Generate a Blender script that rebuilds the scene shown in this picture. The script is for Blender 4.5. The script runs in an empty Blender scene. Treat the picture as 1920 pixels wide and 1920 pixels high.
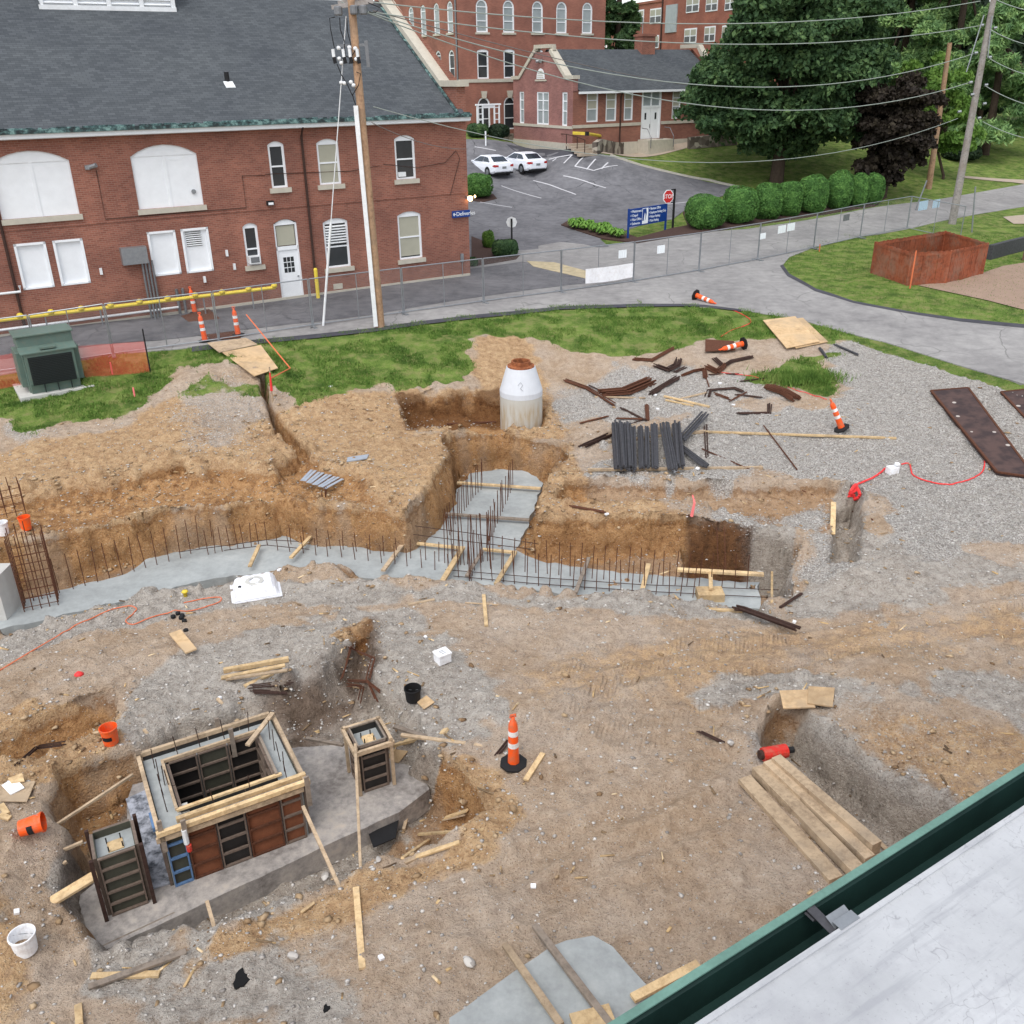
import bpy, bmesh, math, random
import numpy as np
from mathutils import Vector, Matrix
random.seed(7); RS=np.random.RandomState(11)
SC=bpy.context.scene; COL=SC.collection
# ---------------------------------------------------------------- camera, sky, sun, exposure
FPX,CAMH,PITCH,ROLL,CX,CY=1722.2,9.2,.43168,-.013967,960.,932.85
cd=bpy.data.cameras.new('camera'); cam=bpy.data.objects.new('camera',cd); COL.objects.link(cam)
cd.sensor_width=36; cd.lens=36*FPX/1920; cd.shift_y=(CY-960)/1920; cd.clip_start=.1; cd.clip_end=2000
cam.matrix_world=Matrix.Translation((0,0,CAMH))@Matrix.Rotation(math.pi/2-PITCH,4,'X')@Matrix.Rotation(ROLL,4,'Z')
SC.camera=cam
SUN_EL,SUN_AZ=math.radians(60),math.radians(200)   # azimuth measured clockwise from +Y
w=bpy.data.worlds.new('World'); SC.world=w; w.use_nodes=True
nt=w.node_tree; bg=nt.nodes['Background']; sk=nt.nodes.new('ShaderNodeTexSky')
sk.sky_type='NISHITA'; sk.sun_disc=False; sk.sun_elevation=SUN_EL; sk.sun_rotation=SUN_AZ
sk.air_density=1.0; sk.dust_density=1.5; sk.ozone_density=1.0
hs_=nt.nodes.new('ShaderNodeHueSaturation'); hs_.inputs['Saturation'].default_value=.3
nt.links.new(sk.outputs[0],hs_.inputs['Color']); nt.links.new(hs_.outputs[0],bg.inputs[0]); bg.inputs[1].default_value=.15
sd=bpy.data.lights.new('sun','SUN'); so=bpy.data.objects.new('sun',sd); COL.objects.link(so)
sd.energy=.95; sd.angle=math.radians(50); sd.color=(1,.95,.88)
v=Vector((math.sin(SUN_AZ)*math.cos(SUN_EL),math.cos(SUN_AZ)*math.cos(SUN_EL),math.sin(SUN_EL)))
so.rotation_euler=v.to_track_quat('Z','Y').to_euler()
SC.view_settings.view_transform='Standard'; SC.view_settings.look='None'; SC.view_settings.gamma=1
SC.view_settings.use_curve_mapping=False; SC.view_settings.exposure=.85
# ---------------------------------------------------------------- survey helpers
_c,_s=math.cos(ROLL),math.sin(ROLL)
def ray(u,v):
    x,y=u-CX,v-CY
    x,y=_c*x+_s*y,-_s*x+_c*y
    a,b=x/FPX,-y/FPX
    return np.array([a,math.cos(PITCH)+b*math.sin(PITCH),-math.sin(PITCH)+b*math.cos(PITCH)])
def P(u,v,z=0.):
    d=ray(u,v); t=(z-CAMH)/d[2]; return Vector((d[0]*t,d[1]*t,z))
YAW=math.radians(58.57)
DU=Vector((math.sin(YAW),math.cos(YAW),0)); DN=Vector((-DU.y,DU.x,0))   # along / away
ROTZ=math.pi/2-YAW
def onplane(u,v,c,dr):
    d=ray(u,v); n=(dr[1],-dr[0]); t=(n[0]*c[0]+n[1]*c[1])/(n[0]*d[0]+n[1]*d[1])
    return Vector((d[0]*t,d[1]*t,d[2]*t+CAMH))
def vn(x,y,s,seed=0):
    r=np.random.RandomState(seed+5).rand(256,256)
    X=np.asarray(x,float)/s+37.3*seed; Y=np.asarray(y,float)/s+11.7*seed
    i=np.floor(X).astype(int); j=np.floor(Y).astype(int); a=X-i; b=Y-j
    a=a*a*(3-2*a); b=b*b*(3-2*b); i&=255; j&=255; I=(i+1)&255; J=(j+1)&255
    return (r[i,j]*(1-a)+r[I,j]*a)*(1-b)+(r[i,J]*(1-a)+r[I,J]*a)*b
def psd(poly,X,Y):
    """signed distance to polygon, positive inside"""
    p=np.array([(q[0],q[1]) for q in poly]); n=len(p)
    d=np.full(X.shape,1e9); ins=np.zeros(X.shape,bool)
    for k in range(n):
        ax,ay=p[k]; bx,by=p[(k+1)%n]; ex,ey=bx-ax,by-ay; wx,wy=X-ax,Y-ay
        t=np.clip((wx*ex+wy*ey)/(ex*ex+ey*ey+1e-12),0,1)
        d=np.minimum(d,(wx-ex*t)**2+(wy-ey*t)**2)
        c=((ay<=Y)&(by>Y))|((by<=Y)&(ay>Y))
        with np.errstate(divide='ignore',invalid='ignore'):
            xi=ax+(Y-ay)*ex/(ey if abs(ey)>1e-12 else 1e-12)
        ins^=c&(X<xi)
    d=np.sqrt(d); return np.where(ins,d,-d)
def sst(x): x=np.clip(x,0,1); return x*x*(3-2*x)
# ---------------------------------------------------------------- terrain
CP=[(0,640,0),(300,600,0),(528,566,0),(882,520,0),(200,670,-.05),(450,640,-.05),(700,618,-.05),(1000,588,-.05),(1300,588,-.1),(1188,530,0),
(1500,490,.1),(1700,430,.3),(1785,420,.4),(1900,385,.6),(1700,545,0),(1500,590,-.25),(1900,600,-.35),(1700,640,-.6),(1920,720,-.8),
(1000,480,.1),(900,480,.05),(1150,440,.4),(1262,430,.5),(1300,425,.6),(1600,385,1.0),(1050,380,1.1),(925,340,2.1),(1000,330,2.2),(1340,350,1.5),(1000,290,3.1),
(885,256,4.7),(945,256,4.6),(963,261,4.0),(1020,269,4.02),(1073,277,4.05),(1095,281,3.9),(1030,283,3.6),(1220,262,4.0),(1370,257,4.0),(1140,292,3.0),(1450,345,1.6),(1740,353,1.3),(1900,340,1.2),(1900,270,2.8),(1500,280,3.4),
(0,740,-.65),(100,745,-.6),(160,690,-.3),(250,700,-.45),(330,700,-.45),(480,690,-.45),(560,745,-.85),(700,720,-.85),(730,680,-.5),(870,710,-.95),(870,640,-.3),
(1000,680,-.9),(1040,740,-1.5),(1100,640,-.5),(1300,640,-.6),(1500,650,-.65),(1600,645,-.7),(1850,700,-.85),(1560,800,-1.5),(1900,780,-1.15),(1750,850,-1.6),(1900,900,-1.7),
(1200,800,-1.6),(1200,890,-1.8),(1400,880,-1.75),(1050,960,-1.8),(1290,972,-1.9),(1480,970,-2.0),(1600,890,-1.8),(1700,1000,-2.0),(1900,1050,-2.1),
(780,820,-1.5),(640,860,-1.45),(560,930,-1.55),(760,950,-1.65),(300,950,-1.55),(0,1000,-1.6),(0,930,-1.5),(0,850,-1.15),(150,860,-1.2),(450,820,-1.1),(450,900,-1.45),(200,940,-1.55),(1060,840,-1.8),(950,805,-1.7),(840,810,-1.6),
(0,1190,-2.8),(330,1110,-2.75),(500,1080,-2.7),(700,1090,-2.75),(1000,1120,-2.7),(1430,1150,-2.65),(1550,1060,-2.3),(1550,1120,-2.5),
(1000,1250,-2.4),(1500,1230,-2.35),(1900,1200,-2.25),(500,1170,-2.55),(100,1280,-2.5),(1200,1500,-2.3),(900,1700,-2.35),(1500,1800,-2.3),(1900,1350,-2.2),(1700,1400,-2.3),
(600,1850,-2.5),(300,1900,-2.6),(700,1650,-2.62),(400,1780,-2.78),(960,1430,-2.4),(900,1560,-2.6),(0,1900,-2.5),(60,1750,-2.75),(60,1550,-2.62),(250,1330,-2.55),(450,1260,-2.7),(760,1230,-2.5),(1200,1900,-2.35),(-200,1300,-2.6),(-200,1700,-2.6),(2200,1300,-2.2),(2300,900,-1.5),(-200,800,-.9)]
cps=[P(*c) for c in CP]+[Vector(q) for q in ((-60,60,0),(-40,90,2.5),(0,125,5),(60,125,4),(110,80,2),(70,40,-.2),(-40,30,-.4),(0,3,-2.4),(25,5,-2.2),(-25,5,-2.5),(-60,5,-1),(110,5,-1),(0,220,6),(150,220,6),(-120,220,5))]
_X=np.array([(p.x,p.y) for p in cps])/20.; _Z=np.array([p.z for p in cps])
def _phi(r): return np.where(r>1e-9,r*r*np.log(r+1e-12),0)
_n=len(_X); _A=np.zeros((_n+3,_n+3))
_A[:_n,:_n]=_phi(np.sqrt(((_X[:,None]-_X[None])**2).sum(-1)))+np.eye(_n)*2e-3
_A[:_n,_n]=1; _A[:_n,_n+1:]=_X; _A[_n:,:_n]=_A[:_n,_n:].T
_W=np.linalg.solve(_A,np.concatenate([_Z,np.zeros(3)]))
def hbase(x,y):
    sh=np.shape(x); x=np.ravel(x)/20.; y=np.ravel(y)/20.
    o=_W[_n]+_W[_n+1]*x+_W[_n+2]*y
    for k in range(_n): o=o+_W[k]*_phi(np.sqrt((x-_X[k,0])**2+(y-_X[k,1])**2))
    return o.reshape(sh)
def poly3(L): return [P(*q) for q in L]
PITS=[ # rim polygon (surveyed points), floor, wall width, raggedness
 (poly3([(-120,925,-1.4),(60,912,-1.4),(170,902,-1.4),(350,870,-1.3),(500,866,-1.3),(560,850,-1.3),(640,868,-1.4),(700,890,-1.5),(740,930,-1.6),(760,955,-1.6),(560,935,-1.6),(300,955,-1.6),(0,1010,-1.6),(-120,1040,-1.6)]),-1.85,.5,.3),
 (poly3([(-120,1035,-1.6),(0,1003,-1.6),(120,985,-1.6),(300,950,-1.55),(420,935,-1.55),(520,915,-1.5),(560,930,-1.55),(660,940,-1.6),(760,955,-1.65),(815,905,-1.6),(838,850,-1.6),(842,812,-1.65),(950,806,-1.75),(1066,832,-1.85),(1048,868,-1.85),(1006,962,-1.85),(1150,966,-1.9),(1290,974,-1.95),(1405,986,-2.0),(1494,1002,-2.0),(1490,1050,-2.2),(1478,1092,-2.3),(1435,1110,-2.6),(1430,1140,-2.65),(1000,1112,-2.7),(850,1092,-2.7),(700,1084,-2.72),(620,1066,-2.72),(500,1076,-2.72),(330,1104,-2.75),(0,1184,-2.8),(-120,1215,-2.8)]),-3.1,.22,.22),
 (poly3([(1288,976,-1.95),(1405,988,-2.),(1494,1004,-2.),(1484,1060,-2.1),(1474,1092,-2.3),(1440,1098,-2.8),(1280,1085,-3.)]),-3.75,.12,.05),
 (poly3([(90,1500,-2.62),(104,1448,-2.6),(185,1412,-2.58),(252,1385,-2.55),(330,1345,-2.6),(470,1320,-2.7),(560,1330,-2.7),(640,1330,-2.6),(760,1380,-2.55),(812,1400,-2.5),(905,1470,-2.5),(938,1520,-2.5),(880,1572,-2.6),(800,1590,-2.7),(690,1632,-2.8),(590,1668,-2.85),(400,1752,-2.95),(192,1800,-3.0),(150,1745,-3.05),(112,1690,-2.9),(122,1640,-2.8),(118,1570,-2.7)]),-3.74,.28,.14),
 (poly3([(420,1310,-2.7),(500,1285,-2.65),(600,1250,-2.6),(640,1195,-2.6),(660,1165,-2.55),(708,1172,-2.55),(712,1215,-2.5),(690,1260,-2.5),(760,1300,-2.5),(800,1370,-2.5),(800,1460,-2.5),(500,1460,-2.7)]),-3.35,.55,.2),
 (poly3([(-60,1415,-2.6),(60,1352,-2.6),(150,1322,-2.6),(206,1305,-2.6),(222,1350,-2.7),(180,1400,-2.9),(60,1470,-3.0),(-60,1500,-3)]),-3.15,.2,.15),
 (poly3([(1418,1362,-2.3),(1462,1318,-2.3),(1510,1330,-2.3),(1580,1395,-2.3),(1700,1470,-2.3),(1790,1515,-2.3),(1990,1640,-2.3),(1900,1760,-2.3),(1700,1640,-2.3),(1560,1530,-2.3),(1480,1448,-2.3),(1428,1425,-2.3)]),-3.3,.3,.14),
 (poly3([(1558,955,-2.0),(1566,925,-1.9),(1616,905,-1.85),(1622,960,-1.95),(1612,1046,-2.1),(1556,1040,-2.1)]),-2.75,.15,.06),
 (poly3([(742,742,-.95),(810,728,-.95),(880,722,-.95),(945,728,-1.0),(1030,735,-1.2),(1035,790,-1.6),(940,800,-1.6),(800,806,-1.6),(765,800,-1.5)]),-2.05,.22,.2),
 (poly3([(478,700,-.45),(500,700,-.45),(515,760,-.9),(545,800,-1.1),(585,850,-1.4),(565,862,-1.4),(520,815,-1.2),(500,775,-.95)]),-1.75,.12,.06),
 (poly3([(505,862,-1.3),(560,845,-1.3),(600,880,-1.4),(590,905,-1.45),(520,912,-1.5)]),-1.95,.2,.15),
 (poly3([(300,905,-1.4),(350,880,-1.3),(350,865,-1.3),(290,872,-1.3),(170,920,-1.45),(205,925,-1.5)]),-1.75,.2,.1),
 (poly3([(1060,903,-1.8),(1160,900,-1.8),(1400,905,-1.8),(1560,900,-1.8),(1600,905,-1.8),(1575,985,-2.),(1500,990,-2.),(1280,955,-2.05),(1030,955,-2.05)]),-2.25,.2,.2),
 (poly3([(700,1090,-2.7),(720,1070,-2.7),(620,1064,-2.7),(650,1082,-2.7)]),-3.05,.1,.05),
]
MOUNDS=[(430,690,-.4,1.1,.35),(350,720,-.6,.8,.25),(640,1360,-3.2,.7,0),(820,1270,-2.5,.8,.2),(560,1300,-2.9,.6,.25),(900,1560,-2.6,.7,.2),(430,1790,-2.9,.7,.15),(1650,1300,-2.3,1.6,.25),
 (1390,1400,-2.3,.5,.12),(20,1480,-3.,.5,.2),(620,1210,-2.6,.5,.2),(1690,1060,-2.,.9,.3),(1600,1080,-2.3,.5,.25),(1080,900,-1.8,.5,.15),(960,820,-1.7,.6,.15),(300,1220,-2.5,.7,.12),(180,1010,-2.9,.7,.5),(60,1040,-3.,.9,.5),(230,1030,-3.,.5,.45),(900,1060,-3,.3,.1),(0,1640,-3.,.8,.3),(-20,1800,-3.,.9,.45)]
TRK=[[P(u,v,-2.35) for u,v in L_] for L_ in ([(1080,1345),(1150,1280),(1300,1235),(1500,1195),(1750,1165),(1990,1140)],[(1150,1385),(1230,1320),(1400,1270),(1600,1225),(1800,1195),(1990,1180)],[(1330,1180),(1500,1165),(1700,1150),(1990,1110)],[(1100,1240),(1250,1215),(1420,1200)],[(940,1640),(1080,1560),(1250,1500),(1380,1420)],[(1000,1700),(1150,1610),(1330,1540),(1420,1480)],[(60,1290),(250,1200),(450,1160),(620,1140)])]
_mp=[(P(u,v,z),r,h) for u,v,z,r,h in MOUNDS]
def hfun(x,y):
    z=hbase(x,y)
    site=sst((37.5-y-np.abs(x-2)*.0)/4)   # fades out at the road
    site=np.where((x>-19)&(x<24),site,0)*sst((36-(y-.55*(x+18)*.0))/3)
    big=(vn(x,y,2.3,1)-.5)*.14+(vn(x,y,.9,2)-.5)*.08
    for p,r,h in _mp: z=z+h*np.exp(-((x-p.x)**2+(y-p.y)**2)/r**2)*(.7+.6*vn(x,y,.35,4))
    rag=(vn(x,y,.8,6)-.5)*1.1+(vn(x,y,.27,7)-.5)*.35
    infl=np.zeros(np.shape(x))
    for poly,fl,ww,rg in PITS:
        s=psd(poly,x,y)+rag*rg*1.3
        q_=s/np.maximum(ww*(.7+1.1*vn(x,y,1.4,15)),.16)+.1; t=.25*sst(q_)+.75*np.clip(q_,0,1); t=np.clip(t+(vn(x,y,.5,16)*1.3+vn(x,y,.2,17)*.7-1)*1.3*t*(1-t),0,1); fz=fl+(vn(x,y,.6,9)-.5)*.12
        z=np.where(fz<z,z*(1-t)+fz*t,z)
        infl=np.maximum(infl,np.exp(-np.abs(s)/.35))
    fine=(vn(x,y,.33,3)-.5)*.06+(vn(x,y,.14,8)-.5)*.035
    fine=fine+np.maximum(0,vn(x,y,.17,51)*.6+vn(x,y,.4,52)*.4-.6)*(.22+.5*infl)+np.maximum(0,vn(x,y,.11,53)-.72)*.14
    for L_ in TRK:
        d_=np.full(np.shape(x),1e9)
        for p_,q_ in zip(L_[:-1],L_[1:]):
            ex,ey=q_.x-p_.x,q_.y-p_.y; t_=np.clip(((x-p_.x)*ex+(y-p_.y)*ey)/(ex*ex+ey*ey),0,1); d_=np.minimum(d_,np.hypot(x-p_.x-ex*t_,y-p_.y-ey*t_))
        d_=d_+(vn(x,y,.5,55)-.5)*.12; fine=fine-.055*np.exp(-(d_/.17)**2)+.035*np.exp(-((d_-.36)/.12)**2)
    z=z+site*(big+fine+infl*((vn(x,y,.42,12)-.5)*.16+(vn(x,y,.2,13)-.5)*.12))
    return z
def axis(lo,a,b,hi,st,gr=1.09,mx=3.):
    m=list(np.arange(a,b+1e-6,st)); l=[];q=a;d=st
    while q>lo: d=min(d*gr,mx); q-=d; l.append(q)
    r=[];q=m[-1];d=st
    while q<hi: d=min(d*gr,mx); q+=d; r.append(q)
    return np.array(l[::-1]+m+r)
GX=axis(-160,-15.5,19,220,.052); GY=axis(-6,7.5,33.5,330,.052)
_mx,_my=np.meshgrid(GX,GY,indexing='ij')
GZ=hfun(_mx,_my)
def hz(x,y):
    x=np.asarray(x,float); y=np.asarray(y,float)
    i=np.clip(np.searchsorted(GX,x)-1,0,len(GX)-2); j=np.clip(np.searchsorted(GY,y)-1,0,len(GY)-2)
    a=(x-GX[i])/(GX[i+1]-GX[i]); b=(y-GY[j])/(GY[j+1]-GY[j])
    return (GZ[i,j]*(1-a)+GZ[i+1,j]*a)*(1-b)+(GZ[i,j+1]*(1-a)+GZ[i+1,j+1]*a)*b
_T=np.concatenate([np.arange(6,40,.02),np.arange(40,260,.1)])
def at(u,v,dz=0.):
    """point where the line of sight meets the ground"""
    d=ray(u,v); d=d/np.hypot(d[0],d[1]); x=d[0]*_T; y=d[1]*_T; z=CAMH+d[2]*_T
    k=np.argmax(z<hz(x,y)+dz)
    return Vector((x[k],y[k],z[k]))
def gz(p): return float(hz(p[0],p[1]))
# ---------------------------------------------------------------- materials
def srgb(r,g,b):
    f=lambda c:((c/255+.055)/1.055)**2.4 if c>10 else c/255/12.92
    return (f(r),f(g),f(b),1)
class NT:
    def __init__(s,name):
        s.m=bpy.data.materials.new(name); s.m.use_nodes=True; s.t=s.m.node_tree; s.n=s.t.nodes
        s.b=s.n['Principled BSDF']; s.tc=None; s.geo=None
    def N(s,t,**k):
        n=s.n.new('ShaderNode'+t)
        for a,b in k.items(): setattr(n,a,b)
        return n
    def L(s,a,b): s.t.links.new(a,b)
    def pos(s):
        if not s.geo: s.geo=s.N('NewGeometry')
        return s.geo.outputs['Position']
    def obj(s):
        if not s.tc: s.tc=s.N('TexCoord')
        return s.tc.outputs['Object']
    def noise(s,sc,vec=None,det=4,rough=.55,stretch=None):
        vec=vec or s.pos()
        if stretch:
            mp=s.N('Mapping'); mp.inputs['Scale'].default_value=stretch; s.L(vec,mp.inputs[0]); vec=mp.outputs[0]
        n=s.N('TexNoise'); n.inputs['Scale'].default_value=sc; n.inputs['Detail'].default_value=det; n.inputs['Roughness'].default_value=rough
        s.L(vec,n.inputs['Vector']); return n.outputs['Fac']
    def voro(s,sc,vec=None,out='Distance',rand=1.):
        n=s.N('TexVoronoi'); n.inputs['Scale'].default_value=sc; n.inputs['Randomness'].default_value=rand
        s.L(vec or s.pos(),n.inputs['Vector']); return n.outputs[out]
    def ramp(s,f,stops,interp='LINEAR'):
        n=s.N('ValToRGB'); e=n.color_ramp.elements; n.color_ramp.interpolation=interp
        while len(e)<len(stops): e.new(.5)
        for k,(p,c) in enumerate(stops): e[k].position=p; e[k].color=c if hasattr(c,'__len__') else (c,c,c,1)
        s.L(f,n.inputs[0]); return n.outputs[0]
    def mr(s,f,a,b,c=0.,d=1.):
        n=s.N('MapRange'); s.L(f,n.inputs[0]); 
        for i,q in enumerate((a,b,c,d)): n.inputs[i+1].default_value=q
        return n.outputs[0]
    def math(s,op,a,b=None,c=None):
        n=s.N('Math',operation=op)
        for i,q in enumerate((a,b,c)):
            if q is None: continue
            if isinstance(q,(int,float)): n.inputs[i].default_value=q
            else: s.L(q,n.inputs[i])
        return n.outputs[0]
    def mix(s,f,a,b,bt='MIX'):
        n=s.N('Mix',data_type='RGBA',blend_type=bt)
        for sock,q in ((n.inputs[0],f),(n.inputs[6],a),(n.inputs[7],b)):
            if isinstance(q,(int,float)): sock.default_value=q
            elif isinstance(q,tuple): sock.default_value=q
            else: s.L(q,sock)
        return n.outputs[2]
    def bump(s,h,st=.3,d=.02):
        n=s.N('Bump'); n.inputs['Strength'].default_value=st; n.inputs['Distance'].default_value=d
        s.L(h,n.inputs['Height']); s.L(n.outputs[0],s.b.inputs['Normal'])
    def attr(s,nm):
        n=s.N('Attribute',attribute_name=nm); return n
    def col(s,c,rough=.8,metal=0,spec=.3):
        if isinstance(c,tuple): s.b.inputs['Base Color'].default_value=c
        else: s.L(c,s.b.inputs['Base Color'])
        s.b.inputs['Roughness'].default_value=rough; s.b.inputs['Metallic'].default_value=metal
        s.b.inputs['Specular IOR Level'].default_value=spec; return s.m
def sc_(c,k): return (c[0]*k,c[1]*k,c[2]*k,1)
def plain(name,c,rough=.75,var=.25,scale=6,metal=0,spec=.3,bump=.15,obj=False,fine=60):
    n=NT(name); vec=n.obj() if obj else n.pos()
    a=n.noise(scale,vec,5); b=n.noise(fine,vec,2)
    f=n.math('ADD',n.math('MULTIPLY',a,.7),n.math('MULTIPLY',b,.3))
    m=n.col(n.ramp(f,[(.3,sc_(c,1-var)),(.7,sc_(c,1+var))]),rough,metal,spec)
    if bump: n.bump(f,bump,.01)
    return m
def wood(name,c,c2=None,sc=1.):
    n=NT(name); v=n.obj(); c2=c2 or sc_(c,.6)
    oi=n.N('ObjectInfo')
    g=n.noise(14*sc,v,4,.6,(1,1,1)); k=n.noise(2.5*sc,v,3); h=n.noise(90*sc,v,2)
    f=n.math('ADD',n.math('MULTIPLY',g,.5),n.math('ADD',n.math('MULTIPLY',k,.35),n.math('MULTIPLY',h,.15)))
    cc=n.ramp(f,[(.33,c2),(.52,c),(.72,sc_(c,1.2))])
    t=n.mr(oi.outputs['Random'],0,1,.8,1.1)
    stn=n.ramp(n.noise(1.7*sc,v,5,.7),[(.5,0),(.68,1)]); cc=n.mix(n.math('MULTIPLY',stn,.45),cc,srgb(138,126,112)); stn=n.ramp(n.noise(.9,n.pos(),5,.7),[(.52,0),(.62,1)]); cc=n.mix(n.math('MULTIPLY',stn,.35),cc,srgb(120,104,88))
    hs=n.N('HueSaturation'); n.L(cc,hs.inputs['Color']); n.L(t,hs.inputs['Value'])
    n.bump(f,.3,.004); return n.col(hs.outputs[0],.75)
M={}
def mk(): 
    M['white']=plain('white_paint',srgb(232,235,238),.55,.05,3)
    M['white_metal']=plain('white_metal',srgb(225,228,230),.4,.08,4)
    M['steel']=plain('galvanised_steel',srgb(150,154,158),.4,.15,9,.6)
    M['greysteel']=plain('grey_steel',srgb(120,122,125),.5,.2,9,.4)
    M['rust']=plain('rusty_steel',srgb(92,58,42),.85,.4,20,.1)
    M['darkrust']=plain('dark_rusty_steel',srgb(66,48,42),.8,.4,14,.15)
    M['darksteel']=plain('dark_scale_steel',srgb(76,76,80),.65,.35,9,.3)
    M['yellow']=plain('yellow_paint',srgb(225,200,70),.5,.1,3)
    M['orange']=plain('orange_plastic',srgb(244,92,30),.45,.08,3)
    M['red']=plain('red_plastic',srgb(205,50,42),.45,.12,5)
    M['reflect']=plain('reflective_sheeting',srgb(238,238,238),.4,.04,3)
    M['black']=plain('black_rubber',srgb(30,30,32),.7,.25,8)
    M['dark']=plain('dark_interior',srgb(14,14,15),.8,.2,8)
    M['glass']=plain('window_glass',srgb(52,55,58),.12,.3,1.2,0,.6,0)
    M['blind']=plain('window_blind',srgb(168,166,150),.7,.08,2)
    M['pane2']=plain('pale_window_glass',srgb(150,158,160),.2,.15,1.5,0,.5,0)
    M['stone']=plain('limestone_trim',srgb(186,180,166),.8,.12,4)
    M['lumber']=wood('new_lumber',srgb(216,188,144),srgb(170,138,98))
    M['oldlumber']=wood('weathered_lumber',srgb(188,166,138),srgb(138,118,96))
    M['greylumber']=wood('cement_stained_lumber',srgb(142,130,118),srgb(92,84,76))
    M['ply']=wood('plywood_sheet',srgb(208,178,138),srgb(180,148,108),.5)
    M['pole']=wood('pole_wood',srgb(168,136,108),srgb(124,94,72),.6)
    M['greypole']=wood('weathered_pole_wood',srgb(150,144,140),srgb(110,104,100),.6)
    M['redwood']=wood('stained_fence_board',srgb(146,80,54),srgb(98,52,36),.5)
    M['green_box']=plain('green_enamel',srgb(92,112,104),.5,.1,3)
    M['blackgreen']=plain('louvre_black_green',srgb(32,38,38),.6,.15,40)
    M['verdigris']=None
    M['blue']=plain('sign_blue',srgb(24,60,130),.4,.06,4)
    M['signred']=plain('sign_red',srgb(190,45,45),.4,.06,4)
    M['foam']=plain('white_foam',srgb(240,242,245),.6,.03,4)
    M['pier']=plain('cast_concrete',srgb(188,187,182),.8,.1,4)
    M['carpaint']=plain('white_car_paint',srgb(238,242,250),.2,.02,2,0,.6,0)
    M['carglass']=plain('car_glass',srgb(30,42,54),.08,.1,2,0,.7,0)
    M['tail']=plain('tail_light_red',srgb(170,40,40),.3,.1,4)
    M['bark']=plain('tree_bark',srgb(72,60,50),.9,.35,6,bump=.6)
    M['mulch']=plain('bark_mulch',srgb(72,54,48),.9,.4,14,bump=.8)
    M['banner']=plain('white_banner_cloth',srgb(238,238,240),.8,.05,2,bump=.4)
    M['paper']=plain('white_notice_paper',srgb(230,235,238),.6,.04,30)
mk()
for k_,a_ in (('orange',.55),('red',.5),('foam',.35),('reflect',.45),('white_metal',.15),('banner',.2),('yellow',.25),('green_box',.15),('formblue',.3)):
    if k_ not in M: continue
    t_=M[k_].node_tree; b_=t_.nodes['Principled BSDF']; l_=b_.inputs['Base Color'].links[0]; src=l_.from_socket
    n_=t_.nodes.new('ShaderNodeTexNoise'); n_.inputs['Scale'].default_value=7; n_.inputs['Detail'].default_value=6; n_.inputs['Roughness'].default_value=.7; g_=t_.nodes.new('ShaderNodeNewGeometry'); t_.links.new(g_.outputs['Position'],n_.inputs['Vector'])
    r_=t_.nodes.new('ShaderNodeMapRange'); r_.inputs[1].default_value=.46; r_.inputs[2].default_value=.68; r_.inputs[4].default_value=a_; t_.links.new(n_.outputs['Fac'],r_.inputs[0])
    m_=t_.nodes.new('ShaderNodeMix'); m_.data_type='RGBA'; t_.links.new(r_.outputs[0],m_.inputs[0]); t_.links.new(src,m_.inputs[6]); m_.inputs[7].default_value=srgb(150,126,102); t_.links.new(m_.outputs[2],b_.inputs['Base Color'])
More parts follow.
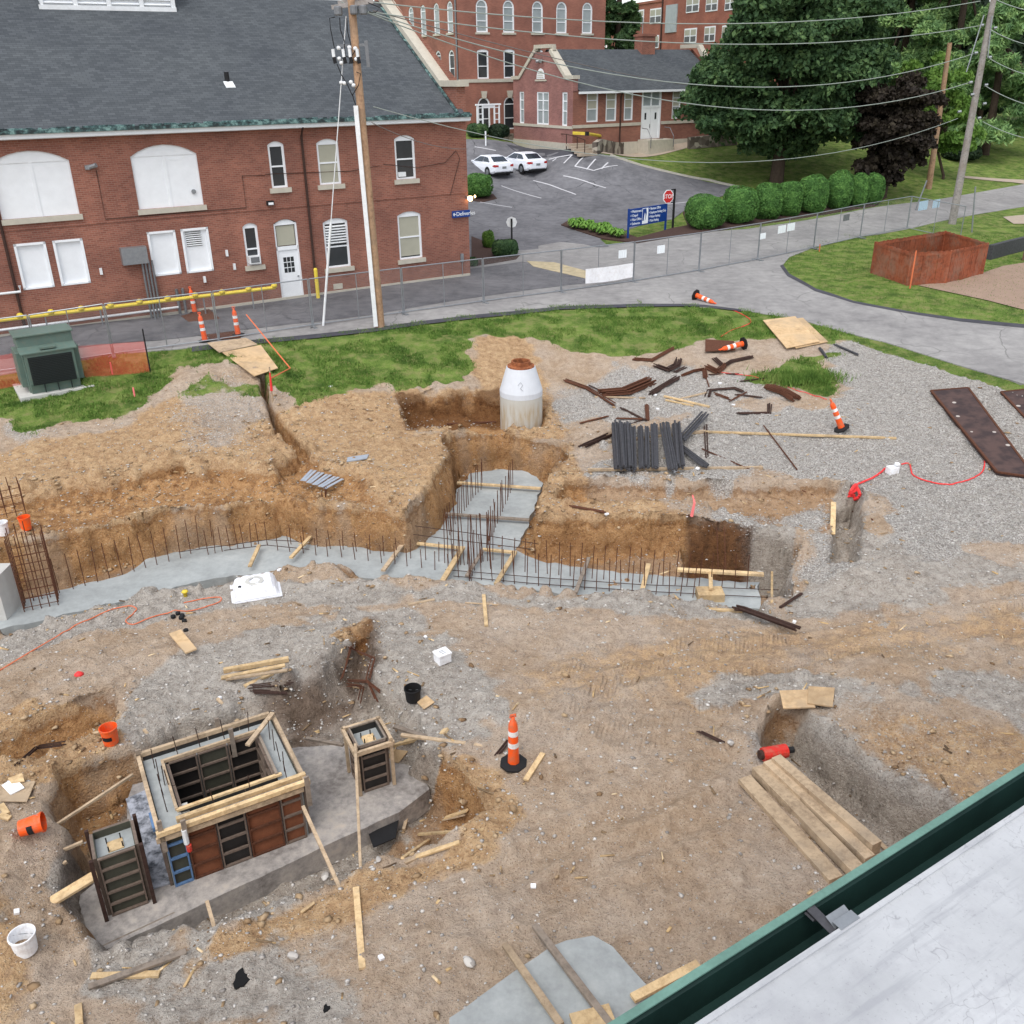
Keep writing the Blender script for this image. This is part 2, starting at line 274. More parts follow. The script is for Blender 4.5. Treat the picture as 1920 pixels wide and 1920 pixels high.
# ---------------------------------------------------------------- mesh builder and object helpers
class MB:
    def __init__(s): s.v=[]; s.f=[]
    def add(s,vs,fs):
        o=len(s.v); s.v+= [tuple(q) for q in vs]; s.f+=[tuple(i+o for i in f) for f in fs]; return s
    def hexa(s,c): return s.add(c,[(0,3,2,1),(4,5,6,7),(0,1,5,4),(1,2,6,5),(2,3,7,6),(3,0,4,7)])
    def box(s,c,d,R=None):
        x,y,z=[q/2 for q in d]; c=Vector(c)
        q=[Vector(t) for t in ((-x,-y,-z),(x,-y,-z),(x,y,-z),(-x,y,-z),(-x,-y,z),(x,-y,z),(x,y,z),(-x,y,z))]
        if R is not None: q=[R@t for t in q]
        return s.hexa([c+t for t in q])
    def b2(s,x0,x1,y0,y1,z0,z1): return s.box(((x0+x1)/2,(y0+y1)/2,(z0+z1)/2),(abs(x1-x0),abs(y1-y0),abs(z1-z0)))
    def beam(s,a,b,w,h,up=(0,0,1)):
        a=Vector(a);b=Vector(b);d=(b-a).normalized();u=Vector(up)
        if abs(d.dot(u))>.98: u=Vector((0,1,0))
        sx=d.cross(u).normalized();sz=sx.cross(d)
        q=[-sx*w/2-sz*h/2,sx*w/2-sz*h/2,sx*w/2+sz*h/2,-sx*w/2+sz*h/2]
        return s.add([a+t for t in q]+[b+t for t in q],[(0,1,2,3),(7,6,5,4),(0,4,5,1),(1,5,6,2),(2,6,7,3),(3,7,4,0)])
    def tube(s,pts,r,n=6,r2=None,cap=True):
        pts=[Vector(p) for p in pts]; m=len(pts); o=len(s.v)
        for i,p in enumerate(pts):
            d=(pts[min(i+1,m-1)]-pts[max(i-1,0)]).normalized()
            u=Vector((0,0,1)) if abs(d.z)<.9 else Vector((1,0,0))
            a=d.cross(u).normalized();b=a.cross(d)
            rr=r if r2 is None else r+(r2-r)*i/(m-1)
            for k in range(n):
                t=2*math.pi*k/n; s.v.append(tuple(p+a*math.cos(t)*rr+b*math.sin(t)*rr))
        for i in range(m-1):
            for k in range(n): s.f.append((o+i*n+k,o+i*n+(k+1)%n,o+(i+1)*n+(k+1)%n,o+(i+1)*n+k))
        if cap: s.f.append(tuple(o+k for k in range(n))[::-1]); s.f.append(tuple(o+(m-1)*n+k for k in range(n)))
        return s
    def lathe(s,prof,n=20,c=(0,0,0),ax=None):
        o=len(s.v); c=Vector(c)
        for r,z in prof:
            for k in range(n):
                t=2*math.pi*k/n; q=Vector((r*math.cos(t),r*math.sin(t),z))
                if ax is not None: q=ax@q
                s.v.append(tuple(c+q))
        for i in range(len(prof)-1):
            for k in range(n): s.f.append((o+i*n+k,o+i*n+(k+1)%n,o+(i+1)*n+(k+1)%n,o+(i+1)*n+k))
        return s
    def prism(s,pts,z0,z1):
        n=len(pts); g=lambda z,p:(z(p) if callable(z) else z)
        return s.add([(p[0],p[1],g(z0,p)) for p in pts]+[(p[0],p[1],g(z1,p)) for p in pts],
            [tuple(range(n))[::-1],tuple(range(n,2*n))]+[(i,(i+1)%n,n+(i+1)%n,n+i) for i in range(n)])
    def build(s,name,mat,parent=None,world=True,smooth=False,bevel=0,origin=None):
        me=bpy.data.meshes.new(name); V=s.v
        loc=Vector((0,0,0))
        if parent is not None:
            if world:
                r=parent
                while r.parent: r=r.parent
                loc=r.location.copy()
        elif world and V:
            a=np.array(V); loc=Vector(origin) if origin else Vector(((a[:,0].min()+a[:,0].max())/2,(a[:,1].min()+a[:,1].max())/2,a[:,2].min()))
        if loc.length>0: V=[(q[0]-loc.x,q[1]-loc.y,q[2]-loc.z) for q in V]
        me.from_pydata(V,[],s.f)
        if mat is not None: me.materials.append(M[mat] if isinstance(mat,str) else mat)
        if smooth: me.shade_smooth()
        o=bpy.data.objects.new(name,me); COL.objects.link(o)
        if parent is not None: o.parent=parent
        else: o.location=loc
        if bevel:
            b=o.modifiers.new('bevel','BEVEL'); b.width=bevel; b.segments=2; b.limit_method='ANGLE'
        return o
def tag(o,label=None,cat=None,group=None,kind=None):
    if label: o['label']=label
    if cat: o['category']=cat
    if group: o['group']=group
    if kind: o['kind']=kind
    return o
def T(name,loc,label,cat,group=None,rz=0.):
    o=bpy.data.objects.new(name,None); COL.objects.link(o); o.location=loc; o.rotation_euler=(0,0,rz); o.empty_display_size=.3
    return tag(o,label,cat,group)
def copy_tree(o,label=None,parent=None):
    c=o.copy(); COL.objects.link(c); c.parent=parent
    if label: c['label']=label
    for ch in list(o.children): copy_tree(ch,None,c)
    return c
def npmesh(name,V,F,mat,parent=None,smooth=False):
    me=bpy.data.meshes.new(name); V=np.asarray(V,np.float32); F=np.asarray(F,np.int32); k=F.shape[1]
    me.vertices.add(len(V)); me.vertices.foreach_set('co',V.ravel())
    me.loops.add(F.size); me.loops.foreach_set('vertex_index',F.ravel())
    me.polygons.add(len(F)); me.polygons.foreach_set('loop_start',np.arange(0,F.size,k,dtype=np.int32)); me.polygons.foreach_set('loop_total',np.full(len(F),k,np.int32))
    me.update(calc_edges=True); me.materials.append(M[mat] if isinstance(mat,str) else mat)
    if smooth: me.shade_smooth()
    o=bpy.data.objects.new(name,me); COL.objects.link(o)
    if parent is not None: o.parent=parent
    return o
def text(body,size,mat,parent,loc,rot,name='lettering',ext=.004,align='LEFT'):
    cu=bpy.data.curves.new(name,'FONT'); cu.body=body; cu.size=size; cu.extrude=ext; cu.align_x=align; cu.align_y='CENTER'
    t=bpy.data.objects.new(name,cu); COL.objects.link(t)
    me=bpy.data.meshes.new_from_object(t); bpy.data.objects.remove(t)
    o=bpy.data.objects.new(name,me); COL.objects.link(o); me.materials.clear(); me.materials.append(M[mat]); o.parent=parent; o.location=loc; o.rotation_euler=rot
    return o
# ---------------------------------------------------------------- ground sheet with zones
def zp(L): return [at(u,v) for u,v in L]
Zn={}
fx,fy=_mx,_my
wn=(vn(fx,fy,1.1,21)-.5)*1.4+(vn(fx,fy,.35,22)-.5)*.8
def zone(L,soft=.25,rag=.5,pts=None):
    s=psd(pts or zp(L),fx,fy)+wn*rag
    return sst(s/soft/2+.5)
road=[(-260,700),(-260,590),(0,600),(528,540),(700,518),(884,488),(955,470),(1050,455),(1125,462),(1250,448),(1290,440),(1400,430),(1520,412),(1640,390),(1750,376),(1920,345),(2100,318),(2300,330),(2050,378),(1920,388),(1800,408),(1700,430),(1600,447),(1520,467),(1480,483),(1468,497),(1480,515),(1530,543),(1600,566),(1700,585),(1800,600),(1920,612),(2150,650),(2300,760),(2150,785),(1920,722),(1850,700),(1750,670),(1660,642),(1600,628),(1500,600),(1400,584),(1300,575),(1200,572),(1050,577),(900,592),(700,617),(500,637),(300,658),(0,705)]
roadp=zp(road); _hb=hbase(fx,fy); _rm=psd(roadp,fx,fy)>-.15; GZ[_rm]=np.minimum(GZ,_hb-.015)[_rm]; _nb=(psd(roadp,fx,fy)>-.9)&~_rm; _w=np.clip((psd(roadp,fx,fy)+.9)/.75,0,1); GZ[_nb]=(GZ*(1-_w)+(_hb)*_w)[_nb]
hb1=lambda a,b:float(hbase(a,b))
grass=zone([(-200,800),(-200,600),(0,655),(160,648),(280,632),(420,645),(500,636),(700,616),(900,588),(1050,572),(1200,568),(1320,573),(1450,592),(1600,622),(1560,640),(1420,640),(1330,630),(1240,655),(1180,668),(1060,662),(1010,640),(960,628),(880,625),(875,715),(740,728),(640,735),(560,758),(515,715),(470,690),(330,690),(310,712),(220,792),(130,795),(60,812),(0,770),(-100,800)])
g2=zone([(1400,700),(1500,668),(1555,665),(1540,690),(1580,725),(1560,745),(1490,722),(1400,712)])
g3=zone([(560,758),(540,770),(490,740),(420,720),(360,700),(330,740),(370,750),(440,740),(500,770)],rag=.8)*.6
far=sst((psd([P(-300,560),P(880,522),P(1050,588),P(1300,590),P(1600,628,-.4),P(1960,750,-.9),Vector((80,20,0)),Vector((400,20,0)),Vector((400,400,0)),Vector((-400,400,0)),Vector((-400,20,0))],fx,fy))/.4+.5)
GR=np.maximum.reduce([grass,g2,g3,far])
gravel=np.maximum(zone([(1590,640),(1700,650),(1990,740),(1990,1010),(1900,1010),(1800,1040),(1720,1030),(1640,930),(1560,900),(1280,890),(1140,895),(1100,890),(1180,810),(1300,780),(1340,765),(1480,770),(1560,760),(1580,720),(1540,670)],.4,.7),
    .7*zone([(1040,735),(1150,690),(1300,680),(1400,700),(1480,745),(1300,770),(1180,800),(1060,790)],.5,1.))
gravel=np.maximum(gravel,.42*zone([(330,735),(440,690),(530,745),(470,800),(440,850),(330,855),(320,780)],.4,.6))
gravel=np.maximum(gravel,.35*zone([(1500,1290),(1700,1290),(1900,1350),(1900,1400),(1700,1420),(1600,1380)],.6,1.2))
gravel=np.maximum(gravel,.55*zone([(0,800),(60,770),(160,745),(130,790),(60,820),(0,860)],.4,.6))
gravel=np.maximum(gravel,.7*zone([(1340,960),(1560,940),(1600,1060),(1480,1110),(1500,1000),(1300,975)],.4,.7))
clay=np.maximum.reduce([zone([(-150,860),(60,830),(230,795),(330,740),(420,830),(470,800),(530,770),(600,745),(730,728),(780,820),(845,810),(1066,830),(1100,900),(1010,960),(830,1000),(760,1040),(560,1030),(400,1000),(0,1080),(-150,1100)],.5,.5),
    zone([(940,620),(1010,640),(1030,730),(1060,830),(900,830),(740,810),(740,735),(880,720),(890,640)],.4,.6)*.8,
    zone([(1000,950),(1290,968),(1290,1080),(970,1070)],.3,.3),
    zone([(-60,1350),(206,1300),(250,1390),(100,1470),(-60,1480)],.3,.5),
    zone([(90,1500),(115,1450),(255,1395),(260,1500),(130,1580)],.3,.3)*.8,
    zone([(780,1400),(900,1440),(950,1530),(880,1580),(800,1500)],.4,.7)*.9,
    zone([(610,1190),(690,1160),(700,1180),(620,1210)],.15,.2),
    zone([(1050,1270),(1250,1180),(1990,1110),(1990,1230),(1500,1260),(1300,1330),(1100,1330)],1.2,1.6)*.55,
    zone([(1620,1300),(1990,1380),(1990,1480),(1800,1520),(1650,1400)],.8,1.2)*.6,
    zone([(330,1780),(560,1690),(900,1560),(930,1590),(640,1740),(340,1850)],.3,.5)*.8,
    zone([(-60,1640),(60,1750),(110,1850),(-60,1990)],.3,.4)*.7])
silt=np.maximum.reduce([zone([(230,1400),(250,1290),(380,1200),(560,1150),(760,1150),(860,1230),(910,1330),(860,1400),(800,1480),(760,1600),(560,1690),(180,1830),(90,1700),(140,1590),(260,1500)],.5,.8),
    zone([(1424,1360),(1470,1330),(1530,1350),(1640,1450),(1850,1560),(1920,1700),(1560,1540),(1440,1440)],.4,.4),
    zone([(1500,1110),(1700,1010),(1990,1060),(1990,1110),(1700,1140),(1480,1160)],.6,1.),
    zone([(1300,1300),(1990,1270),(1990,1340),(1700,1320)],.6,1.)*.8,
    zone([(330,1880),(560,1740),(700,1800),(620,1980),(200,1980)],.9,1.2)*.7,
    zone([(0,1180),(330,1100),(500,1075),(720,1090),(1000,1110),(1430,1140),(1480,1170),(1000,1140),(700,1130),(330,1150),(0,1240)],.3,.5)*.8*(fy<P(960,1040,-3).y+1.5*(fx<-5))*(GZ<-2.3),
    zone([(1405,975),(1500,990),(1480,1100),(1400,1090)],.2,.2),
    zone([(1555,920),(1625,900),(1640,1040),(1550,1050)],.2,.3)])
silt=silt*(1-.8*clay*(fy>18))
damp_shade=np.maximum.reduce([zone([(742,742),(945,728),(940,800),(765,806)],.12,.3),zone([(500,1300),(600,1250),(640,1330),(560,1400)],.5,.6),  # damp soil; the hollow behind the box form has its shadow arc painted in
    zone([(835,830),(1066,835),(1048,880),(840,900)],.15,.4)*.8,zone([(1290,978),(1410,988),(1405,1100),(1290,1090)],.1,.1),zone([(640,1270),(700,1160),(715,1230),(690,1300)],.2,.2),
    zone([(1470,1440),(1600,1530),(1760,1660),(1640,1610),(1480,1480)],.3,.3)*.35,zone([(500,1440),(700,1440),(800,1460),(740,1560),(600,1540)],.3,.3)*.7, zone([(240,1500),(110,1590),(130,1650),(240,1620)],.3,.3)*.8])
rust=zone([(1292,978),(1404,990),(1400,1090),(1290,1080)],.05,.03)
gi,gj=GX.size,GY.size
idx=np.arange(gi*gj).reshape(gi,gj)
F=np.stack([idx[:-1,:-1],idx[1:,:-1],idx[1:,1:],idx[:-1,1:]],-1).reshape(-1,4)
gx_=np.gradient(GZ,GX,axis=0); gy_=np.gradient(GZ,GY,axis=1); sl=np.hypot(gx_,gy_)+1e-6; st_=np.clip((sl-.7)/1.2,0,1)*(GZ<-.2)*(fy<37)
off=((vn(fx+.6*fy,GZ*1.5+fy*.3,.7,41)-.5)*.2+(vn(fx+.8*fy,GZ*1.2,.3,42)-.5)*.09)*st_
V=np.stack([fx-gx_/sl*off,fy-gy_/sl*off,GZ],-1).reshape(-1,3)
g=NT('ground_earth')
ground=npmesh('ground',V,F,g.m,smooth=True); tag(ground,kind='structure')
track=zone([(1000,1340),(1060,1230),(1300,1190),(1990,1090),(1990,1240),(1600,1270),(1350,1330),(1250,1420)],1.,1.)
for nm,A in (('z1',(GR,gravel,clay)),('z2',(silt,damp_shade,rust)),('z3',(track,np.clip(_hb-GZ,0,2)/2,track))):
    at_=ground.data.color_attributes.new(nm,'FLOAT_COLOR','POINT')
    arr=np.ones((gi*gj,4),np.float32)
    for k in range(3): arr[:,k]=A[k].ravel()
    at_.data.foreach_set('color',arr.ravel())
def attrs(n,nm):
    a=n.attr(nm); s=n.N('SeparateColor'); n.L(a.outputs['Color'],s.inputs[0]); return s.outputs
Z1=attrs(g,'z1'); Z2=attrs(g,'z2')
n1=g.noise(.9,None,6,.6); n2=g.noise(5,None,5,.65); n3=g.noise(22,None,4,.65); n4=g.noise(70,None,3,.6)
def thr(m,n,w=.12,k=.9): # breakup
    f=g.math('ADD',m,g.math('MULTIPLY',g.math('SUBTRACT',n,.5),k)); return g.mr(f,.5-w,.5+w)
mixn=g.math('ADD',g.math('MULTIPLY',n2,.45),g.math('ADD',g.math('MULTIPLY',n3,.35),g.math('MULTIPLY',n1,.2)))
dirt=g.ramp(mixn,[(.36,srgb(130,109,91)),(.46,srgb(172,151,130)),(.55,srgb(194,173,151)),(.66,srgb(212,197,178))])
wear=g.ramp(g.noise(.55,None,4,.6),[(.38,srgb(190,178,166)),(.62,srgb(168,142,114))])
dirt=g.mix(.38,dirt,wear)
clayc=g.ramp(mixn,[(.36,srgb(128,98,72)),(.45,srgb(172,140,106)),(.55,srgb(196,165,128)),(.66,srgb(212,188,156))])
siltc=g.ramp(mixn,[(.36,srgb(130,123,115)),(.47,srgb(166,158,149)),(.56,srgb(186,179,170)),(.68,srgb(202,196,188))])
vd=g.voro(26); vcol=g.voro(26,None,'Color'); sp=g.N('SeparateColor'); g.L(vcol,sp.inputs[0])
peb=g.ramp(sp.outputs[0],[(0,srgb(150,146,141)),(.35,srgb(182,178,172)),(.7,srgb(202,198,193)),(1,srgb(220,217,213))])
peb=g.mix(g.mr(vd,.45,.8,0,.75),peb,srgb(126,119,113))
grc=g.mix(g.mr(n2,.4,.65,0,.5),peb,siltc)
gn=g.noise(34,None,4,.7); gl=g.noise(1.3,None,5,.6)
grassc=g.ramp(g.math('ADD',g.math('MULTIPLY',gn,.5),g.math('MULTIPLY',gl,.5)),[(.38,srgb(68,88,42)),(.48,srgb(98,122,56)),(.57,srgb(124,146,72)),(.68,srgb(158,164,104))])
c=g.mix(thr(Z1[2],n2,.18,.8),dirt,clayc)
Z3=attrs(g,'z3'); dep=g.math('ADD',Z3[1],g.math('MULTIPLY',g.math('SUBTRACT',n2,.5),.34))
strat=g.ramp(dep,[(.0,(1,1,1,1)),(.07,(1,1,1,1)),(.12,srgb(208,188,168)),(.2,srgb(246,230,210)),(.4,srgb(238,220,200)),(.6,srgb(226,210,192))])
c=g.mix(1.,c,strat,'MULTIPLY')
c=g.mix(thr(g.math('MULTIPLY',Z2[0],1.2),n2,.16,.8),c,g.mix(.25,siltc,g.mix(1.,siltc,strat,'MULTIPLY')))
c=g.mix(thr(Z1[1],n3,.15,.9),c,grc)
# scattered light pebbles and dark crumbs everywhere on bare soil
v2=g.voro(38); c2=g.voro(38,None,'Color'); s2=g.N('SeparateColor'); g.L(c2,s2.inputs[0])
few=g.math('MULTIPLY',g.math('GREATER_THAN',s2.outputs[0],.94),g.math('LESS_THAN',v2,.36)); c=g.mix(g.math('MULTIPLY',few,.6),c,srgb(200,192,183))
few=g.math('MULTIPLY',g.math('LESS_THAN',s2.outputs[0],.16),g.math('LESS_THAN',v2,.42)); c=g.mix(g.math('MULTIPLY',few,.5),c,srgb(92,74,60))
gm=thr(Z1[0],g.math('ADD',g.math('MULTIPLY',n2,.6),g.math('MULTIPLY',g.noise(1.7,None,5,.6),.4)),.08,.95); dry=g.math('MULTIPLY',g.mr(g.noise(2.6,None,5,.7),.48,.62),.55); dry=g.math('MULTIPLY',dry,g.math('LESS_THAN',g.N('SeparateXYZ').outputs[1] if False else g.noise(.05),9.)); grassc=g.mix(dry,grassc,srgb(140,132,92)); c=g.mix(gm,c,grassc)
c=g.mix(g.math('MULTIPLY',Z2[1],.8),c,g.mix(1.,c,srgb(150,128,112),'MULTIPLY'))
c=g.mix(g.math('MULTIPLY',Z2[2],.5),c,g.ramp(n2,[(.35,srgb(70,44,28)),(.6,srgb(128,84,48))]))
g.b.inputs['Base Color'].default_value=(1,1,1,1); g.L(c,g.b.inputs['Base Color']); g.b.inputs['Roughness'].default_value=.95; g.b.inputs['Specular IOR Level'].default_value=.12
h=g.math('ADD',g.math('MULTIPLY',n2,1.1),g.math('MULTIPLY',n3,.75)); h=g.math('ADD',h,g.math('ADD',g.math('MULTIPLY',n4,.25),g.math('MULTIPLY',g.math('MULTIPLY',Z1[1],vd),-.5)))
wv=g.N('TexWave'); wv.inputs['Scale'].default_value=3.4; wv.inputs['Distortion'].default_value=3.; wv.inputs['Detail'].default_value=2; wv.inputs['Detail Scale'].default_value=.6
mp=g.N('Mapping'); mp.inputs['Rotation'].default_value=(0,0,.25); g.L(g.pos(),mp.inputs[0]); g.L(mp.outputs[0],wv.inputs['Vector'])
tk=g.math('MULTIPLY',g.mr(g.noise(1.1,None,3,.6,(.35,1.6,1)),.47,.56),Z3[0])
h=g.math('ADD',h,g.math('MULTIPLY',g.math('MULTIPLY',wv.outputs['Fac'],tk),.5)); g.bump(h,1.,.085)
# ---------------------------------------------------------------- draped sheets
def clip(poly,x0,x1,y0,y1):
    for ax,s,val in ((0,1,x0),(0,-1,x1),(1,1,y0),(1,-1,y1)):
        out=[];n=len(poly)
        for i in range(n):
            a=poly[i];b=poly[(i+1)%n];da=(a[ax]-val)*s;db=(b[ax]-val)*s
            if da>=0: out.append(a)
            if da*db<0: t=da/(da-db); out.append((a[0]+(b[0]-a[0])*t,a[1]+(b[1]-a[1])*t))
        poly=out
        if len(poly)<3: return []
    return poly
def drape(name,pts,lift,mat,st=.5,zf=None,edge=None,kind='structure'):
    """a sheet that follows the ground, cut from its outline in small cells"""
    pts=[(p[0],p[1]) for p in pts]; xs=[p[0] for p in pts]; ys=[p[1] for p in pts]; mb=MB()
    zf=zf or (lambda x,y:float(hz(x,y)))
    lp=MB()
    x=math.floor(min(xs)/st)*st
    while x<max(xs):
        y=math.floor(min(ys)/st)*st
        while y<max(ys):
            q=clip(pts,x,x+st,y,y+st)
            if len(q)>2:
                A=sum(q[i][0]*q[(i+1)%len(q)][1]-q[(i+1)%len(q)][0]*q[i][1] for i in range(len(q)))
                if abs(A)>1e-6:
                    if A<0:q=q[::-1]
                    mb.add([(a,b,zf(a,b)+lift) for a,b in q],[tuple(range(len(q)))])
            y+=st
        x+=st
    if edge: # a real upstand all round
        n=len(pts); D=[]
        for i in range(n):
            a=Vector(pts[i]);b=Vector(pts[(i+1)%n]); k=max(1,int((b-a).length/st))
            D+= [a+(b-a)*j/k for j in range(k)]
        for i in range(len(D)):
            a=D[i];b=D[(i+1)%len(D)]; mb.add([(a.x,a.y,zf(a.x,a.y)+lift),(b.x,b.y,zf(b.x,b.y)+lift),(b.x,b.y,zf(b.x,b.y)-edge),(a.x,a.y,zf(a.x,a.y)-edge)],[(0,1,2,3)])
    me=bpy.data.meshes.new(name); me.from_pydata(mb.v,[],mb.f); me.materials.append(M[mat] if isinstance(mat,str) else mat)
    bm=bmesh.new(); bm.from_mesh(me); bmesh.ops.remove_doubles(bm,verts=bm.verts,dist=.001); bm.normal_update(); bm.to_mesh(me); bm.free()
    o=bpy.data.objects.new(name,me); COL.objects.link(o)
    if kind: tag(o,kind=kind)
    return o
def asphalt(name,a,b,cr=.5):
    n=NT(name); big=n.noise(.35,None,5,.6); med=n.noise(2.2,None,5,.65); fi=n.noise(60,None,2,.6)
    f=n.math('ADD',n.math('MULTIPLY',big,.45),n.math('ADD',n.math('MULTIPLY',med,.4),n.math('MULTIPLY',fi,.15)))
    c=n.ramp(f,[(.36,a),(.62,b)])
    d=n.N('VectorMath',operation='ADD'); cn=n.N('TexNoise'); cn.inputs['Scale'].default_value=.8; n.L(n.pos(),cn.inputs['Vector']); n.L(n.pos(),d.inputs[0]); n.L(cn.outputs['Color'],d.inputs[1])
    vo=n.N('TexVoronoi',feature='DISTANCE_TO_EDGE'); vo.inputs['Scale'].default_value=.32; n.L(d.outputs[0],vo.inputs['Vector'])
    ck=n.math('MULTIPLY',n.mr(vo.outputs['Distance'],0,.012,1,0),n.mr(big,.45,.6,0,cr)); c=n.mix(ck,c,srgb(40,40,42))
    st=n.ramp(n.noise(1.1,None,6,.7,(.4,1.6,1)),[(.58,0),(.7,1)]); c=n.mix(n.math('MULTIPLY',st,.3),c,srgb(70,70,74))
    n.bump(fi,.3,.008); return n.col(c,.85,0,.25)
M['road']=asphalt('road_asphalt',srgb(120,118,118),srgb(158,156,154))
M['lot']=asphalt('parking_asphalt',srgb(84,84,88),srgb(124,124,128),.8)
M['fresh']=asphalt('fresh_asphalt',srgb(58,58,64),srgb(80,80,86),0)
M['lane']=asphalt('lane_asphalt',srgb(72,72,76),srgb(116,115,118),.6)
M['line']=plain('road_marking_paint',srgb(196,196,200),.8,.15,8)
M['curb']=plain('kerb_concrete',srgb(176,172,160),.9,.15,5)
M['path']=plain('path_concrete',srgb(168,154,138),.9,.12,4)
drape('road',roadp,.02,'road',1.0,edge=.06,zf=hb1)
drape('service_lane',zp([(-260,655),(-260,600),(0,612),(400,566),(528,550),(700,530),(884,505),(980,492),(1130,530),(1000,545),(860,565),(700,592),(500,615),(300,640),(0,676)]),.03,'lane',1.0,zf=hb1)
lot=[(884,480),(884,300),(884,262),(940,264),(1000,268),(1080,281),(1140,292),(1220,315),(1300,335),(1380,352),(1300,372),(1262,395),(1265,420),(1180,430),(1125,427),(1060,425),(1100,448),(1150,462),(1050,468),(960,485)]
lot=[(884,520),(884,262),(945,266),(1040,277),(1095,287),(1145,293),(1200,310),(1290,332),(1385,352),(1345,372),(1290,390),(1262,412),(1200,424),(1150,441),(1125,450),(1150,470),(1000,480)]
lotp=zp([q for q in lot]); drape('parking_lot',[C_-Vector((3,0,0)) for C_ in (lotp[0],lotp[1])]+lotp[1:],.03,'lot',1.0,edge=.05)
drape('lot_patch',zp([(950,272),(1060,280),(1098,290),(1090,300),(960,282)]),.036,'fresh',1.)
drape('road_edge_tar',zp([(360,652),(500,637),(700,617),(900,591),(1050,576),(1200,571),(1320,574),(1390,582),(1390,586),(1320,578),(1200,577),(1050,582),(900,598),(700,624),(500,645),(360,662)]),.045,'fresh',.5)
drape('kerb_tar_edge',zp([(1468,498),(1480,515),(1530,543),(1600,566),(1700,585),(1800,600),(1920,611),(2100,640),(2100,646),(1920,617),(1800,605),(1700,590),(1600,571),(1528,548),(1476,520),(1462,500)]),.045,'fresh',.5)
def kerb(name,L,wd,ht,mat):
    pts=zp(L); mb=MB()
    for a,b in zip(pts[:-1],pts[1:]):
        k=max(1,int((b-a).length/.8))
        for i in range(k):
            p=a.lerp(b,i/k);q=a.lerp(b,(i+1)/k); p.z=gz(p)+ht/2;q.z=gz(q)+ht/2; mb.beam(p,q,wd,ht)
    o=mb.build(name,mat); tag(o,kind='structure'); return o
kerb('kerb',[(1145,293),(1200,311),(1290,333),(1330,340),(1385,352)],.2,.14,'curb')
# parking lines
def line(L,wd=.11,lift=.045,name='parking_line'):
    a,b=[at(*q) for q in L]; d=(b-a).normalized(); n=Vector((-d.y,d.x,0)).normalized()*wd/2
    return drape(name,[a-n,b-n,b+n,a+n],lift,'line',1.)
for L in [((1000,340),(1080,366)),((940,350),(1015,373)),((1056,331),(1136,354)),((1029,301),(1072,292)),((1036,304),(1043,299)),((1057,308),(1073,292)),((1078,313),(1095,295)),((1100,320),(1117,300)),((1128,318),(1140,306)),((1078,313),(1113,321)),((1113,321),(1158,312)),((890,277),(930,284)),((900,380),(960,390)),((1250,385),(1290,380))]: line(L)
M['hump']=plain('worn_yellow_paint',srgb(182,168,136),.9,.3,3)
hump=drape('speed_hump',zp([(988,492),(1040,494),(1128,518),(1132,527),(1110,527),(1000,502)]),.06,'hump',.4,edge=.05)
drape('path',zp([(1100,287),(1145,291),(1300,275),(1380,270),(1380,264),(1150,285),(1085,279),(960,263),(962,266)]),.04,'path',1.)
drape('side_path',zp([(1880,408),(2000,396),(2000,420),(1900,421)]),.04,'path',1.)
M['drive']=plain('stained_concrete_drive',srgb(150,128,112),.9,.12,1.5)
drape('driveway',zp([(1720,536),(1800,527),(1880,500),(2000,480),(2100,560),(2000,590),(1920,583),(1850,565),(1760,545)]),.035,'drive',.8)
drape('far_path',zp([(1800,330),(1920,338),(2050,352),(2050,360),(1900,343),(1800,334)]),.04,'path',1.)
# ---------------------------------------------------------------- loose stones, clods and grass (too many to count)
def rocks(name,P0,R,mat,seed):
    r=np.random.RandomState(seed); n=len(P0)
    base=np.array([(1,0,0),(-1,0,0),(0,1,0),(0,-1,0),(0,0,.8),(0,0,-.6),(.6,.6,.45),(-.6,.6,.3),(-.6,-.6,.45),(.6,-.6,.3)])
    F0=[(0,6,4),(6,2,4),(2,7,4),(7,1,4),(1,8,4),(8,3,4),(3,9,4),(9,0,4),(6,0,5),(2,6,5),(7,2,5),(1,7,5),(8,1,5),(3,8,5),(9,3,5),(0,9,5)]
    ang=r.rand(n)*6.283; c,s=np.cos(ang),np.sin(ang); k=len(base)
    B=base[None]*(1+(r.rand(n,k,3)-.5)*.5)*R[:,None,None]*np.stack([.8+r.rand(n)*.7,.7+r.rand(n)*.4,.5+r.rand(n)*.3],-1)[:,None]
    X=B[...,0]*c[:,None]-B[...,1]*s[:,None]; Y=B[...,0]*s[:,None]+B[...,1]*c[:,None]
    V=np.stack([X,Y,B[...,2]],-1)+P0[:,None]
    F=(np.array(F0)[None]+(np.arange(n)*k)[:,None,None]).reshape(-1,3)
    return npmesh(name,V.reshape(-1,3),F,mat)
def stonemat(name,stops,sc=40):
    n=NT(name); oi=n.voro(sc,None,'Color'); s=n.N('SeparateColor'); n.L(oi,s.inputs[0]); 
    return n.col(n.ramp(s.outputs[0],stops),.9,0,.15)
M['stones']=stonemat('gravel_stone',[(0,srgb(142,137,132)),(.4,srgb(176,171,165)),(.8,srgb(200,196,190)),(1,srgb(218,215,210))],9)
M['clods']=stonemat('clay_clod',[(0,srgb(124,100,76)),(.5,srgb(162,138,108)),(1,srgb(190,168,138))],5)
def samp(field,n,x0,x1,y0,y1,seed):
    r=np.random.RandomState(seed); X=x0+r.rand(n*6)*(x1-x0); Y=y0+r.rand(n*6)*(y1-y0)
    i=np.clip(np.searchsorted(GX,X)-1,0,gi-1); j=np.clip(np.searchsorted(GY,Y)-1,0,gj-1)
    k=r.rand(n*6)<field[i,j]; X=X[k][:n];Y=Y[k][:n]; return X,Y,hz(X,Y),r
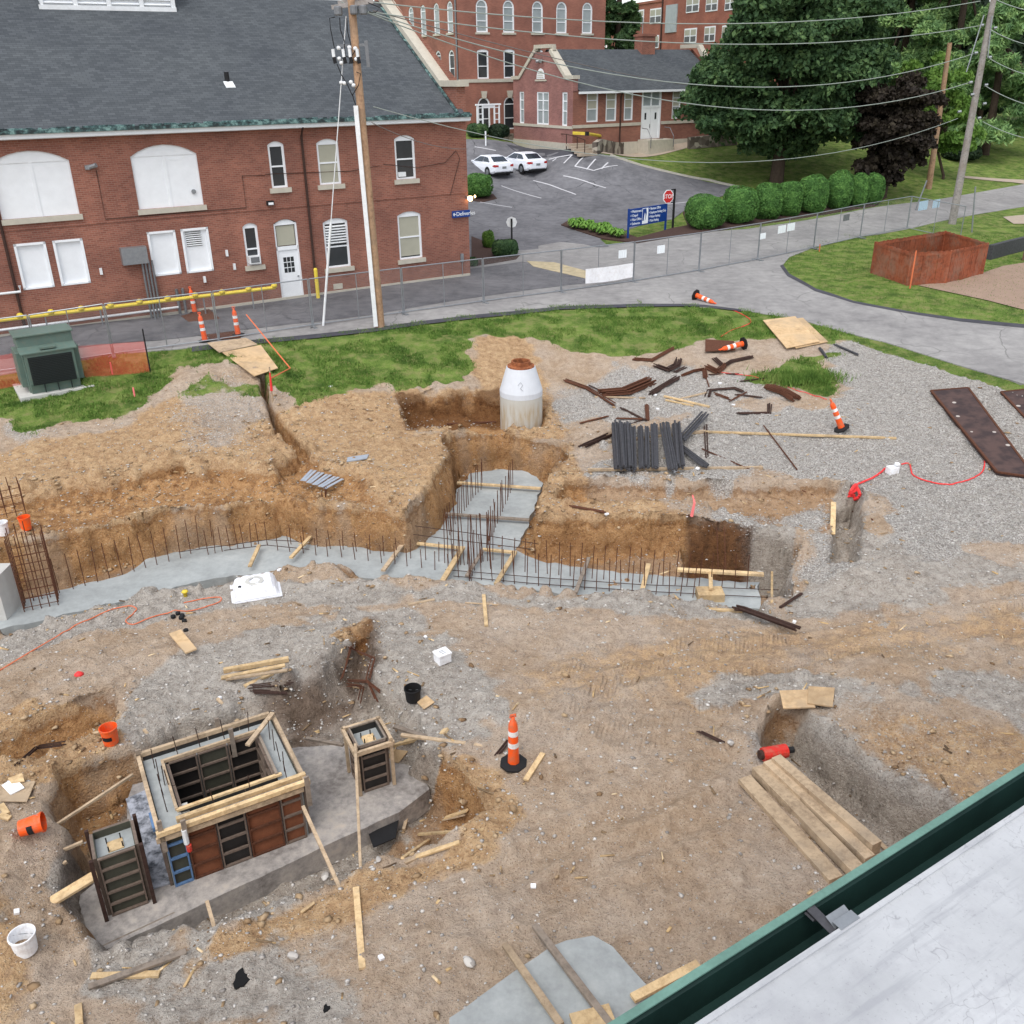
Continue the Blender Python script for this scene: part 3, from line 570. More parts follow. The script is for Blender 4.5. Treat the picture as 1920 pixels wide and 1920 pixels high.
nong=(1-np.clip(GR*1.4,0,1))*np.where(hbase(fx,fy)<-.5,1,0)
X,Y,Z,r=samp(np.clip(gravel,0,1)*nong,26000,-15,24,18,36,1)
o=rocks('gravel',np.stack([X,Y,Z+.005],-1),.014+.024*r.rand(len(X))**3,'stones',2); tag(o,kind='stuff')
edge_=np.zeros_like(fx)
for q in PITS: edge_=np.maximum(edge_,np.exp(-np.abs(psd(q[0],fx,fy))/.45))
X,Y,Z,r=samp((.25+.5*silt+.3*edge_)*nong,30000,-16,20,7,31,3)
o=rocks('loose_stones',np.stack([X,Y,Z+.004],-1),.01+.035*r.rand(len(X))**4,'stones',4); tag(o,kind='stuff')
X,Y,Z,r=samp(np.clip(edge_*1.2*np.clip(clay+.25,0,1)+.03,0,1)*nong,4200,-16,20,7,31,5)
o=rocks('clay_clods',np.stack([X,Y,Z+.01],-1),.02+.075*r.rand(len(X))**5,'clods',6); tag(o,kind='stuff')
X,Y,Z,r=samp((.15+.85*edge_*silt+.3*np.exp(-((fx+4)**2+(fy-13)**2)/20))*nong,380,-12,12,7,30,15)
n_=len(X); an=r.rand(n_)*6.28; L_=.04+.16*r.rand(n_)**2; W_=.008+.014*r.rand(n_); ca,sa=np.cos(an),np.sin(an); Vs=[]
for du_,dw_,dz_ in ((-1,-1,0),(1,-1,0),(1,1,0),(-1,1,0),(-1,-1,1),(1,-1,1),(1,1,1),(-1,1,1)): Vs.append(np.stack([X+ca*du_*L_-sa*dw_*W_,Y+sa*du_*L_+ca*dw_*W_,Z+.004+.018*dz_+.02*du_*(r.rand(n_)-.5)],-1))
Fs=np.array([(0,3,2,1),(4,5,6,7),(0,1,5,4),(1,2,6,5),(2,3,7,6),(3,0,4,7)])[None]+(np.arange(n_)*8)[:,None,None]
M['splint']=stonemat('wood_splinter',[(0,srgb(96,80,64)),(.4,srgb(150,128,100)),(.8,srgb(206,176,130)),(1,srgb(228,206,170))],3)
tag(npmesh('wood_splinters',np.stack(Vs,1).reshape(-1,3),Fs.reshape(-1,4),'splint'),kind='stuff')
# grass blades
gl_=NT('grass_blades'); gn_=gl_.noise(1.3,None,4); gv=gl_.noise(30,None,2)
gl_.col(gl_.ramp(gl_.math('ADD',gl_.math('MULTIPLY',gn_,.6),gl_.math('MULTIPLY',gv,.4)),[(.35,srgb(64,92,40)),(.5,srgb(94,126,54)),(.68,srgb(146,158,92))]),.8,0,.15)
def blades(name,X,Y,Z,r,hgt):
    n=len(X); a=r.rand(n)*6.28; w=.012+.012*r.rand(n); hh=hgt*(.4+.9*r.rand(n)); lx=(r.rand(n)-.5)*hh*1.3; ly=(r.rand(n)-.5)*hh*1.3
    V=np.stack([np.stack([X-np.cos(a)*w,Y-np.sin(a)*w,Z-.01],-1),np.stack([X+np.cos(a)*w,Y+np.sin(a)*w,Z-.01],-1),np.stack([X+lx,Y+ly,Z+hh],-1)],1).reshape(-1,3)
    return npmesh(name,V,np.arange(3*n).reshape(-1,3),gl_.m)
roadm=np.zeros_like(fx)
for L in (road,):
    roadm=np.maximum(roadm,(psd(zp(L),fx,fy)>-.08)*1.)
gg=np.clip(np.maximum(grass,g2)+.5*g3,0,1)*(1-roadm)*(vn(fx,fy,.6,30)>.45)
X,Y,Z,r=samp(gg,70000,-20,16,24,44,7)
tag(blades('lawn_grass',X,Y,Z,r,.09),kind='stuff')
X,Y,Z,r=samp(far*(1-roadm)*(fx>11)*(fy<56),45000,11,40,28,56,8)
tag(blades('verge_grass',X,Y,Z,r,.07),kind='stuff')
# ---------------------------------------------------------------- brick and roof materials
def brick(name,a,b,mort,sc=1.,spall=.85):
    n=NT(name); tc=n.N('TexCoord'); sp=n.N('SeparateXYZ'); n.L(tc.outputs['Object'],sp.inputs[0]); sn=n.N('SeparateXYZ'); n.L(tc.outputs['Normal'],sn.inputs[0])
    f=n.math('GREATER_THAN',n.math('ABSOLUTE',sn.outputs[0]),.7)
    mx=n.N('Mix',data_type='FLOAT'); n.L(f,mx.inputs[0]); n.L(sp.outputs[0],mx.inputs[2]); n.L(sp.outputs[1],mx.inputs[3])
    cb=n.N('CombineXYZ'); n.L(mx.outputs[0],cb.inputs[0]); n.L(sp.outputs[2],cb.inputs[1])
    br=n.N('TexBrick'); n.L(cb.outputs[0],br.inputs['Vector']); br.inputs['Scale'].default_value=1; br.inputs['Brick Width'].default_value=.215*sc; br.inputs['Row Height'].default_value=.075*sc
    br.inputs['Mortar Size'].default_value=.008*sc; br.inputs['Mortar Smooth'].default_value=.3; br.inputs['Color1'].default_value=a; br.inputs['Color2'].default_value=b; br.inputs['Mortar'].default_value=mort; br.inputs['Bias'].default_value=0
    big=n.noise(.5,tc.outputs['Object'],5,.6); me=n.noise(3,tc.outputs['Object'],4,.7)
    c=n.mix(1.,br.outputs['Color'],n.ramp(big,[(.3,(.72,.72,.74,1)),(.7,(1.18,1.14,1.1,1))]),'MULTIPLY')
    c=n.mix(n.math('MULTIPLY',n.mr(me,.68,.74,0,1),spall*.5),c,srgb(168,140,124))
    low=n.mr(sp.outputs[2],0,1.5,.35,0); c=n.mix(n.math('MULTIPLY',n.mr(big,.35,.6),low),c,srgb(132,104,92))
    n.bump(br.outputs['Fac'],-.3,.01); return n.col(c,.9,0,.15)
M['brick']=brick('red_brick',srgb(150,99,84),srgb(129,83,71),srgb(150,124,112))
M['brick2']=brick('rose_brick',srgb(156,112,106),srgb(138,96,92),srgb(150,120,114),1,.2)
M['brick3']=brick('institution_brick',srgb(156,106,91),srgb(143,95,82),srgb(142,110,100),1,.15)
M['brick4']=brick('far_brick',srgb(160,104,88),srgb(146,92,78),srgb(150,110,98),1,.1)
def shingle(name,a,b):
    n=NT(name); tc=n.obj(); sp=n.N('SeparateXYZ'); n.L(tc,sp.inputs[0]); cb=n.N('CombineXYZ'); n.L(sp.outputs[0],cb.inputs[0]); n.L(n.math('MULTIPLY',sp.outputs[2],1.9),cb.inputs[1])
    br=n.N('TexBrick'); n.L(cb.outputs[0],br.inputs['Vector']); br.inputs['Scale'].default_value=1; br.inputs['Brick Width'].default_value=.3; br.inputs['Row Height'].default_value=.14
    br.inputs['Mortar Size'].default_value=.006; br.inputs['Color1'].default_value=a; br.inputs['Color2'].default_value=b; br.inputs['Mortar'].default_value=sc_(a,.6)
    big=n.noise(.4,tc,5,.6); st=n.noise(5,tc,3,.7)
    c=n.mix(1.,br.outputs['Color'],n.ramp(big,[(.3,(.85,.86,.88,1)),(.7,(1.12,1.12,1.1,1))]),'MULTIPLY')
    c=n.mix(n.math('MULTIPLY',n.mr(st,.62,.72,0,1),.3),c,srgb(112,112,118)); n.bump(br.outputs['Fac'],-.4,.01); return n.col(c,.9,0,.2)
M['shingle']=shingle('slate_shingle',srgb(72,76,80),srgb(86,90,94))
vg=NT('verdigris_copper'); M['verdigris']=vg.col(vg.ramp(vg.noise(3.5,None,5,.75),[(.42,srgb(44,52,54)),(.52,srgb(72,98,98)),(.62,srgb(122,152,148))]),.7,0,.3)
# ---------------------------------------------------------------- wall with real openings
def arch(x0,x1,zs,rise,n=8):
    if rise<=0: return [(x0,zs),(x1,zs)]
    w=(x1-x0)/2; cx=(x0+x1)/2
    if rise>=w*.99: return [(cx-w*math.cos(math.pi*k/n),zs+rise*math.sin(math.pi*k/n)) for k in range(n+1)]
    R=(w*w+rise*rise)/(2*rise); a=math.asin(w/R)
    return [(cx+R*math.sin(-a+2*a*k/n),zs+rise-R+R*math.cos(-a+2*a*k/n)) for k in range(n+1)]
def wallface(mb,x0,x1,z0,z1,ops,dep,m):
    """front wall in plane y=0 (outward -y) with openings (xa,xb,za,zspring,rise), reveals of depth dep; m maps (x,y,z)"""
    xs=sorted({x0,x1}|{o[0] for o in ops}|{o[1] for o in ops}); zs=sorted({z0,z1}|{o[2] for o in ops}|{o[3]+o[4] for o in ops})
    for i in range(len(xs)-1):
        for j in range(len(zs)-1):
            cx=(xs[i]+xs[i+1])/2; cz=(zs[j]+zs[j+1])/2
            if any(o[0]<cx<o[1] and o[2]<cz<o[3]+o[4] for o in ops): continue
            mb.add([m(xs[i],0,zs[j]),m(xs[i+1],0,zs[j]),m(xs[i+1],0,zs[j+1]),m(xs[i],0,zs[j+1])],[(0,1,2,3)])
    for xa,xb,za,zsp,ri in ops:
        A=arch(xa,xb,zsp,ri); zt=zsp+ri
        if ri>0:
            for p,q in zip(A[:-1],A[1:]): mb.add([m(p[0],0,p[1]),m(q[0],0,q[1]),m(q[0],0,zt),m(p[0],0,zt)],[(0,1,2,3)])
        L=[(xa,za)]+A+[(xb,za)]
        for p,q in zip(L,L[1:]+L[:1]): mb.add([m(p[0],0,p[1]),m(q[0],0,q[1]),m(q[0],dep,q[1]),m(p[0],dep,p[1])],[(0,1,2,3)])
class Fac:
    """a facade plane of a building: local x along, y outwards negative"""
    def __init__(s,bld,o=(0,0,0),turn=0): # turn 0: along +x, facing -y ; turn 1: along +y, facing -x ; turn 2: along +y facing +x
        s.b=bld; s.o=o; s.t=turn
    def m(s,x,y,z):
        if s.t==0: return (s.o[0]+x,s.o[1]+y,s.o[2]+z)
        if s.t==1: return (s.o[0]+y,s.o[1]+x,s.o[2]+z)
        return (s.o[0]-y,s.o[1]+x,s.o[2]+z)
    def bx(s,mb,x0,x1,y0,y1,z0,z1):
        a=s.m(x0,y0,z0);b=s.m(x1,y1,z1); mb.b2(a[0],b[0],a[1],b[1],a[2],b[2])
    def sheet(s,mb,pts,y,t=.03):
        """closed outline (x,z) list given thickness"""
        n=len(pts); mb.add([s.m(p[0],y,p[1]) for p in pts]+[s.m(p[0],y+t,p[1]) for p in pts],[tuple(range(n)),tuple(range(n,2*n))[::-1]]+[(i,(i+1)%n,n+(i+1)%n,n+i) for i in range(n)])
    def window(s,x0,x1,z0,zs,rise,dep=.16,kind='sash',fw=.1,blind=.0,headboard=True,glass='glass',sill=.18,mull=0,so=.12,rail=.5,mat='white'):
        fr=MB(); A=arch(x0,x1,zs,rise); zt=zs
        y=dep-.1
        s.bx(fr,x0,x0+fw,y,y+.09,z0,zs); s.bx(fr,x1-fw,x1,y,y+.09,z0,zs); s.bx(fr,x0+fw,x1-fw,y,y+.09,z0,z0+fw*.8); 
        if headboard or rise<=0: s.bx(fr,x0+fw,x1-fw,y,y+.09,zs-fw*.8,zs)
        if rise>0:
            if headboard: s.sheet(fr,A,y,.07)
            else:
                B=arch(x0+fw,x1-fw,zs,max(rise-fw,.02))
                for i in range(len(A)-1):
                    a,b,c,d=A[i],A[i+1],B[i+1],B[i]; s.sheet(fr,[a,b,c,d],y,.09)
                zt=zs
        zr=z0+(zs-z0)*rail
        s.bx(fr,x0+fw,x1-fw,y+.01,y+.08,zr-.03,zr+.035)
        if mull:
            for k in range(mull):
                xm=x0+(x1-x0)*(k+1)/(mull+1); s.bx(fr,xm-.05,xm+.05,y-.005,y+.085,z0+fw*.8,zs)
        if kind=='arched': s.bx(fr,x0+fw,x1-fw,y+.01,y+.08,zs-.04,zs+.03)
        f=fr.build('window',mat,s.b,world=False)
        g=MB(); 
        if headboard: s.bx(g,x0+fw*.5,x1-fw*.5,y+.05,y+.06,z0+.02,zs-.02)
        else: s.sheet(g,[(x0+.03,z0+.02)]+[(x0+.03+(p[0]-x0)*(x1-x0-.06)/(x1-x0),p[1]-.04) for p in A]+[(x1-.03,z0+.02)],y+.05,.01)
        g.build('pane',glass,f,world=False)
        if blind>0:
            bl=MB(); zb=zs-(zs-z0)*blind; s.bx(bl,x0+fw,x1-fw,y+.042,y+.048,zb,zs-fw*.8); bl.build('blind','blind',f,world=False)
        if sill:
            sl=MB(); s.bx(sl,x0-so,x1+so,-.09,dep,z0-sill,z0-.002); sl.build('sill','stone',s.b,world=False)
        return f
# ---------------------------------------------------------------- the two-storey brick service building
C0=P(882,517,0)
wh=T('brick_building',C0,'long two storey red brick building with dark shingle roof and white boarded openings','building',rz=ROTZ)
W=Fac(wh); LX=-34.
# (x0,x1,z0,spring,rise)
big=[(-20.25,-17.5,4.42,6.42,.4),(-15.25,-12.65,4.4,6.42,.4),(-26.,-23.2,4.42,6.42,.4)]
low=[(-20.08,-18.95,1.74,3.5,0),(-18.7,-17.6,1.74,3.5,0),(-15.13,-14.0,1.7,3.5,0),(-13.78,-12.64,1.68,3.5,0),(-25.5,-24.3,1.74,3.5,0)]
win=[(-9.66,-8.94,4.85,6.6,.14),(-7.48,-6.45,4.84,6.58,.16),(-3.75,-2.72,4.83,6.58,.16),(-11.17,-10.52,1.7,3.36,.14),(-7.53,-6.33,1.18,3.22,.16),(-3.83,-2.6,1.18,3.22,.16)]
door=(-9.8,-8.74,-.05,3.36,.17)
rooflo=lambda y:7.5+.62*(y+.45)
wm=MB(); wallface(wm,LX,0,-1.,7.45,big+low+win+[door],.17,W.m)
wm.add([(0,0,-1),(0,15,-1),(0,15,9.2),(0,7.6,12.9),(0,0,8.6)],[(0,1,2,3,4)])      # gable end wall
wm.add([(LX,.3,-1),(-.02,.3,-1),(-.02,.3,7.4),(LX,.3,7.4)],[(0,1,2,3)])
wm.add([(LX,15,-1),(0,15,-1),(0,15,7.5),(LX,15,7.5),(LX,0,-1),(LX,0,7.45)],[(0,1,2,3),(0,4,5,3)])
wm.build('wall','brick',wh,world=False)
bl=MB(); bl.b2(LX,-.03,-.05,.0,-1.,.14); bl.build('plinth','stone',wh,world=False)
band=MB(); band.b2(LX,0.,-.035,.0,4.0,4.06); band.build('string_course','brick',wh,world=False)
for i,(a,b,z0,zs,ri) in enumerate(big):
    fb=MB(); A=arch(a,b,zs,ri); W.sheet(fb,[(a,z0)]+A+[(b,z0)],.1,.05); W.sheet(fb,[(a,zs-.02)]+A+[(b,zs-.02)],.07,.03)
    W.bx(fb,(a+b)/2-.06,(a+b)/2+.06,.075,.1,z0,zs); W.bx(fb,a,a+.06,.075,.1,z0,zs);W.bx(fb,b-.06,b,.075,.1,z0,zs)
    f=fb.build('boarded_opening','white',wh,world=False)
    s_=MB(); W.bx(s_,a-.08,b+.08,-.09,.17,z0-.2,z0-.003); s_.build('sill','stone',wh,world=False)
    if i==1:
        k=MB(); k.tube([W.m(-12.98,.1,4.95),W.m(-12.98,.02,4.95)],.09,12); k.build('knob','steel',f,world=False)
        k=MB(); W.bx(k,-13.75,-13.3,.09,.1,6.2,6.28); k.build('slot','white',f,world=False)
for i,(a,b,z0,zs,ri) in enumerate(low):
    fb=MB(); W.bx(fb,a,b,.1,.13,z0,zs)
    for q in ((a,a+.09,z0,zs),(b-.09,b,z0,zs),(a,b,zs-.09,zs),(a,b,z0,z0+.07)): W.bx(fb,q[0],q[1],-.02,.1,q[2],q[3])
    f=fb.build('boarded_window','white',wh,world=False)
    if i==3:
        l=MB(); 
        for k in range(7): l.box(W.m((a+b)/2-.05,.07,2.8+k*.085),(.66,.05,.03),Matrix.Rotation(.6,3,'X'))
        l.build('louvre','white_metal',f,world=False)
        d=MB(); W.bx(d,a+.2,b-.3,.094,.099,2.75,3.36); d.build('louvre_opening','dark',f,world=False)
W.window(*win[0],blind=0,sill=.2); W.window(*win[1],blind=.95,sill=.2,rail=.52); f=W.window(*win[2],blind=0,sill=.2)
ac=MB(); W.bx(ac,-3.62,-3.25,.0,.12,4.95,5.15); ac.build('box_fan','white_metal',f,world=False)
f=W.window(*win[3],blind=0,sill=.2,rail=.42); ac=MB(); W.bx(ac,-11.1,-10.6,-.2,.1,1.8,2.12); ac.build('air_conditioner','white_metal',f,world=False)
ac=MB(); W.bx(ac,-11.04,-10.66,-.205,-.2,1.84,2.08); ac.build('grille','greysteel',f,world=False)
f=W.window(*win[4],blind=0,sill=.2,rail=.46); l=MB()
for k in range(7): l.box(W.m(-6.93,.04,2.3+k*.12),(.98,.09,.03),Matrix.Rotation(.5,3,'X'))
l.build('louvre','white_metal',f,world=False)
W.window(*win[5],blind=.93,sill=.2,rail=.5)
# entrance door
dm=MB(); a,b=door[0],door[1]; W.bx(dm,a,a+.08,.05,.15,-.05,3.36); W.bx(dm,b-.08,b,.05,.15,-.05,3.36); W.bx(dm,a,b,.05,.15,2.2,2.36); W.sheet(dm,arch(a,b,3.28,.24),.06,.08); W.bx(dm,a+.08,b-.08,.1,.15,0,2.2)
d=dm.build('door','white',wh,world=False)
for i in range(3):
    for j in range(3): k=MB(); W.bx(k,a+.3+i*.17,a+.44+i*.17,.092,.1,1.2+j*.24,1.4+j*.24); k.build('pane','glass',d,world=False)
k=MB(); W.bx(k,a+.12,b-.12,.11,.12,2.4,3.25); k.build('transom','blind',d,world=False)
k=MB(); k.tube([W.m(b-.16,.1,1.0),W.m(b-.16,.03,1.0)],.035,8); k.build('handle','steel',d,world=False)
# roof
def slab(mb,q,t):
    n=len(q); mb.add([tuple(p) for p in q]+[(p[0],p[1],p[2]-t) for p in q],[tuple(range(n)),tuple(range(n,2*n))[::-1]]+[(i,(i+1)%n,n+(i+1)%n,n+i) for i in range(n)])
rf=MB(); slab(rf,[(LX-.3,-.45,7.5),(-.2,-.45,7.5),(-.2,7.9,rooflo(7.9)),(LX-.3,7.9,rooflo(7.9))],.1); slab(rf,[(LX-.3,7.9,rooflo(7.9)),(-.2,7.9,rooflo(7.9)),(-.2,16,7.5),(LX-.3,16,7.5)],.1)
roof=rf.build('roof','shingle',wh,world=False)
gt=MB(); gt.beam((LX,-.5,7.5),(.02,-.5,7.5),.16,.14); r_=random.Random(3)
for k in range(260):
    x=r_.uniform(LX,0); gt.box((x,-.42+r_.uniform(-.03,.06),7.58+r_.uniform(-.02,.03)),(r_.uniform(.1,.5),.12,.06),Matrix.Rotation(r_.uniform(-.05,.05),3,'Y'))
gt.build('copper_gutter','verdigris',roof,world=False)
fa=MB(); fa.b2(LX,.02,-.47,-.40,7.27,7.42); fa.b2(LX,0,-.4,0,7.24,7.30); fa.build('fascia','white',roof,world=False)
# parapet coping on the gable
cp=MB(); pr=[(-.25,8.98),(1.45,8.98),(7.75,12.98),(7.75,12.7),(1.5,8.72),(-.25,8.72)]
cp.add([(-.55,y,z) for y,z in pr]+[(.1,y,z) for y,z in pr],[tuple(range(6))[::-1],tuple(range(6,12))]+[(i,(i+1)%6,6+(i+1)%6,6+i) for i in range(6)])
cp.b2(-.7,.2,7.2,8.6,12.9,13.5)
cp.build('coping','stone',wh,world=False)
pp=MB(); pr=[(-.02,7.3),(-.02,8.72),(1.5,8.72),(7.7,12.7),(7.7,12.),(0.5,7.4)]
pp.add([(-.45,y,z) for y,z in pr]+[(.02,y,z) for y,z in pr],[tuple(range(6))[::-1],tuple(range(6,12))]+[(i,(i+1)%6,6+(i+1)%6,6+i) for i in range(6)])
pp.build('parapet','brick',wh,world=False)
fl=MB(); fl.beam((-.6,-.3,rooflo(-.3)+.05),(-.6,7.3,rooflo(7.3)+.05),.14,.05); fl.build('flashing','verdigris',wh,world=False)
# louvred dormer, roof vent
dr=MB(); yb=6.75; zb=rooflo(yb); dr.b2(-16.6,-10.95,yb-.05,yb+.1,zb-.02,zb+.16); dr.b2(-16.5,-11.05,yb+.12,9.5,zb-.3,zb+1.8)
for k in range(5): x=-16.5+k*1.36; dr.b2(x-.09 if k else x,x+.09,yb-.02,yb+.12,zb+.1,zb+1.8)
d=dr.build('dormer','white_metal',roof,world=False); l=MB()
for i in range(4):
    for k in range(8): l.box((-15.82+i*1.36,yb+.07,zb+.28+k*.19),(1.16,.16,.03),Matrix.Rotation(.6,3,'X'))
l.build('louvre','white',d,world=False)
dr=MB(); slab(dr,[(-17,yb-.1,zb+1.8),(-10.6,yb-.1,zb+1.8),(-10.6,9.6,zb+1.9),(-17,9.6,zb+1.9)],.1); dr.build('dormer_roof','shingle',d,world=False)
vt=MB(); vt.tube([(-10.4,2.1,9.0),(-10.4,2.1,9.45)],.1,10); o=vt.build('vent_pipe','black',roof,world=False); vt=MB(); vt.box((-10.4,1.85,rooflo(1.85)+.03),(.4,.45,.03),Matrix.Rotation(.555,3,'X')); vt.build('flashing','white_metal',roof,world=False)
# pipes and fittings on the wall
for x in (-8.15,-20.35):
    dp=MB(); dp.tube([W.m(x,-.4,7.3),W.m(x,-.1,6.9),W.m(x,-.08,6.2),W.m(x,-.08,.2)],.055,8); dp.build('downpipe','darkrust',wh,world=False)
jb=MB(); W.bx(jb,-16.3,-15.3,-.35,0,2.33,3.0); j=jb.build('switch_box','steel',wh,world=False)
cm=MB(); 
for k in range(4): cm.tube([W.m(-15.55+k*.13,-.2,2.4),W.m(-15.55+k*.13,-.2,-.1)],.045,8)
cm.build('conduit','greysteel',j,world=False)
cm=MB(); cm.tube([W.m(-14.35,-.1,1.1),W.m(-14.35,-.1,-.1)],.06,8); cm.tube([W.m(-14.1,-.1,1.1),W.m(-14.1,-.1,-.1)],.06,8); cm.build('conduit','greysteel',wh,world=False)
lt=MB(); W.bx(lt,-10.0,-9.7,-.18,0,4.18,4.36); l=lt.build('flood_light','black',wh,world=False); lt=MB(); W.bx(lt,-9.96,-9.74,-.19,-.18,4.2,4.3); lt.build('lens','white',l,world=False)
lt=MB(); W.bx(lt,-17.0,-16.85,-.15,0,6.05,6.2); lt.tube([W.m(-16.85,-.05,6.12),W.m(-16.6,-.25,6.2)],.09,8); lt.build('wall_lamp','steel',wh,world=False)
wc=MB(); wc.tube([W.m(-16.6,-.03,6.0),W.m(-16.6,-.03,4.15),W.m(-10.9,-.03,4.15),W.m(-10.9,-.03,5.45),W.m(-9.9,-.03,5.4)],.014,5); wc.tube([W.m(-9.9,-.03,5.45),W.m(-6,-.03,5.35),W.m(-4.6,-.1,5.5)],.014,5); wc.tube([W.m(-4.4,-.1,5.55),W.m(-2.7,-.06,5.3),W.m(-1.2,-.04,5.45),W.m(-.6,-.04,5.95),W.m(-.4,-.04,5.6),W.m(-1,-.04,3.95)],.014,5); wc.build('wall_cable','darkrust',wh,world=False)
fx_=MB(); W.bx(fx_,-.55,-.4,-.1,0,.75,1.15); fx_.tube([W.m(-.47,-.05,.8),W.m(-.47,-.05,.1)],.02,6); fx_.build('meter_box','steel',wh,world=False)
fx_=MB(); W.bx(fx_,-7.3,-6.85,-.02,0,.2,.45); fx_.build('wall_vent','stone',wh,world=False)
for x,z in ((-17.15,2.15),(-12.0,2.35),(-11.75,2.35-.6),(-13.1,1.35)): fx_=MB(); W.bx(fx_,x-.05,x+.05,-.08,0,z-.13,z+.13); fx_.build('wall_fitting','white_metal',wh,world=False)
wp=MB(); wp.tube([W.m(-34,-.18,.35),W.m(-14.4,-.18,.35)],.05,8); wp.tube([W.m(-24,-.12,1.72),W.m(-20.2,-.12,1.72),W.m(-20.2,-.12,1.95)],.05,8); wp.build('white_pipe','white_metal',wh,world=False)
# lit lamp at the corner, sign
lm=NT('lamp_glow'); lm.b.inputs['Emission Color'].default_value=(1,.66,.28,1); lm.b.inputs['Emission Strength'].default_value=7; M['glow']=lm.m
lo=T('corner_lamp',C0+Vector((0,0,3.8))-DN*.1,'small twin lamp glowing yellow at the brick building corner','lamp',rz=ROTZ)
b=MB(); b.b2(-.12,.02,-.06,.1,-.08,.05); b.tube([(0,0,0),(.3,-.05,.02)],.02,6); b.build('bracket','steel',lo,world=False)
b=MB(); b.lathe([(0,-.16),(.1,-.1),(.13,0),(.09,.09),(0,.1)],10,(.02,-.08,-.04)); b.build('bulb','glow',lo,world=False,smooth=True)
b=MB(); b.lathe([(0,-.08),(.06,0),(0,.07)],8,(.32,-.02,.02)); b.build('bulb','glow',lo,world=False,smooth=True)
sg=T('deliveries_sign',C0+DU*(-.42)-DN*.05+Vector((0,0,3.05)),'small blue arrow sign reading Deliveries on the brick wall corner','sign',rz=ROTZ)
b=MB(); b.b2(-.52,.47,-.02,.02,-.16,.16); b.build('panel','blue',sg,world=False)
text('Deliveries',.26,'paper',sg,(-.3,-.024,.0),(math.pi/2,0,0))
b=MB(); b.beam((-.47,-.03,0),(-.33,-.03,0),.01,.035); b.beam((-.47,-.03,0),(-.4,-.03,.07),.01,.035); b.beam((-.47,-.03,0),(-.4,-.03,-.07),.01,.035); b.build('arrow','paper',sg,world=False)
# ---------------------------------------------------------------- stone trimmed cottage
K0=P(1073,276,4)
ct=T('cottage',K0,'single storey rose brick cottage with shaped stone gable and white double doors','building',rz=ROTZ)
G=Fac(ct,(0,0,0),1); R=Fac(ct,(0,0,0),0); GW=8.6; RL=15.5
gops=[(.75,1.45,1.5,3.9,0),(3.3,5.05,1.5,3.9,0),(6.95,7.65,1.5,3.9,0)]
rops=[(1.3,2.4,1.75,3.85,0),(3.15,4.2,1.75,3.85,0),(4.95,5.85,1.75,3.85,0),(6.72,8.75,.3,3.85,0),(9.9,10.8,1.72,3.85,0),(12.2,13.1,1.72,3.85,0)]
m=MB(); wallface(m,0,GW,-1,5.0,gops,.2,G.m)
m.add([(0,0,5),(0,GW,5),(0,GW-1.2,5.1),(0,5.5,6.75),(0,3.3,6.75),(0,1.2,5.1)],[(0,1,2,3,4,5)]); m.add([(.45,0,5),(.45,GW,5),(.45,GW-1.2,5.1),(.45,5.5,6.75),(.45,3.3,6.75),(.45,1.2,5.1)],[(5,4,3,2,1,0)])
m.add([(0,0,3.9),(.45,0,3.9),(.45,0,5),(0,0,5)],[(0,1,2,3)])
m.build('gable_wall','brick2',ct,world=False)
m=MB(); wallface(m,0.,RL,-1,4.0,rops,.2,R.m); m.add([(RL,0,-1),(RL,GW,-1),(RL,GW,4),(RL,GW/2,7),(RL,0,4),(0,GW,-1),(0,GW,4)],[(0,1,2,3,4),(1,5,6,2)]); m.build('wall','brick',ct,world=False)
for t,q in ((G,gops),(R,rops)):
    for k,o in enumerate(q):
        if t is R and k==3: continue
        t.window(*o[:4],o[4],dep=.14,fw=.12,glass='pane2',sill=0,blind=(.55 if t is R else 0),mull=(1 if (t is G and k==1) else 0),rail=.44); 
        b=MB(); t.bx(b,o[0]+.1,o[1]-.1,.05,.1,o[2]+(o[3]-o[2])*.72,o[2]+(o[3]-o[2])*.75); b.build('transom_bar','white',ct,world=False)
b=MB(); G.bx(b,-.06,GW,-.06,-.003,1.3,1.5); R.bx(b,-.06,6.7,-.06,-.003,1.35,1.58); R.bx(b,8.8,RL,-.06,-.003,1.35,1.58); b.build('sill_band','stone',ct,world=False)
b=MB(); G.bx(b,-.08,GW,-.08,-.003,-.8,.25); R.bx(b,-.08,RL,-.08,-.003,-.9,.15); b.build('plinth','stone',ct,world=False)
cpth=[(-.15,4.85),(.95,4.85),(3.1,6.75),(3.1,7.05),(5.3,7.05),(5.3,6.75),(7.6,4.85),(GW+.15,4.85)]
b=MB()
for p,q in zip(cpth[:-1],cpth[1:]): b.beam((.2,p[0],p[1]+.1),(.2,q[0],q[1]+.1),.62,.26,up=(1,0,0) if abs(p[0]-q[0])<.01 else (0,0,1))
b.build('coping','stone',ct,world=False)
b=MB(); A=arch(3.85,5.0,4.85,.75); G.sheet(b,A,-.05,.04); v_=b.build('gable_vent','white',ct,world=False)
b=MB(); 
for k in range(4): G.bx(b,3.95+k*.05,4.9-k*.05,-.07,-.05,4.95+k*.14,5.0+k*.14)
b.build('slats','stone',v_,world=False); b=MB(); G.bx(b,3.6,5.2,-.08,-.003,4.68,4.8); b.build('vent_sill','stone',ct,world=False)
b=MB(); b.tube([(-.05,4.2,6.15),(-.3,4.05,6.1)],.12,8); b.tube([(-.05,4.6,6.15),(-.3,4.7,6.1)],.12,8); b.build('flood_light','steel',ct,world=False)
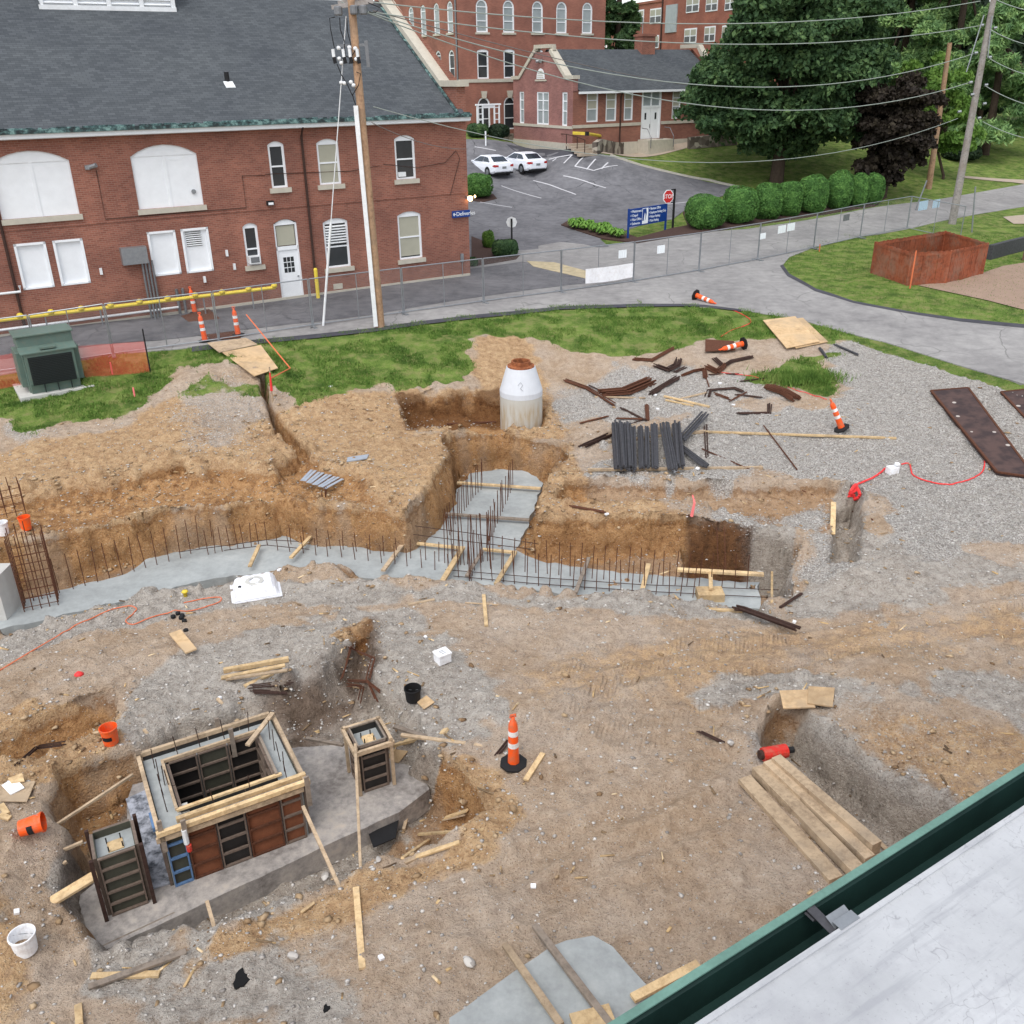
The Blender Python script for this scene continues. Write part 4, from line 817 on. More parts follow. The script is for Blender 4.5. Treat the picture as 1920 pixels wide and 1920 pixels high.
b=MB(); slab(b,[(.45,-.35,3.95),(RL-.3,-.35,3.95),(RL-.3,GW/2,6.95),(.45,GW/2,6.95)],.08); slab(b,[(.45,GW/2,6.95),(RL-.3,GW/2,6.95),(RL-.3,GW+.3,3.95),(.45,GW+.3,3.95)],.08); cr=b.build('roof','shingle',ct,world=False)
b=MB(); b.b2(.3,RL,-.42,-.33,3.78,3.94); b.build('fascia','white',cr,world=False)
b=MB()
for p,q in zip([(-.15,4.3),(1,4.3),(3.2,6.9),(5.4,6.9)][:-1],[(1,4.3),(3.2,6.9),(5.4,6.9)]): b.beam((RL-.15,p[0],p[1]+.3),(RL-.15,q[0],q[1]+.3),.5,.3)
b.build('rear_coping','stone',ct,world=False)
b=MB(); b.b2(9.5,10.9,3.7,4.7,6.2,8.1); b.b2(9.42,10.98,3.62,4.78,7.9,8.05); c_=b.build('chimney','brick',cr,world=False); b=MB(); b.tube([(9.9,4.2,8.1),(9.9,4.2,9.3)],.03,5); b.build('aerial','steel',c_,world=False)
b=MB(); b.tube([(5.0-.45,-.3,3.9),(4.55,-.1,3.5),(4.55,-.08,0)],.06,6); b.build('downpipe','darkrust',ct,world=False)
# double doors
b=MB(); R.bx(b,6.72,6.9,0.02,.12,.3,3.85); R.bx(b,8.57,8.75,0.02,.12,.3,3.85); R.bx(b,6.9,8.57,.02,.12,2.62,2.78); R.bx(b,7.68,7.78,.02,.12,2.78,3.85); R.bx(b,6.9,7.72,.06,.12,.3,2.62); R.bx(b,7.75,8.57,.06,.12,.3,2.62); d=b.build('double_door','white',ct,world=False)
for x in (7.1,8.15): b=MB(); R.bx(b,x,x+.18,.05,.06,1.75,2.25); b.build('vision_panel','glass',d,world=False)
b=MB(); R.bx(b,6.9,8.57,.09,.1,2.78,3.85); b.build('transom','pane2',d,world=False)
b=MB(); R.bx(b,7.64,7.69,.02,.05,1.1,1.4); b.build('handle','greysteel',d,world=False)
b=MB(); R.bx(b,6.4,9.1,-1.4,-.09,-.9,.28); b.build('door_step','stone',ct,world=False)
b=MB()
for x in (6.6,8.95): b.tube([R.m(x,-.3,1.15),R.m(x,-1.0,1.1),R.m(x,-1.5,.5),R.m(x,-1.5,-.3)],.03,6)
b.build('handrail','greysteel',ct,world=False)
# retaining wall, steps, railing with padded yellow pipe
def wallrun(name,L,h,w,mat,label,cat,lift=0):
    pts=[at(*q) for q in L]; b=MB()
    for p,q in zip(pts[:-1],pts[1:]):
        k=max(1,int((q-p).length/1.))
        for i in range(k):
            a=p.lerp(q,i/k);c=p.lerp(q,(i+1)/k); a.z=gz(a)+h/2+lift;c.z=gz(c)+h/2+lift; b.beam(a,c,w,h)
    o=b.build(name,mat); return tag(o,label,cat)
rub=NT('rubble_stone'); vv=rub.voro(2.2,None,'Color'); s_=rub.N('SeparateColor'); rub.L(vv,s_.inputs[0]); M['rubble']=rub.col(rub.ramp(s_.outputs[0],[(0,srgb(84,76,70)),(.6,srgb(128,118,108)),(1,srgb(186,178,164))]),.9); rub.bump(rub.voro(2.2),.8,.05)
wallrun('retaining_wall',[(1115,291),(1180,287),(1243,282)],.9,.4,'rubble','low rubble stone retaining wall below the cottage doors','wall')
wallrun('retaining_wall',[(1290,280),(1380,272)],.9,.4,'rubble','low rubble stone retaining wall half hidden by the big tree','wall')
st=T('steps',at(1105,290),'concrete steps climbing beside the stone retaining wall','steps'); b=MB(); p=at(1105,292); 
for k in range(5): q=p+DN*(k*.38)-DU*.2; q.z=p.z+.08+k*.16; b.box(q,(1.6,.42,.17),Matrix.Rotation(ROTZ,3,'Z'))
b.build('tread','path',st)
rl=T('ramp_railing',at(1020,276),'thin dark railing with yellow padded pipe along the cottage ramp','railing'); b=MB(); L=[(972,266),(998,270),(1020,274),(1040,278),(1062,282),(1082,287),(1096,293)]; pts=[at(*q) for q in L]
for p in pts: b.tube([p,p+Vector((0,0,1.15))],.035,5)
b.tube([p+Vector((0,0,1.15)) for p in pts],.03,5); b.build('rails','darkrust',rl)
def raised(px,dz): # a point straight above a ground pixel
    p=at(*px); return p+Vector((0,0,dz))
pts=[raised((1048,281),1.3),raised((1100,289),1.45),raised((1150,287),1.15),raised((1200,281),1.0)]
b=MB(); b.tube(pts,.11,8); b.build('padding','yellow',rl)
b=MB()
for p in pts[:3]: b.lathe([(.0,-.14),(.16,-.14),(.16,.14),(0,.14)],8,p)
b.build('strap','black',rl)
# ---------------------------------------------------------------- institution building behind
Q0=P(940,264,4); cor=Q0+DU*(-3.85); cor.z=4
ib=T('institution_building',cor,'tall red brick institution with rows of arched white windows','building',rz=ROTZ)
I=Fac(ib); J=Fac(ib,(0,0,0),1)
cx=[2.2,4.75,7.6,10.05,12.75]
ops=[(x-.55,x+.55,8.35,10.2,.55) for x in cx]+[(x-.55,x+.55,4.9,7.0,.12) for x in cx]+[(x-.6,x+.6,.9,2.9,.6) for x in cx[:2]]+[(x-.55,x+.55,12.2,14.,.55) for x in cx]
jx=[1.4,3.75,6.2,8.5,11.,13.5]
jops=[(x-.5,x+.5,8.35,10.15,.5) for x in jx]+[(x-.5,x+.5,4.9,6.7,.4) for x in jx]+[(x-.5,x+.5,12.2,13.9,.5) for x in jx]
m=MB(); wallface(m,0,14.7,-1,16,ops,.2,I.m); wallface(m,0,16,-1,16,jops,.2,J.m); m.add([(14.7,0,-1),(14.7,16,-1),(14.7,16,16),(14.7,0,16)],[(0,1,2,3)]); m.add([(.25,.25,-1),(14.6,.25,-1),(14.6,.25,16),(.25,.25,16),(.25,16,-1),(.25,16,16)],[(0,1,2,3),(0,4,5,3)])
m.build('wall','brick3',ib,world=False)
for t,q in ((I,ops),(J,jops)):
    for o in q:
        ar=o[4]>.3; t.window(*o,dep=.15,fw=.13,headboard=not ar,kind='arched' if ar else 'sash',glass='pane2' if o[2]>5 else 'glass',sill=(.15 if o[2]>8 else 0),rail=.45)
b=MB(); I.bx(b,-.06,14.75,-.08,-.003,4.62,4.88); J.bx(b,-.08,16,-.08,-.003,4.62,4.88); b.build('stone_band','stone',ib,world=False)
for x in cx[:2]: b=MB(); b.add([I.m(x-.28,-.12,3.95),I.m(x+.28,-.12,3.95),I.m(x+.18,-.12,3.4),I.m(x-.18,-.12,3.4),I.m(x-.28,0,3.95),I.m(x+.28,0,3.95),I.m(x+.18,0,3.4),I.m(x-.18,0,3.4)],[(0,3,2,1),(4,5,6,7),(0,1,5,4),(1,2,6,5),(2,3,7,6),(3,0,4,7)]); b.build('keystone','stone',ib,world=False)
b=MB(); b.b2(-.1,14.8,-.15,-.003,-1,.55); b.build('stone_base','rubble',ib,world=False)
b=MB(); b.tube([J.m(.25,-.1,12),J.m(.25,-.1,3)],.07,6); b.build('downpipe','greysteel',ib,world=False)
b=MB(); slab(b,[(-.4,-.4,16.2),(15.1,-.4,16.2),(15.1,16,16.2),(-.4,16,16.2)],.2); b.build('roof','shingle',ib,world=False)
# white garden arbour
ap=at(913,255); ab=T('garden_arbour',ap,'white timber garden arbour standing before the brick institution','arbour',rz=ROTZ); b=MB()
for x in (-.85,-.35,.75,1.2): b.b2(x-.05,x+.05,-.05,.05,-.3,2.3)
b.b2(-1,1.35,-.08,.08,2.3,2.42); b.b2(-.35,.75,-.03,.03,2.1,2.3)
for x in (-.85,.75):
    for k in range(5): b.b2(x,x+.5,-.02,.02,.3+k*.45,.36+k*.45)
b.build('frame','white',ab,world=False)
bo=at(911,274); b=MB(); b.tube([bo,bo+Vector((0,0,1.1))],.06,8); tag(b.build('bollard','white'),'short white post at the top edge of the parking lot','bollard')
# ---------------------------------------------------------------- farther brick building
d=ray(1250,90); B0=Vector((d[0]*118/d[1],118,5.)); yb_=math.radians(-20); DD=Vector((math.sin(yb_),math.cos(yb_),0))
fbld=T('far_building',B0,'distant brick building with paired white windows beyond the cottage roof','building',rz=math.pi/2-yb_)
def fl_(u,v): p=onplane(u,v,B0,DD); return ((p-B0).dot(DD),p.z-B0.z)
fm=MB(); rects=[(1190,1207,20,44),(1220,1240,17,43),(1293,1315,-4,22),(1330,1350,-6,20),(1289,1310,54,80),(1327,1345,50,78),(1218,1235,67,90),(1203,1207,66,88)]
FF=Fac(fbld,(0,0,0),0); s0=fl_(1140,20)[0]; s1=fl_(1420,20)[0]; lo_,hi_=min(s0,s1),max(s0,s1)
# wall faces the camera on its -y side or +y side: use a thin solid wall
hL=fl_(1180,12)[1]; xm_=fl_(1247,20)[0]; fm.b2(xm_,hi_,-8,0,-3,hL); fm.b2(lo_,xm_,-8,.3,-3,hL+7); fm.b2(xm_,hi_,-.1,.12,hL,hL+.25)
fm.build('wall','brick4',fbld,world=False)
for (a,b_,c,e) in rects+[(1360,1378,48,76),(1366,1384,-8,18)]:
    x0,z1=fl_(a,c);x1,z0=fl_(b_,e); x0,x1=min(x0,x1),max(x0,x1); y0=.34 if a>1247 else .04
    k=MB(); k.b2(x0,x1,y0-.04,y0+.02,z0,z1); f=k.build('window','white',fbld,world=False); w_=(x1-x0)/2
    for i in range(2):
        for jz in range(2): k=MB(); zz=(z1-z0-.3)/2; k.b2(x0+.12+i*w_,x0+w_*(i+1)-.1,y0+.02,y0+.035,z0+.12+jz*(zz+.08),z0+.08+zz+jz*(zz+.08)); k.build('pane','glass' if jz==0 else 'blind',f,world=False)
x0,z1=fl_(1255,10);x1,z0=fl_(1273,60); k=MB(); k.b2(min(x0,x1),max(x0,x1),.3,.42,z0,z1); k.build('louvre_panel','pane2',fbld,world=False)
k=MB(); k.b2(xm_-.1,xm_+.1,.3,.42,-3,hL+7); k.build('downpipe','darkrust',fbld,world=False)
# ---------------------------------------------------------------- the roof edge we look over
GZ0=5.8; G0=P(1145,1920,GZ0)
rb=T('flat_roof_building',Vector((G0.x,G0.y,-2.4)),'pale weathered flat metal roof with dark green box gutter in the foreground corner','building',rz=ROTZ)
zt=GZ0+2.4
b=MB(); b.b2(-6,14,-.19,-6,zt-.3,zt-.012)
rm=NT('aged_white_roof'); v=rm.obj(); bigr=rm.noise(1.2,v,6,.62); sp_=rm.noise(9,v,5,.7); fine=rm.noise(60,v,3,.7)
cr_=rm.N('TexNoise'); cr_.inputs['Scale'].default_value=3; cr_.inputs['Detail'].default_value=5; rm.L(v,cr_.inputs['Vector']); ad=rm.N('VectorMath',operation='MULTIPLY_ADD'); rm.L(cr_.outputs['Color'],ad.inputs[0]); ad.inputs[1].default_value=(.35,.35,.35); rm.L(v,ad.inputs[2])
vo=rm.N('TexVoronoi',feature='DISTANCE_TO_EDGE'); vo.inputs['Scale'].default_value=7; rm.L(ad.outputs[0],vo.inputs['Vector'])
ck=rm.math('MULTIPLY',rm.mr(vo.outputs['Distance'],0,.02,1,0),rm.math('MULTIPLY',rm.mr(sp_,.42,.55),rm.mr(bigr,.48,.56))); c=rm.ramp(bigr,[(.33,srgb(158,160,163)),(.5,srgb(174,176,179)),(.67,srgb(186,188,191))])
c=rm.mix(rm.math('MULTIPLY',rm.mr(sp_,.5,.7),.35),c,srgb(150,150,156)); c=rm.mix(rm.math('MULTIPLY',ck,.4),c,srgb(92,92,96)); c=rm.mix(rm.math('MULTIPLY',rm.mr(fine,.62,.7),.4),c,srgb(110,110,114))
lr=rm.noise(2.2,v,5,.6,(.5,6,1)); c=rm.mix(rm.math('MULTIPLY',rm.mr(lr,.52,.62),.4),c,srgb(140,142,148))
rm.bump(sp_,.25,.01); M['roofm']=rm.col(c,.6,0,.3)
b.build('roof','roofm',rb,world=False)
b=MB(); b.b2(-6,14,-.2,-.175,zt-.3,zt); b.build('roof_edge','roofm',rb,world=False)
gm=plain('gutter_green',srgb(30,54,50),.5,.3,4); gl2=plain('gutter_lip_green',srgb(98,132,121),.5,.25,5); M['gut']=gm; M['gutl']=gl2
b=MB(); b.b2(-6,14,-.006,0,zt-.24,zt); b.add([(-6,-.006,zt-.055),(14,-.006,zt-.055),(14,-.018,zt-.06),(-6,-.018,zt-.06),(-6,-.018,zt-.24),(14,-.018,zt-.24)],[(0,1,2,3),(3,2,5,4)]); b.b2(-6,14,-.17,-.0,zt-.25,zt-.24); b.b2(-6,14,-.175,-.169,zt-.25,zt-.03); gg_=b.build('gutter','gut',rb,world=False)
b=MB(); b.b2(-6,14,-.03,.006,zt-.004,zt+.004); b.build('gutter_lip','gutl',gg_,world=False)
b=MB(); x=1.09*1.0
xg=(P(1560,1720,GZ0)-G0).dot(DU); b.box((xg-.03,-.1,zt-.02),(.05,.15,.004),Matrix.Rotation(.1,3,'X')); b.box((xg-.03,-.05,zt-.045),(.07,.05,.01),Matrix.Rotation(.5,3,'Y')); b.build('hanger','darksteel',gg_,world=False)
b=MB(); b.box((xg+.04,-.13,zt-.012),(.12,.06,.004),Matrix.Rotation(.35,3,'X')); b.box((xg+.04,-.165,zt+.002),(.12,.05,.004)); b.build('metal_flap','steel',gg_,world=False)
b=MB(); b.b2(-5.9,13.9,-.22,-5.9,-.5,zt-.3); b.build('wall','brick',rb,world=False)
# ---------------------------------------------------------------- vegetation
def leafmat(name,a,b,c,sc=1.2):
    n=NT(name); s=n.noise(sc,None,4,.6); f=n.noise(14,None,2,.6); k=n.math('ADD',n.math('MULTIPLY',s,.55),n.math('MULTIPLY',f,.45))
    cc=n.ramp(k,[(.36,a),(.5,b),(.66,c)]); n.col(cc,.65,0,.2)
    tr=n.N('BsdfTranslucent'); n.L(cc,tr.inputs['Color']); mx=n.N('MixShader'); mx.inputs[0].default_value=.22
    out=n.n['Material Output']; n.L(n.b.outputs[0],mx.inputs[1]); n.L(tr.outputs[0],mx.inputs[2]); n.L(mx.outputs[0],out.inputs['Surface']); return n.m
M['maple']=leafmat('maple_leaves',srgb(39,61,40),srgb(66,94,59),srgb(110,135,82))
M['purple']=leafmat('purple_leaves',srgb(32,28,25),srgb(49,42,36),srgb(71,65,50))
M['lime']=leafmat('light_green_leaves',srgb(61,91,37),srgb(92,127,54),srgb(130,160,77))
M['pine']=leafmat('pine_needles',srgb(68,100,65),srgb(114,149,94),srgb(180,206,129))
M['darkwood']=leafmat('dark_leaves',srgb(23,36,28),srgb(40,57,40),srgb(64,82,54))
M['box']=leafmat('clipped_shrub_leaves',srgb(56,88,45),srgb(82,125,62),srgb(125,169,88),2.5)
M['hosta']=leafmat('hosta_leaves',srgb(70,110,44),srgb(104,148,62),srgb(150,184,96),5)
def crown(clumps,n,size,seed,flat=.6,droop=0.):
    """leaf faces scattered over the skin of many clumps"""
    r=np.random.RandomState(seed); C=np.array([c[:3] for c in clumps]); Rr=np.array([c[3] for c in clumps]); w=Rr**2; w=w/w.sum()
    k=r.choice(len(C),n,p=w); d=r.randn(n,3); d/=np.linalg.norm(d,axis=1)[:,None]; d[:,2]=np.where(d[:,2]<-.3,-d[:,2]*.6,d[:,2]); rad=Rr[k]*(.55+.5*r.rand(n)**.6)
    p=C[k]+d*rad[:,None]*np.array([1,1,.8]); 
    nn=d*.6+r.randn(n,3)*.75+np.array([0,0,.25]); nn/=np.linalg.norm(nn,axis=1)[:,None]
    t=np.cross(nn,r.randn(n,3)); t[:,2]-=droop; t/=np.linalg.norm(t,axis=1)[:,None]; b=np.cross(nn,t); s=size*(.6+.8*r.rand(n))[:,None]
    V=np.stack([p-t*s-b*s*.1,p-b*s*flat,p+t*s+b*s*.1,p+b*s*flat],1).reshape(-1,3)
    return V,np.arange(4*n).reshape(-1,4)
def proj(p):
    x,y,z=p[0],p[1],p[2]-CAMH; c=y*math.cos(PITCH)-z*math.sin(PITCH); b=y*math.sin(PITCH)+z*math.cos(PITCH); X=FPX*x/c; Y=-FPX*b/c
    return CX+_c*X-_s*Y,CY+_s*X+_c*Y,c
def lobe(cs,left,right):
    """keep the clumps inside the crown's surveyed breadth at each height"""
    o=[]
    for c in cs:
        u,v,d=proj(c); rr_=c[3]*FPX/d*.8; l=np.interp(v,[q[1] for q in left],[q[0] for q in left]); r_=np.interp(v,[q[1] for q in right],[q[0] for q in right])
        if u-rr_>l and u+rr_<r_: o.append(c)
    return o
def clumpset(c,rx,ry,rz,n,r0,seed,prof=None,shell=.72):
    r=np.random.RandomState(seed); out=[]
    while len(out)<n:
        d=r.randn(3); d/=np.linalg.norm(d); q=shell+(1-shell)*r.rand() if r.rand()<.8 else r.rand()*shell
        z=d[2]*q; f=prof(z) if prof else 1.
        out.append((c[0]+d[0]*q*rx*f,c[1]+d[1]*q*ry*f,c[2]+z*rz,r0*(.6+.7*r.rand())))
    return out
def tree(base,label,trunkh,tr,cs,mat,n,size,seed,name='tree',cat='tree',group=None,limbs=9,bark='bark',droop=0.,flat=.6):
    base=Vector(base); t=T(name,base,label,cat,group); r=random.Random(seed); b=MB()
    top=Vector(cs[0][:3]); top=Vector((sum(c[0] for c in cs)/len(cs),sum(c[1] for c in cs)/len(cs),base.z+trunkh))
    b.tube([base-Vector((0,0,.3)),base+Vector((0,0,.25)),base.lerp(top,.5)+Vector((r.uniform(-.1,.1)*tr*4,0,0)),top],tr*1.25,10,tr*.75)
    for k in range(limbs):
        c=Vector(cs[r.randrange(len(cs))][:3]); s=base.lerp(top,r.uniform(.75,1)); mid=s.lerp(c,.5)+Vector((0,0,.4)); b.tube([s,mid,c],tr*.45,6,tr*.12)
    b.build('trunk',bark,t)
    V,F=crown(cs,n,size,seed,flat,droop); V=V-np.array(base); npmesh('crown',V,F,mat,t); return t
b0=at(1455,346); cs=clumpset((b0.x+.1,b0.y+1.5,b0.z+10.2),9.2,7.5,8.6,330,1.4,3,lambda z:1.0 if z>-.35 else 1.0+.25*(z+.35))
cs+=clumpset((b0.x-5.5,b0.y-1,b0.z+5.4),3.8,3,2.3,26,1.25,5)+clumpset((b0.x+4.3,b0.y-2.2,b0.z+4.9),3.6,3,2.2,24,1.25,6)+clumpset((b0.x+1,b0.y-2,b0.z+4.6),4.5,3,1.7,22,1.1,7)
cs=lobe(cs,[(1400,-300),(1372,0),(1340,90),(1290,150),(1262,200),(1275,260),(1320,300),(1400,335)],[(1700,-300),(1700,60),(1680,150),(1640,220),(1625,270),(1600,310),(1560,340)])
tree(b0,'huge broad dark green maple on the lawn behind the clipped hedge',4.2,.48,cs,'maple',115000,.18,4,'maple_tree',limbs=22)
b0=at(1656,371); cs=clumpset((b0.x+.2,b0.y+.5,b0.z+4.4),2.7,2.8,3.3,110,.75,8,None,.5)+clumpset((b0.x,b0.y,b0.z+1.9),1.8,1.6,1.2,16,.6,9)
tree(b0,'round dark purple leaved tree at the end of the hedge row',1.3,.2,cs,'purple',34000,.14,9,'purple_tree',limbs=10,flat=.8)
b0=at(1768,336); cs=clumpset((b0.x-1.8,b0.y+1,b0.z+5.6),2.5,2.4,2.9,34,.8,10)+clumpset((b0.x+.2,b0.y,b0.z+3.6),1.7,1.5,2.3,18,.65,11)
tree(b0,'bright light green weeping tree just behind the short bare pole',3.4,.1,cs,'lime',12000,.17,12,'weeping_tree',limbs=7,droop=.8)
def pine(px,y,h,w,seed,label,mat='pine',n=14000,z=None,size=.36):
    d=ray(*px); x=d[0]/d[1]*y; gzv=float(hz(x,y)); c=[]
    r=random.Random(seed)
    for k in range(70):
        f=r.random()**.8; z=gzv+h*(.08+.88*f); rr=w*(1-f*.72)*r.uniform(.5,1); a=r.uniform(0,6.28); c.append((x+rr*math.cos(a),y+rr*math.sin(a),z,w*.3*(1.1-.5*f)*r.uniform(.7,1.2)))
    return tree((x,y,gzv),label,h*.8,.32,c,mat,int(n*(2.2 if mat=='pine' else 1.4)),size*(.8 if mat=='pine' else .9),seed,'background_tree','tree','trees closing the view behind the lawns',limbs=8,flat=(.22 if mat=='pine' else .6))
for a in [((1700,60),96,19,5.5,21,'tall blue green pine rising between the maple and the grey pole','pine',16000),((1800,60),92,21,5.5,22,'tall pale green pine directly behind the grey utility pole','pine',18000),
 ((1890,60),84,13,4.4,23,'mid green bushy pine at the right edge of the far lawn','pine',12000),((1900,20),112,26,8,24,'very dark tall tree in the top right corner','darkwood',16000),
 ((1560,20),118,22,8,25,'dark broad tree behind the top of the big maple','darkwood',14000),((1650,20),124,24,8,26,'dark tree showing between the maple top and the pines','darkwood',14000),((1480,20),128,15,6,27,'dark green tree behind the maple beside the distant brick building','maple',9000),
 ((1160,60),103,17,3.1,28,'dark green tree filling the gap between the two brick institution buildings','maple',14000),((2010,60),104,22,8,29,'dark tree beyond the right picture edge','darkwood',8000),((1760,120),100,12,4.5,30,'dark green low tree filling the shade behind the weeping tree','maple',10000),((1850,150),98,10,4.5,31,'dark green low tree at the back edge of the far lawn','darkwood',9000),((1740,20),132,27,9,32,'tallest dark tree behind the pair of pines','darkwood',12000)]:
    pine(*a)
def shrub(px,rx,rz,label,seed,mat='box',name='clipped_shrub',group=None,n=5200,size=.05,stem=True,ry=None):
    b0=at(*px); t=T(name,b0,label,'shrub',group); r=np.random.RandomState(seed); ry=ry or rx
    d=r.randn(n,3); d/=np.linalg.norm(d,axis=1)[:,None]; e=.76; s=np.sign(d)*np.abs(d)**e; s/=np.max(np.abs(s),axis=1)[:,None]**.25*np.linalg.norm(s,axis=1)[:,None]**.75
    bump=1+.045*np.sin(d[:,0]*5+seed)+.04*np.sin(d[:,1]*7+seed*2)
    p=s*bump[:,None]*np.array([rx,ry,rz])*(.93+.08*r.rand(n))[:,None]+np.array([0,0,rz*.98])
    nn=d+r.randn(n,3)*.45; nn/=np.linalg.norm(nn,axis=1)[:,None]; t_=np.cross(nn,r.randn(n,3)); t_/=np.linalg.norm(t_,axis=1)[:,None]; bb=np.cross(nn,t_); sz=size*(.7+.7*r.rand(n))[:,None]
    V=np.stack([p-t_*sz,p-bb*sz*.6,p+t_*sz,p+bb*sz*.6],1).reshape(-1,3); npmesh('foliage',V,np.arange(4*n).reshape(-1,4),mat,t)
    b=MB(); b.lathe([(rx*.86*math.sin(a),rz*.98-rz*.88*math.cos(a)) for a in [math.pi*k/8 for k in range(9)]],12); b.build('inner_branches',mat,t,world=False)
    return t
hd=[(1320,428,1.26,1.0),(1384,419,1.1,1.12),(1436,412,.88,1.14),(1477,406,.77,1.12),(1521,400,.95,1.2),(1570,393,.9,1.22),(1607,388,.67,1.08),(1635,384,.62,1.02)]
HL=['nearest rounded clipped shrub of the hedge row beside the stop sign','second rounded shrub of the hedge row after the stop sign','third rounded shrub of the hedge row','fourth and narrowest looking shrub of the hedge row','fifth shrub of the hedge row in front of the maple trunk','sixth shrub of the hedge row','seventh shrub of the hedge row','last shrub of the hedge row next to the purple tree']
for k,(u,v,rx,rz) in enumerate(hd): shrub((u,v),rx,rz,HL[k],40+k,group='row of rounded clipped shrubs',n=9000,size=.045)
shrub((898,370),.95,.8,'single rounded clipped shrub just past the brick building corner',60,n=5000,size=.06)
shrub((954,259),.85,2.5,'tall dark evergreen column between arbour and cottage gable',61,'maple','evergreen_column',n=7000,size=.1)
shrub((948,480),.75,.45,'loose low dark shrub in the mulch bed by the round sign post',62,'maple',name='low_shrub',n=3500,size=.06)
shrub((916,465),.35,.5,'small upright light green shrub in the corner mulch bed',63,'lime',name='low_shrub',n=1500,size=.05)
shrub((886,500),.3,.25,'small dark plant tight against the building corner',64,'maple',name='low_shrub',n=900,size=.05)
shrub((935,259),.9,.55,'dark green shrub growing inside the white arbour',65,'darkwood',name='low_shrub',n=2600,size=.08); shrub((895,256),.9,.5,'low green shrub left of the white arbour',66,'maple',name='low_shrub',n=2600,size=.08)
shrub((1800,300),1.5,.6,'low dark shrub alone on the far right lawn',67,'darkwood',name='low_shrub',n=3000,size=.1)
HP=[(1073,428),(1086,427),(1080,432),(1096,434),(1107,431),(1112,438),(1124,437),(1128,443),(1140,441),(1148,446),(1160,449),(1134,436)]
hproto=None
def hosta(seed):
    b=MB(); r=random.Random(seed)
    for k in range(46):
        a=r.uniform(0,6.28); L=r.uniform(.22,.42); z0=r.uniform(.02,.1); c,s=math.cos(a),math.sin(a); h=r.uniform(.18,.42); w=r.uniform(.06,.1)
        P_=[(c*.03,s*.03,z0),(c*L*.45-s*w,s*L*.45+c*w,h),(c*L,s*L,h*.55),(c*L*.45+s*w,s*L*.45-c*w,h)]; b.add(P_,[(0,1,2,3)])
    return b
for k,p in enumerate(HP):
    p=at(*p)
    if hproto is None: hproto=tag(hosta(5).build('hosta_plant','hosta',world=False),'light green leafy hosta in the kerbed island bed by the blue sign','plant','hostas in the kerbed island bed'); o=hproto
    else: o=hproto.copy(); COL.objects.link(o)
    o.location=p+Vector((0,0,.1)); o.rotation_euler=(0,0,k*1.3); o.scale=(1.25,1.25,1.25)
drape('mulch_bed',zp([(1052,424),(1066,416),(1140,428),(1195,448),(1262,430),(1290,425),(1280,400),(1330,388),(1640,356),(1660,372),(1640,388),(1530,405),(1400,425),(1330,437),(1262,446),(1195,458),(1130,450)]),.09,'mulch',.5,edge=.1)
drape('corner_mulch_bed',zp([(884,445),(930,462),(975,480),(968,488),(884,502)]),.06,'mulch',.5,edge=.05); drape('shrub_mulch_ring',zp([(882,378),(900,366),(925,366),(932,374),(905,381)]),.06,'mulch',.4,edge=.05)
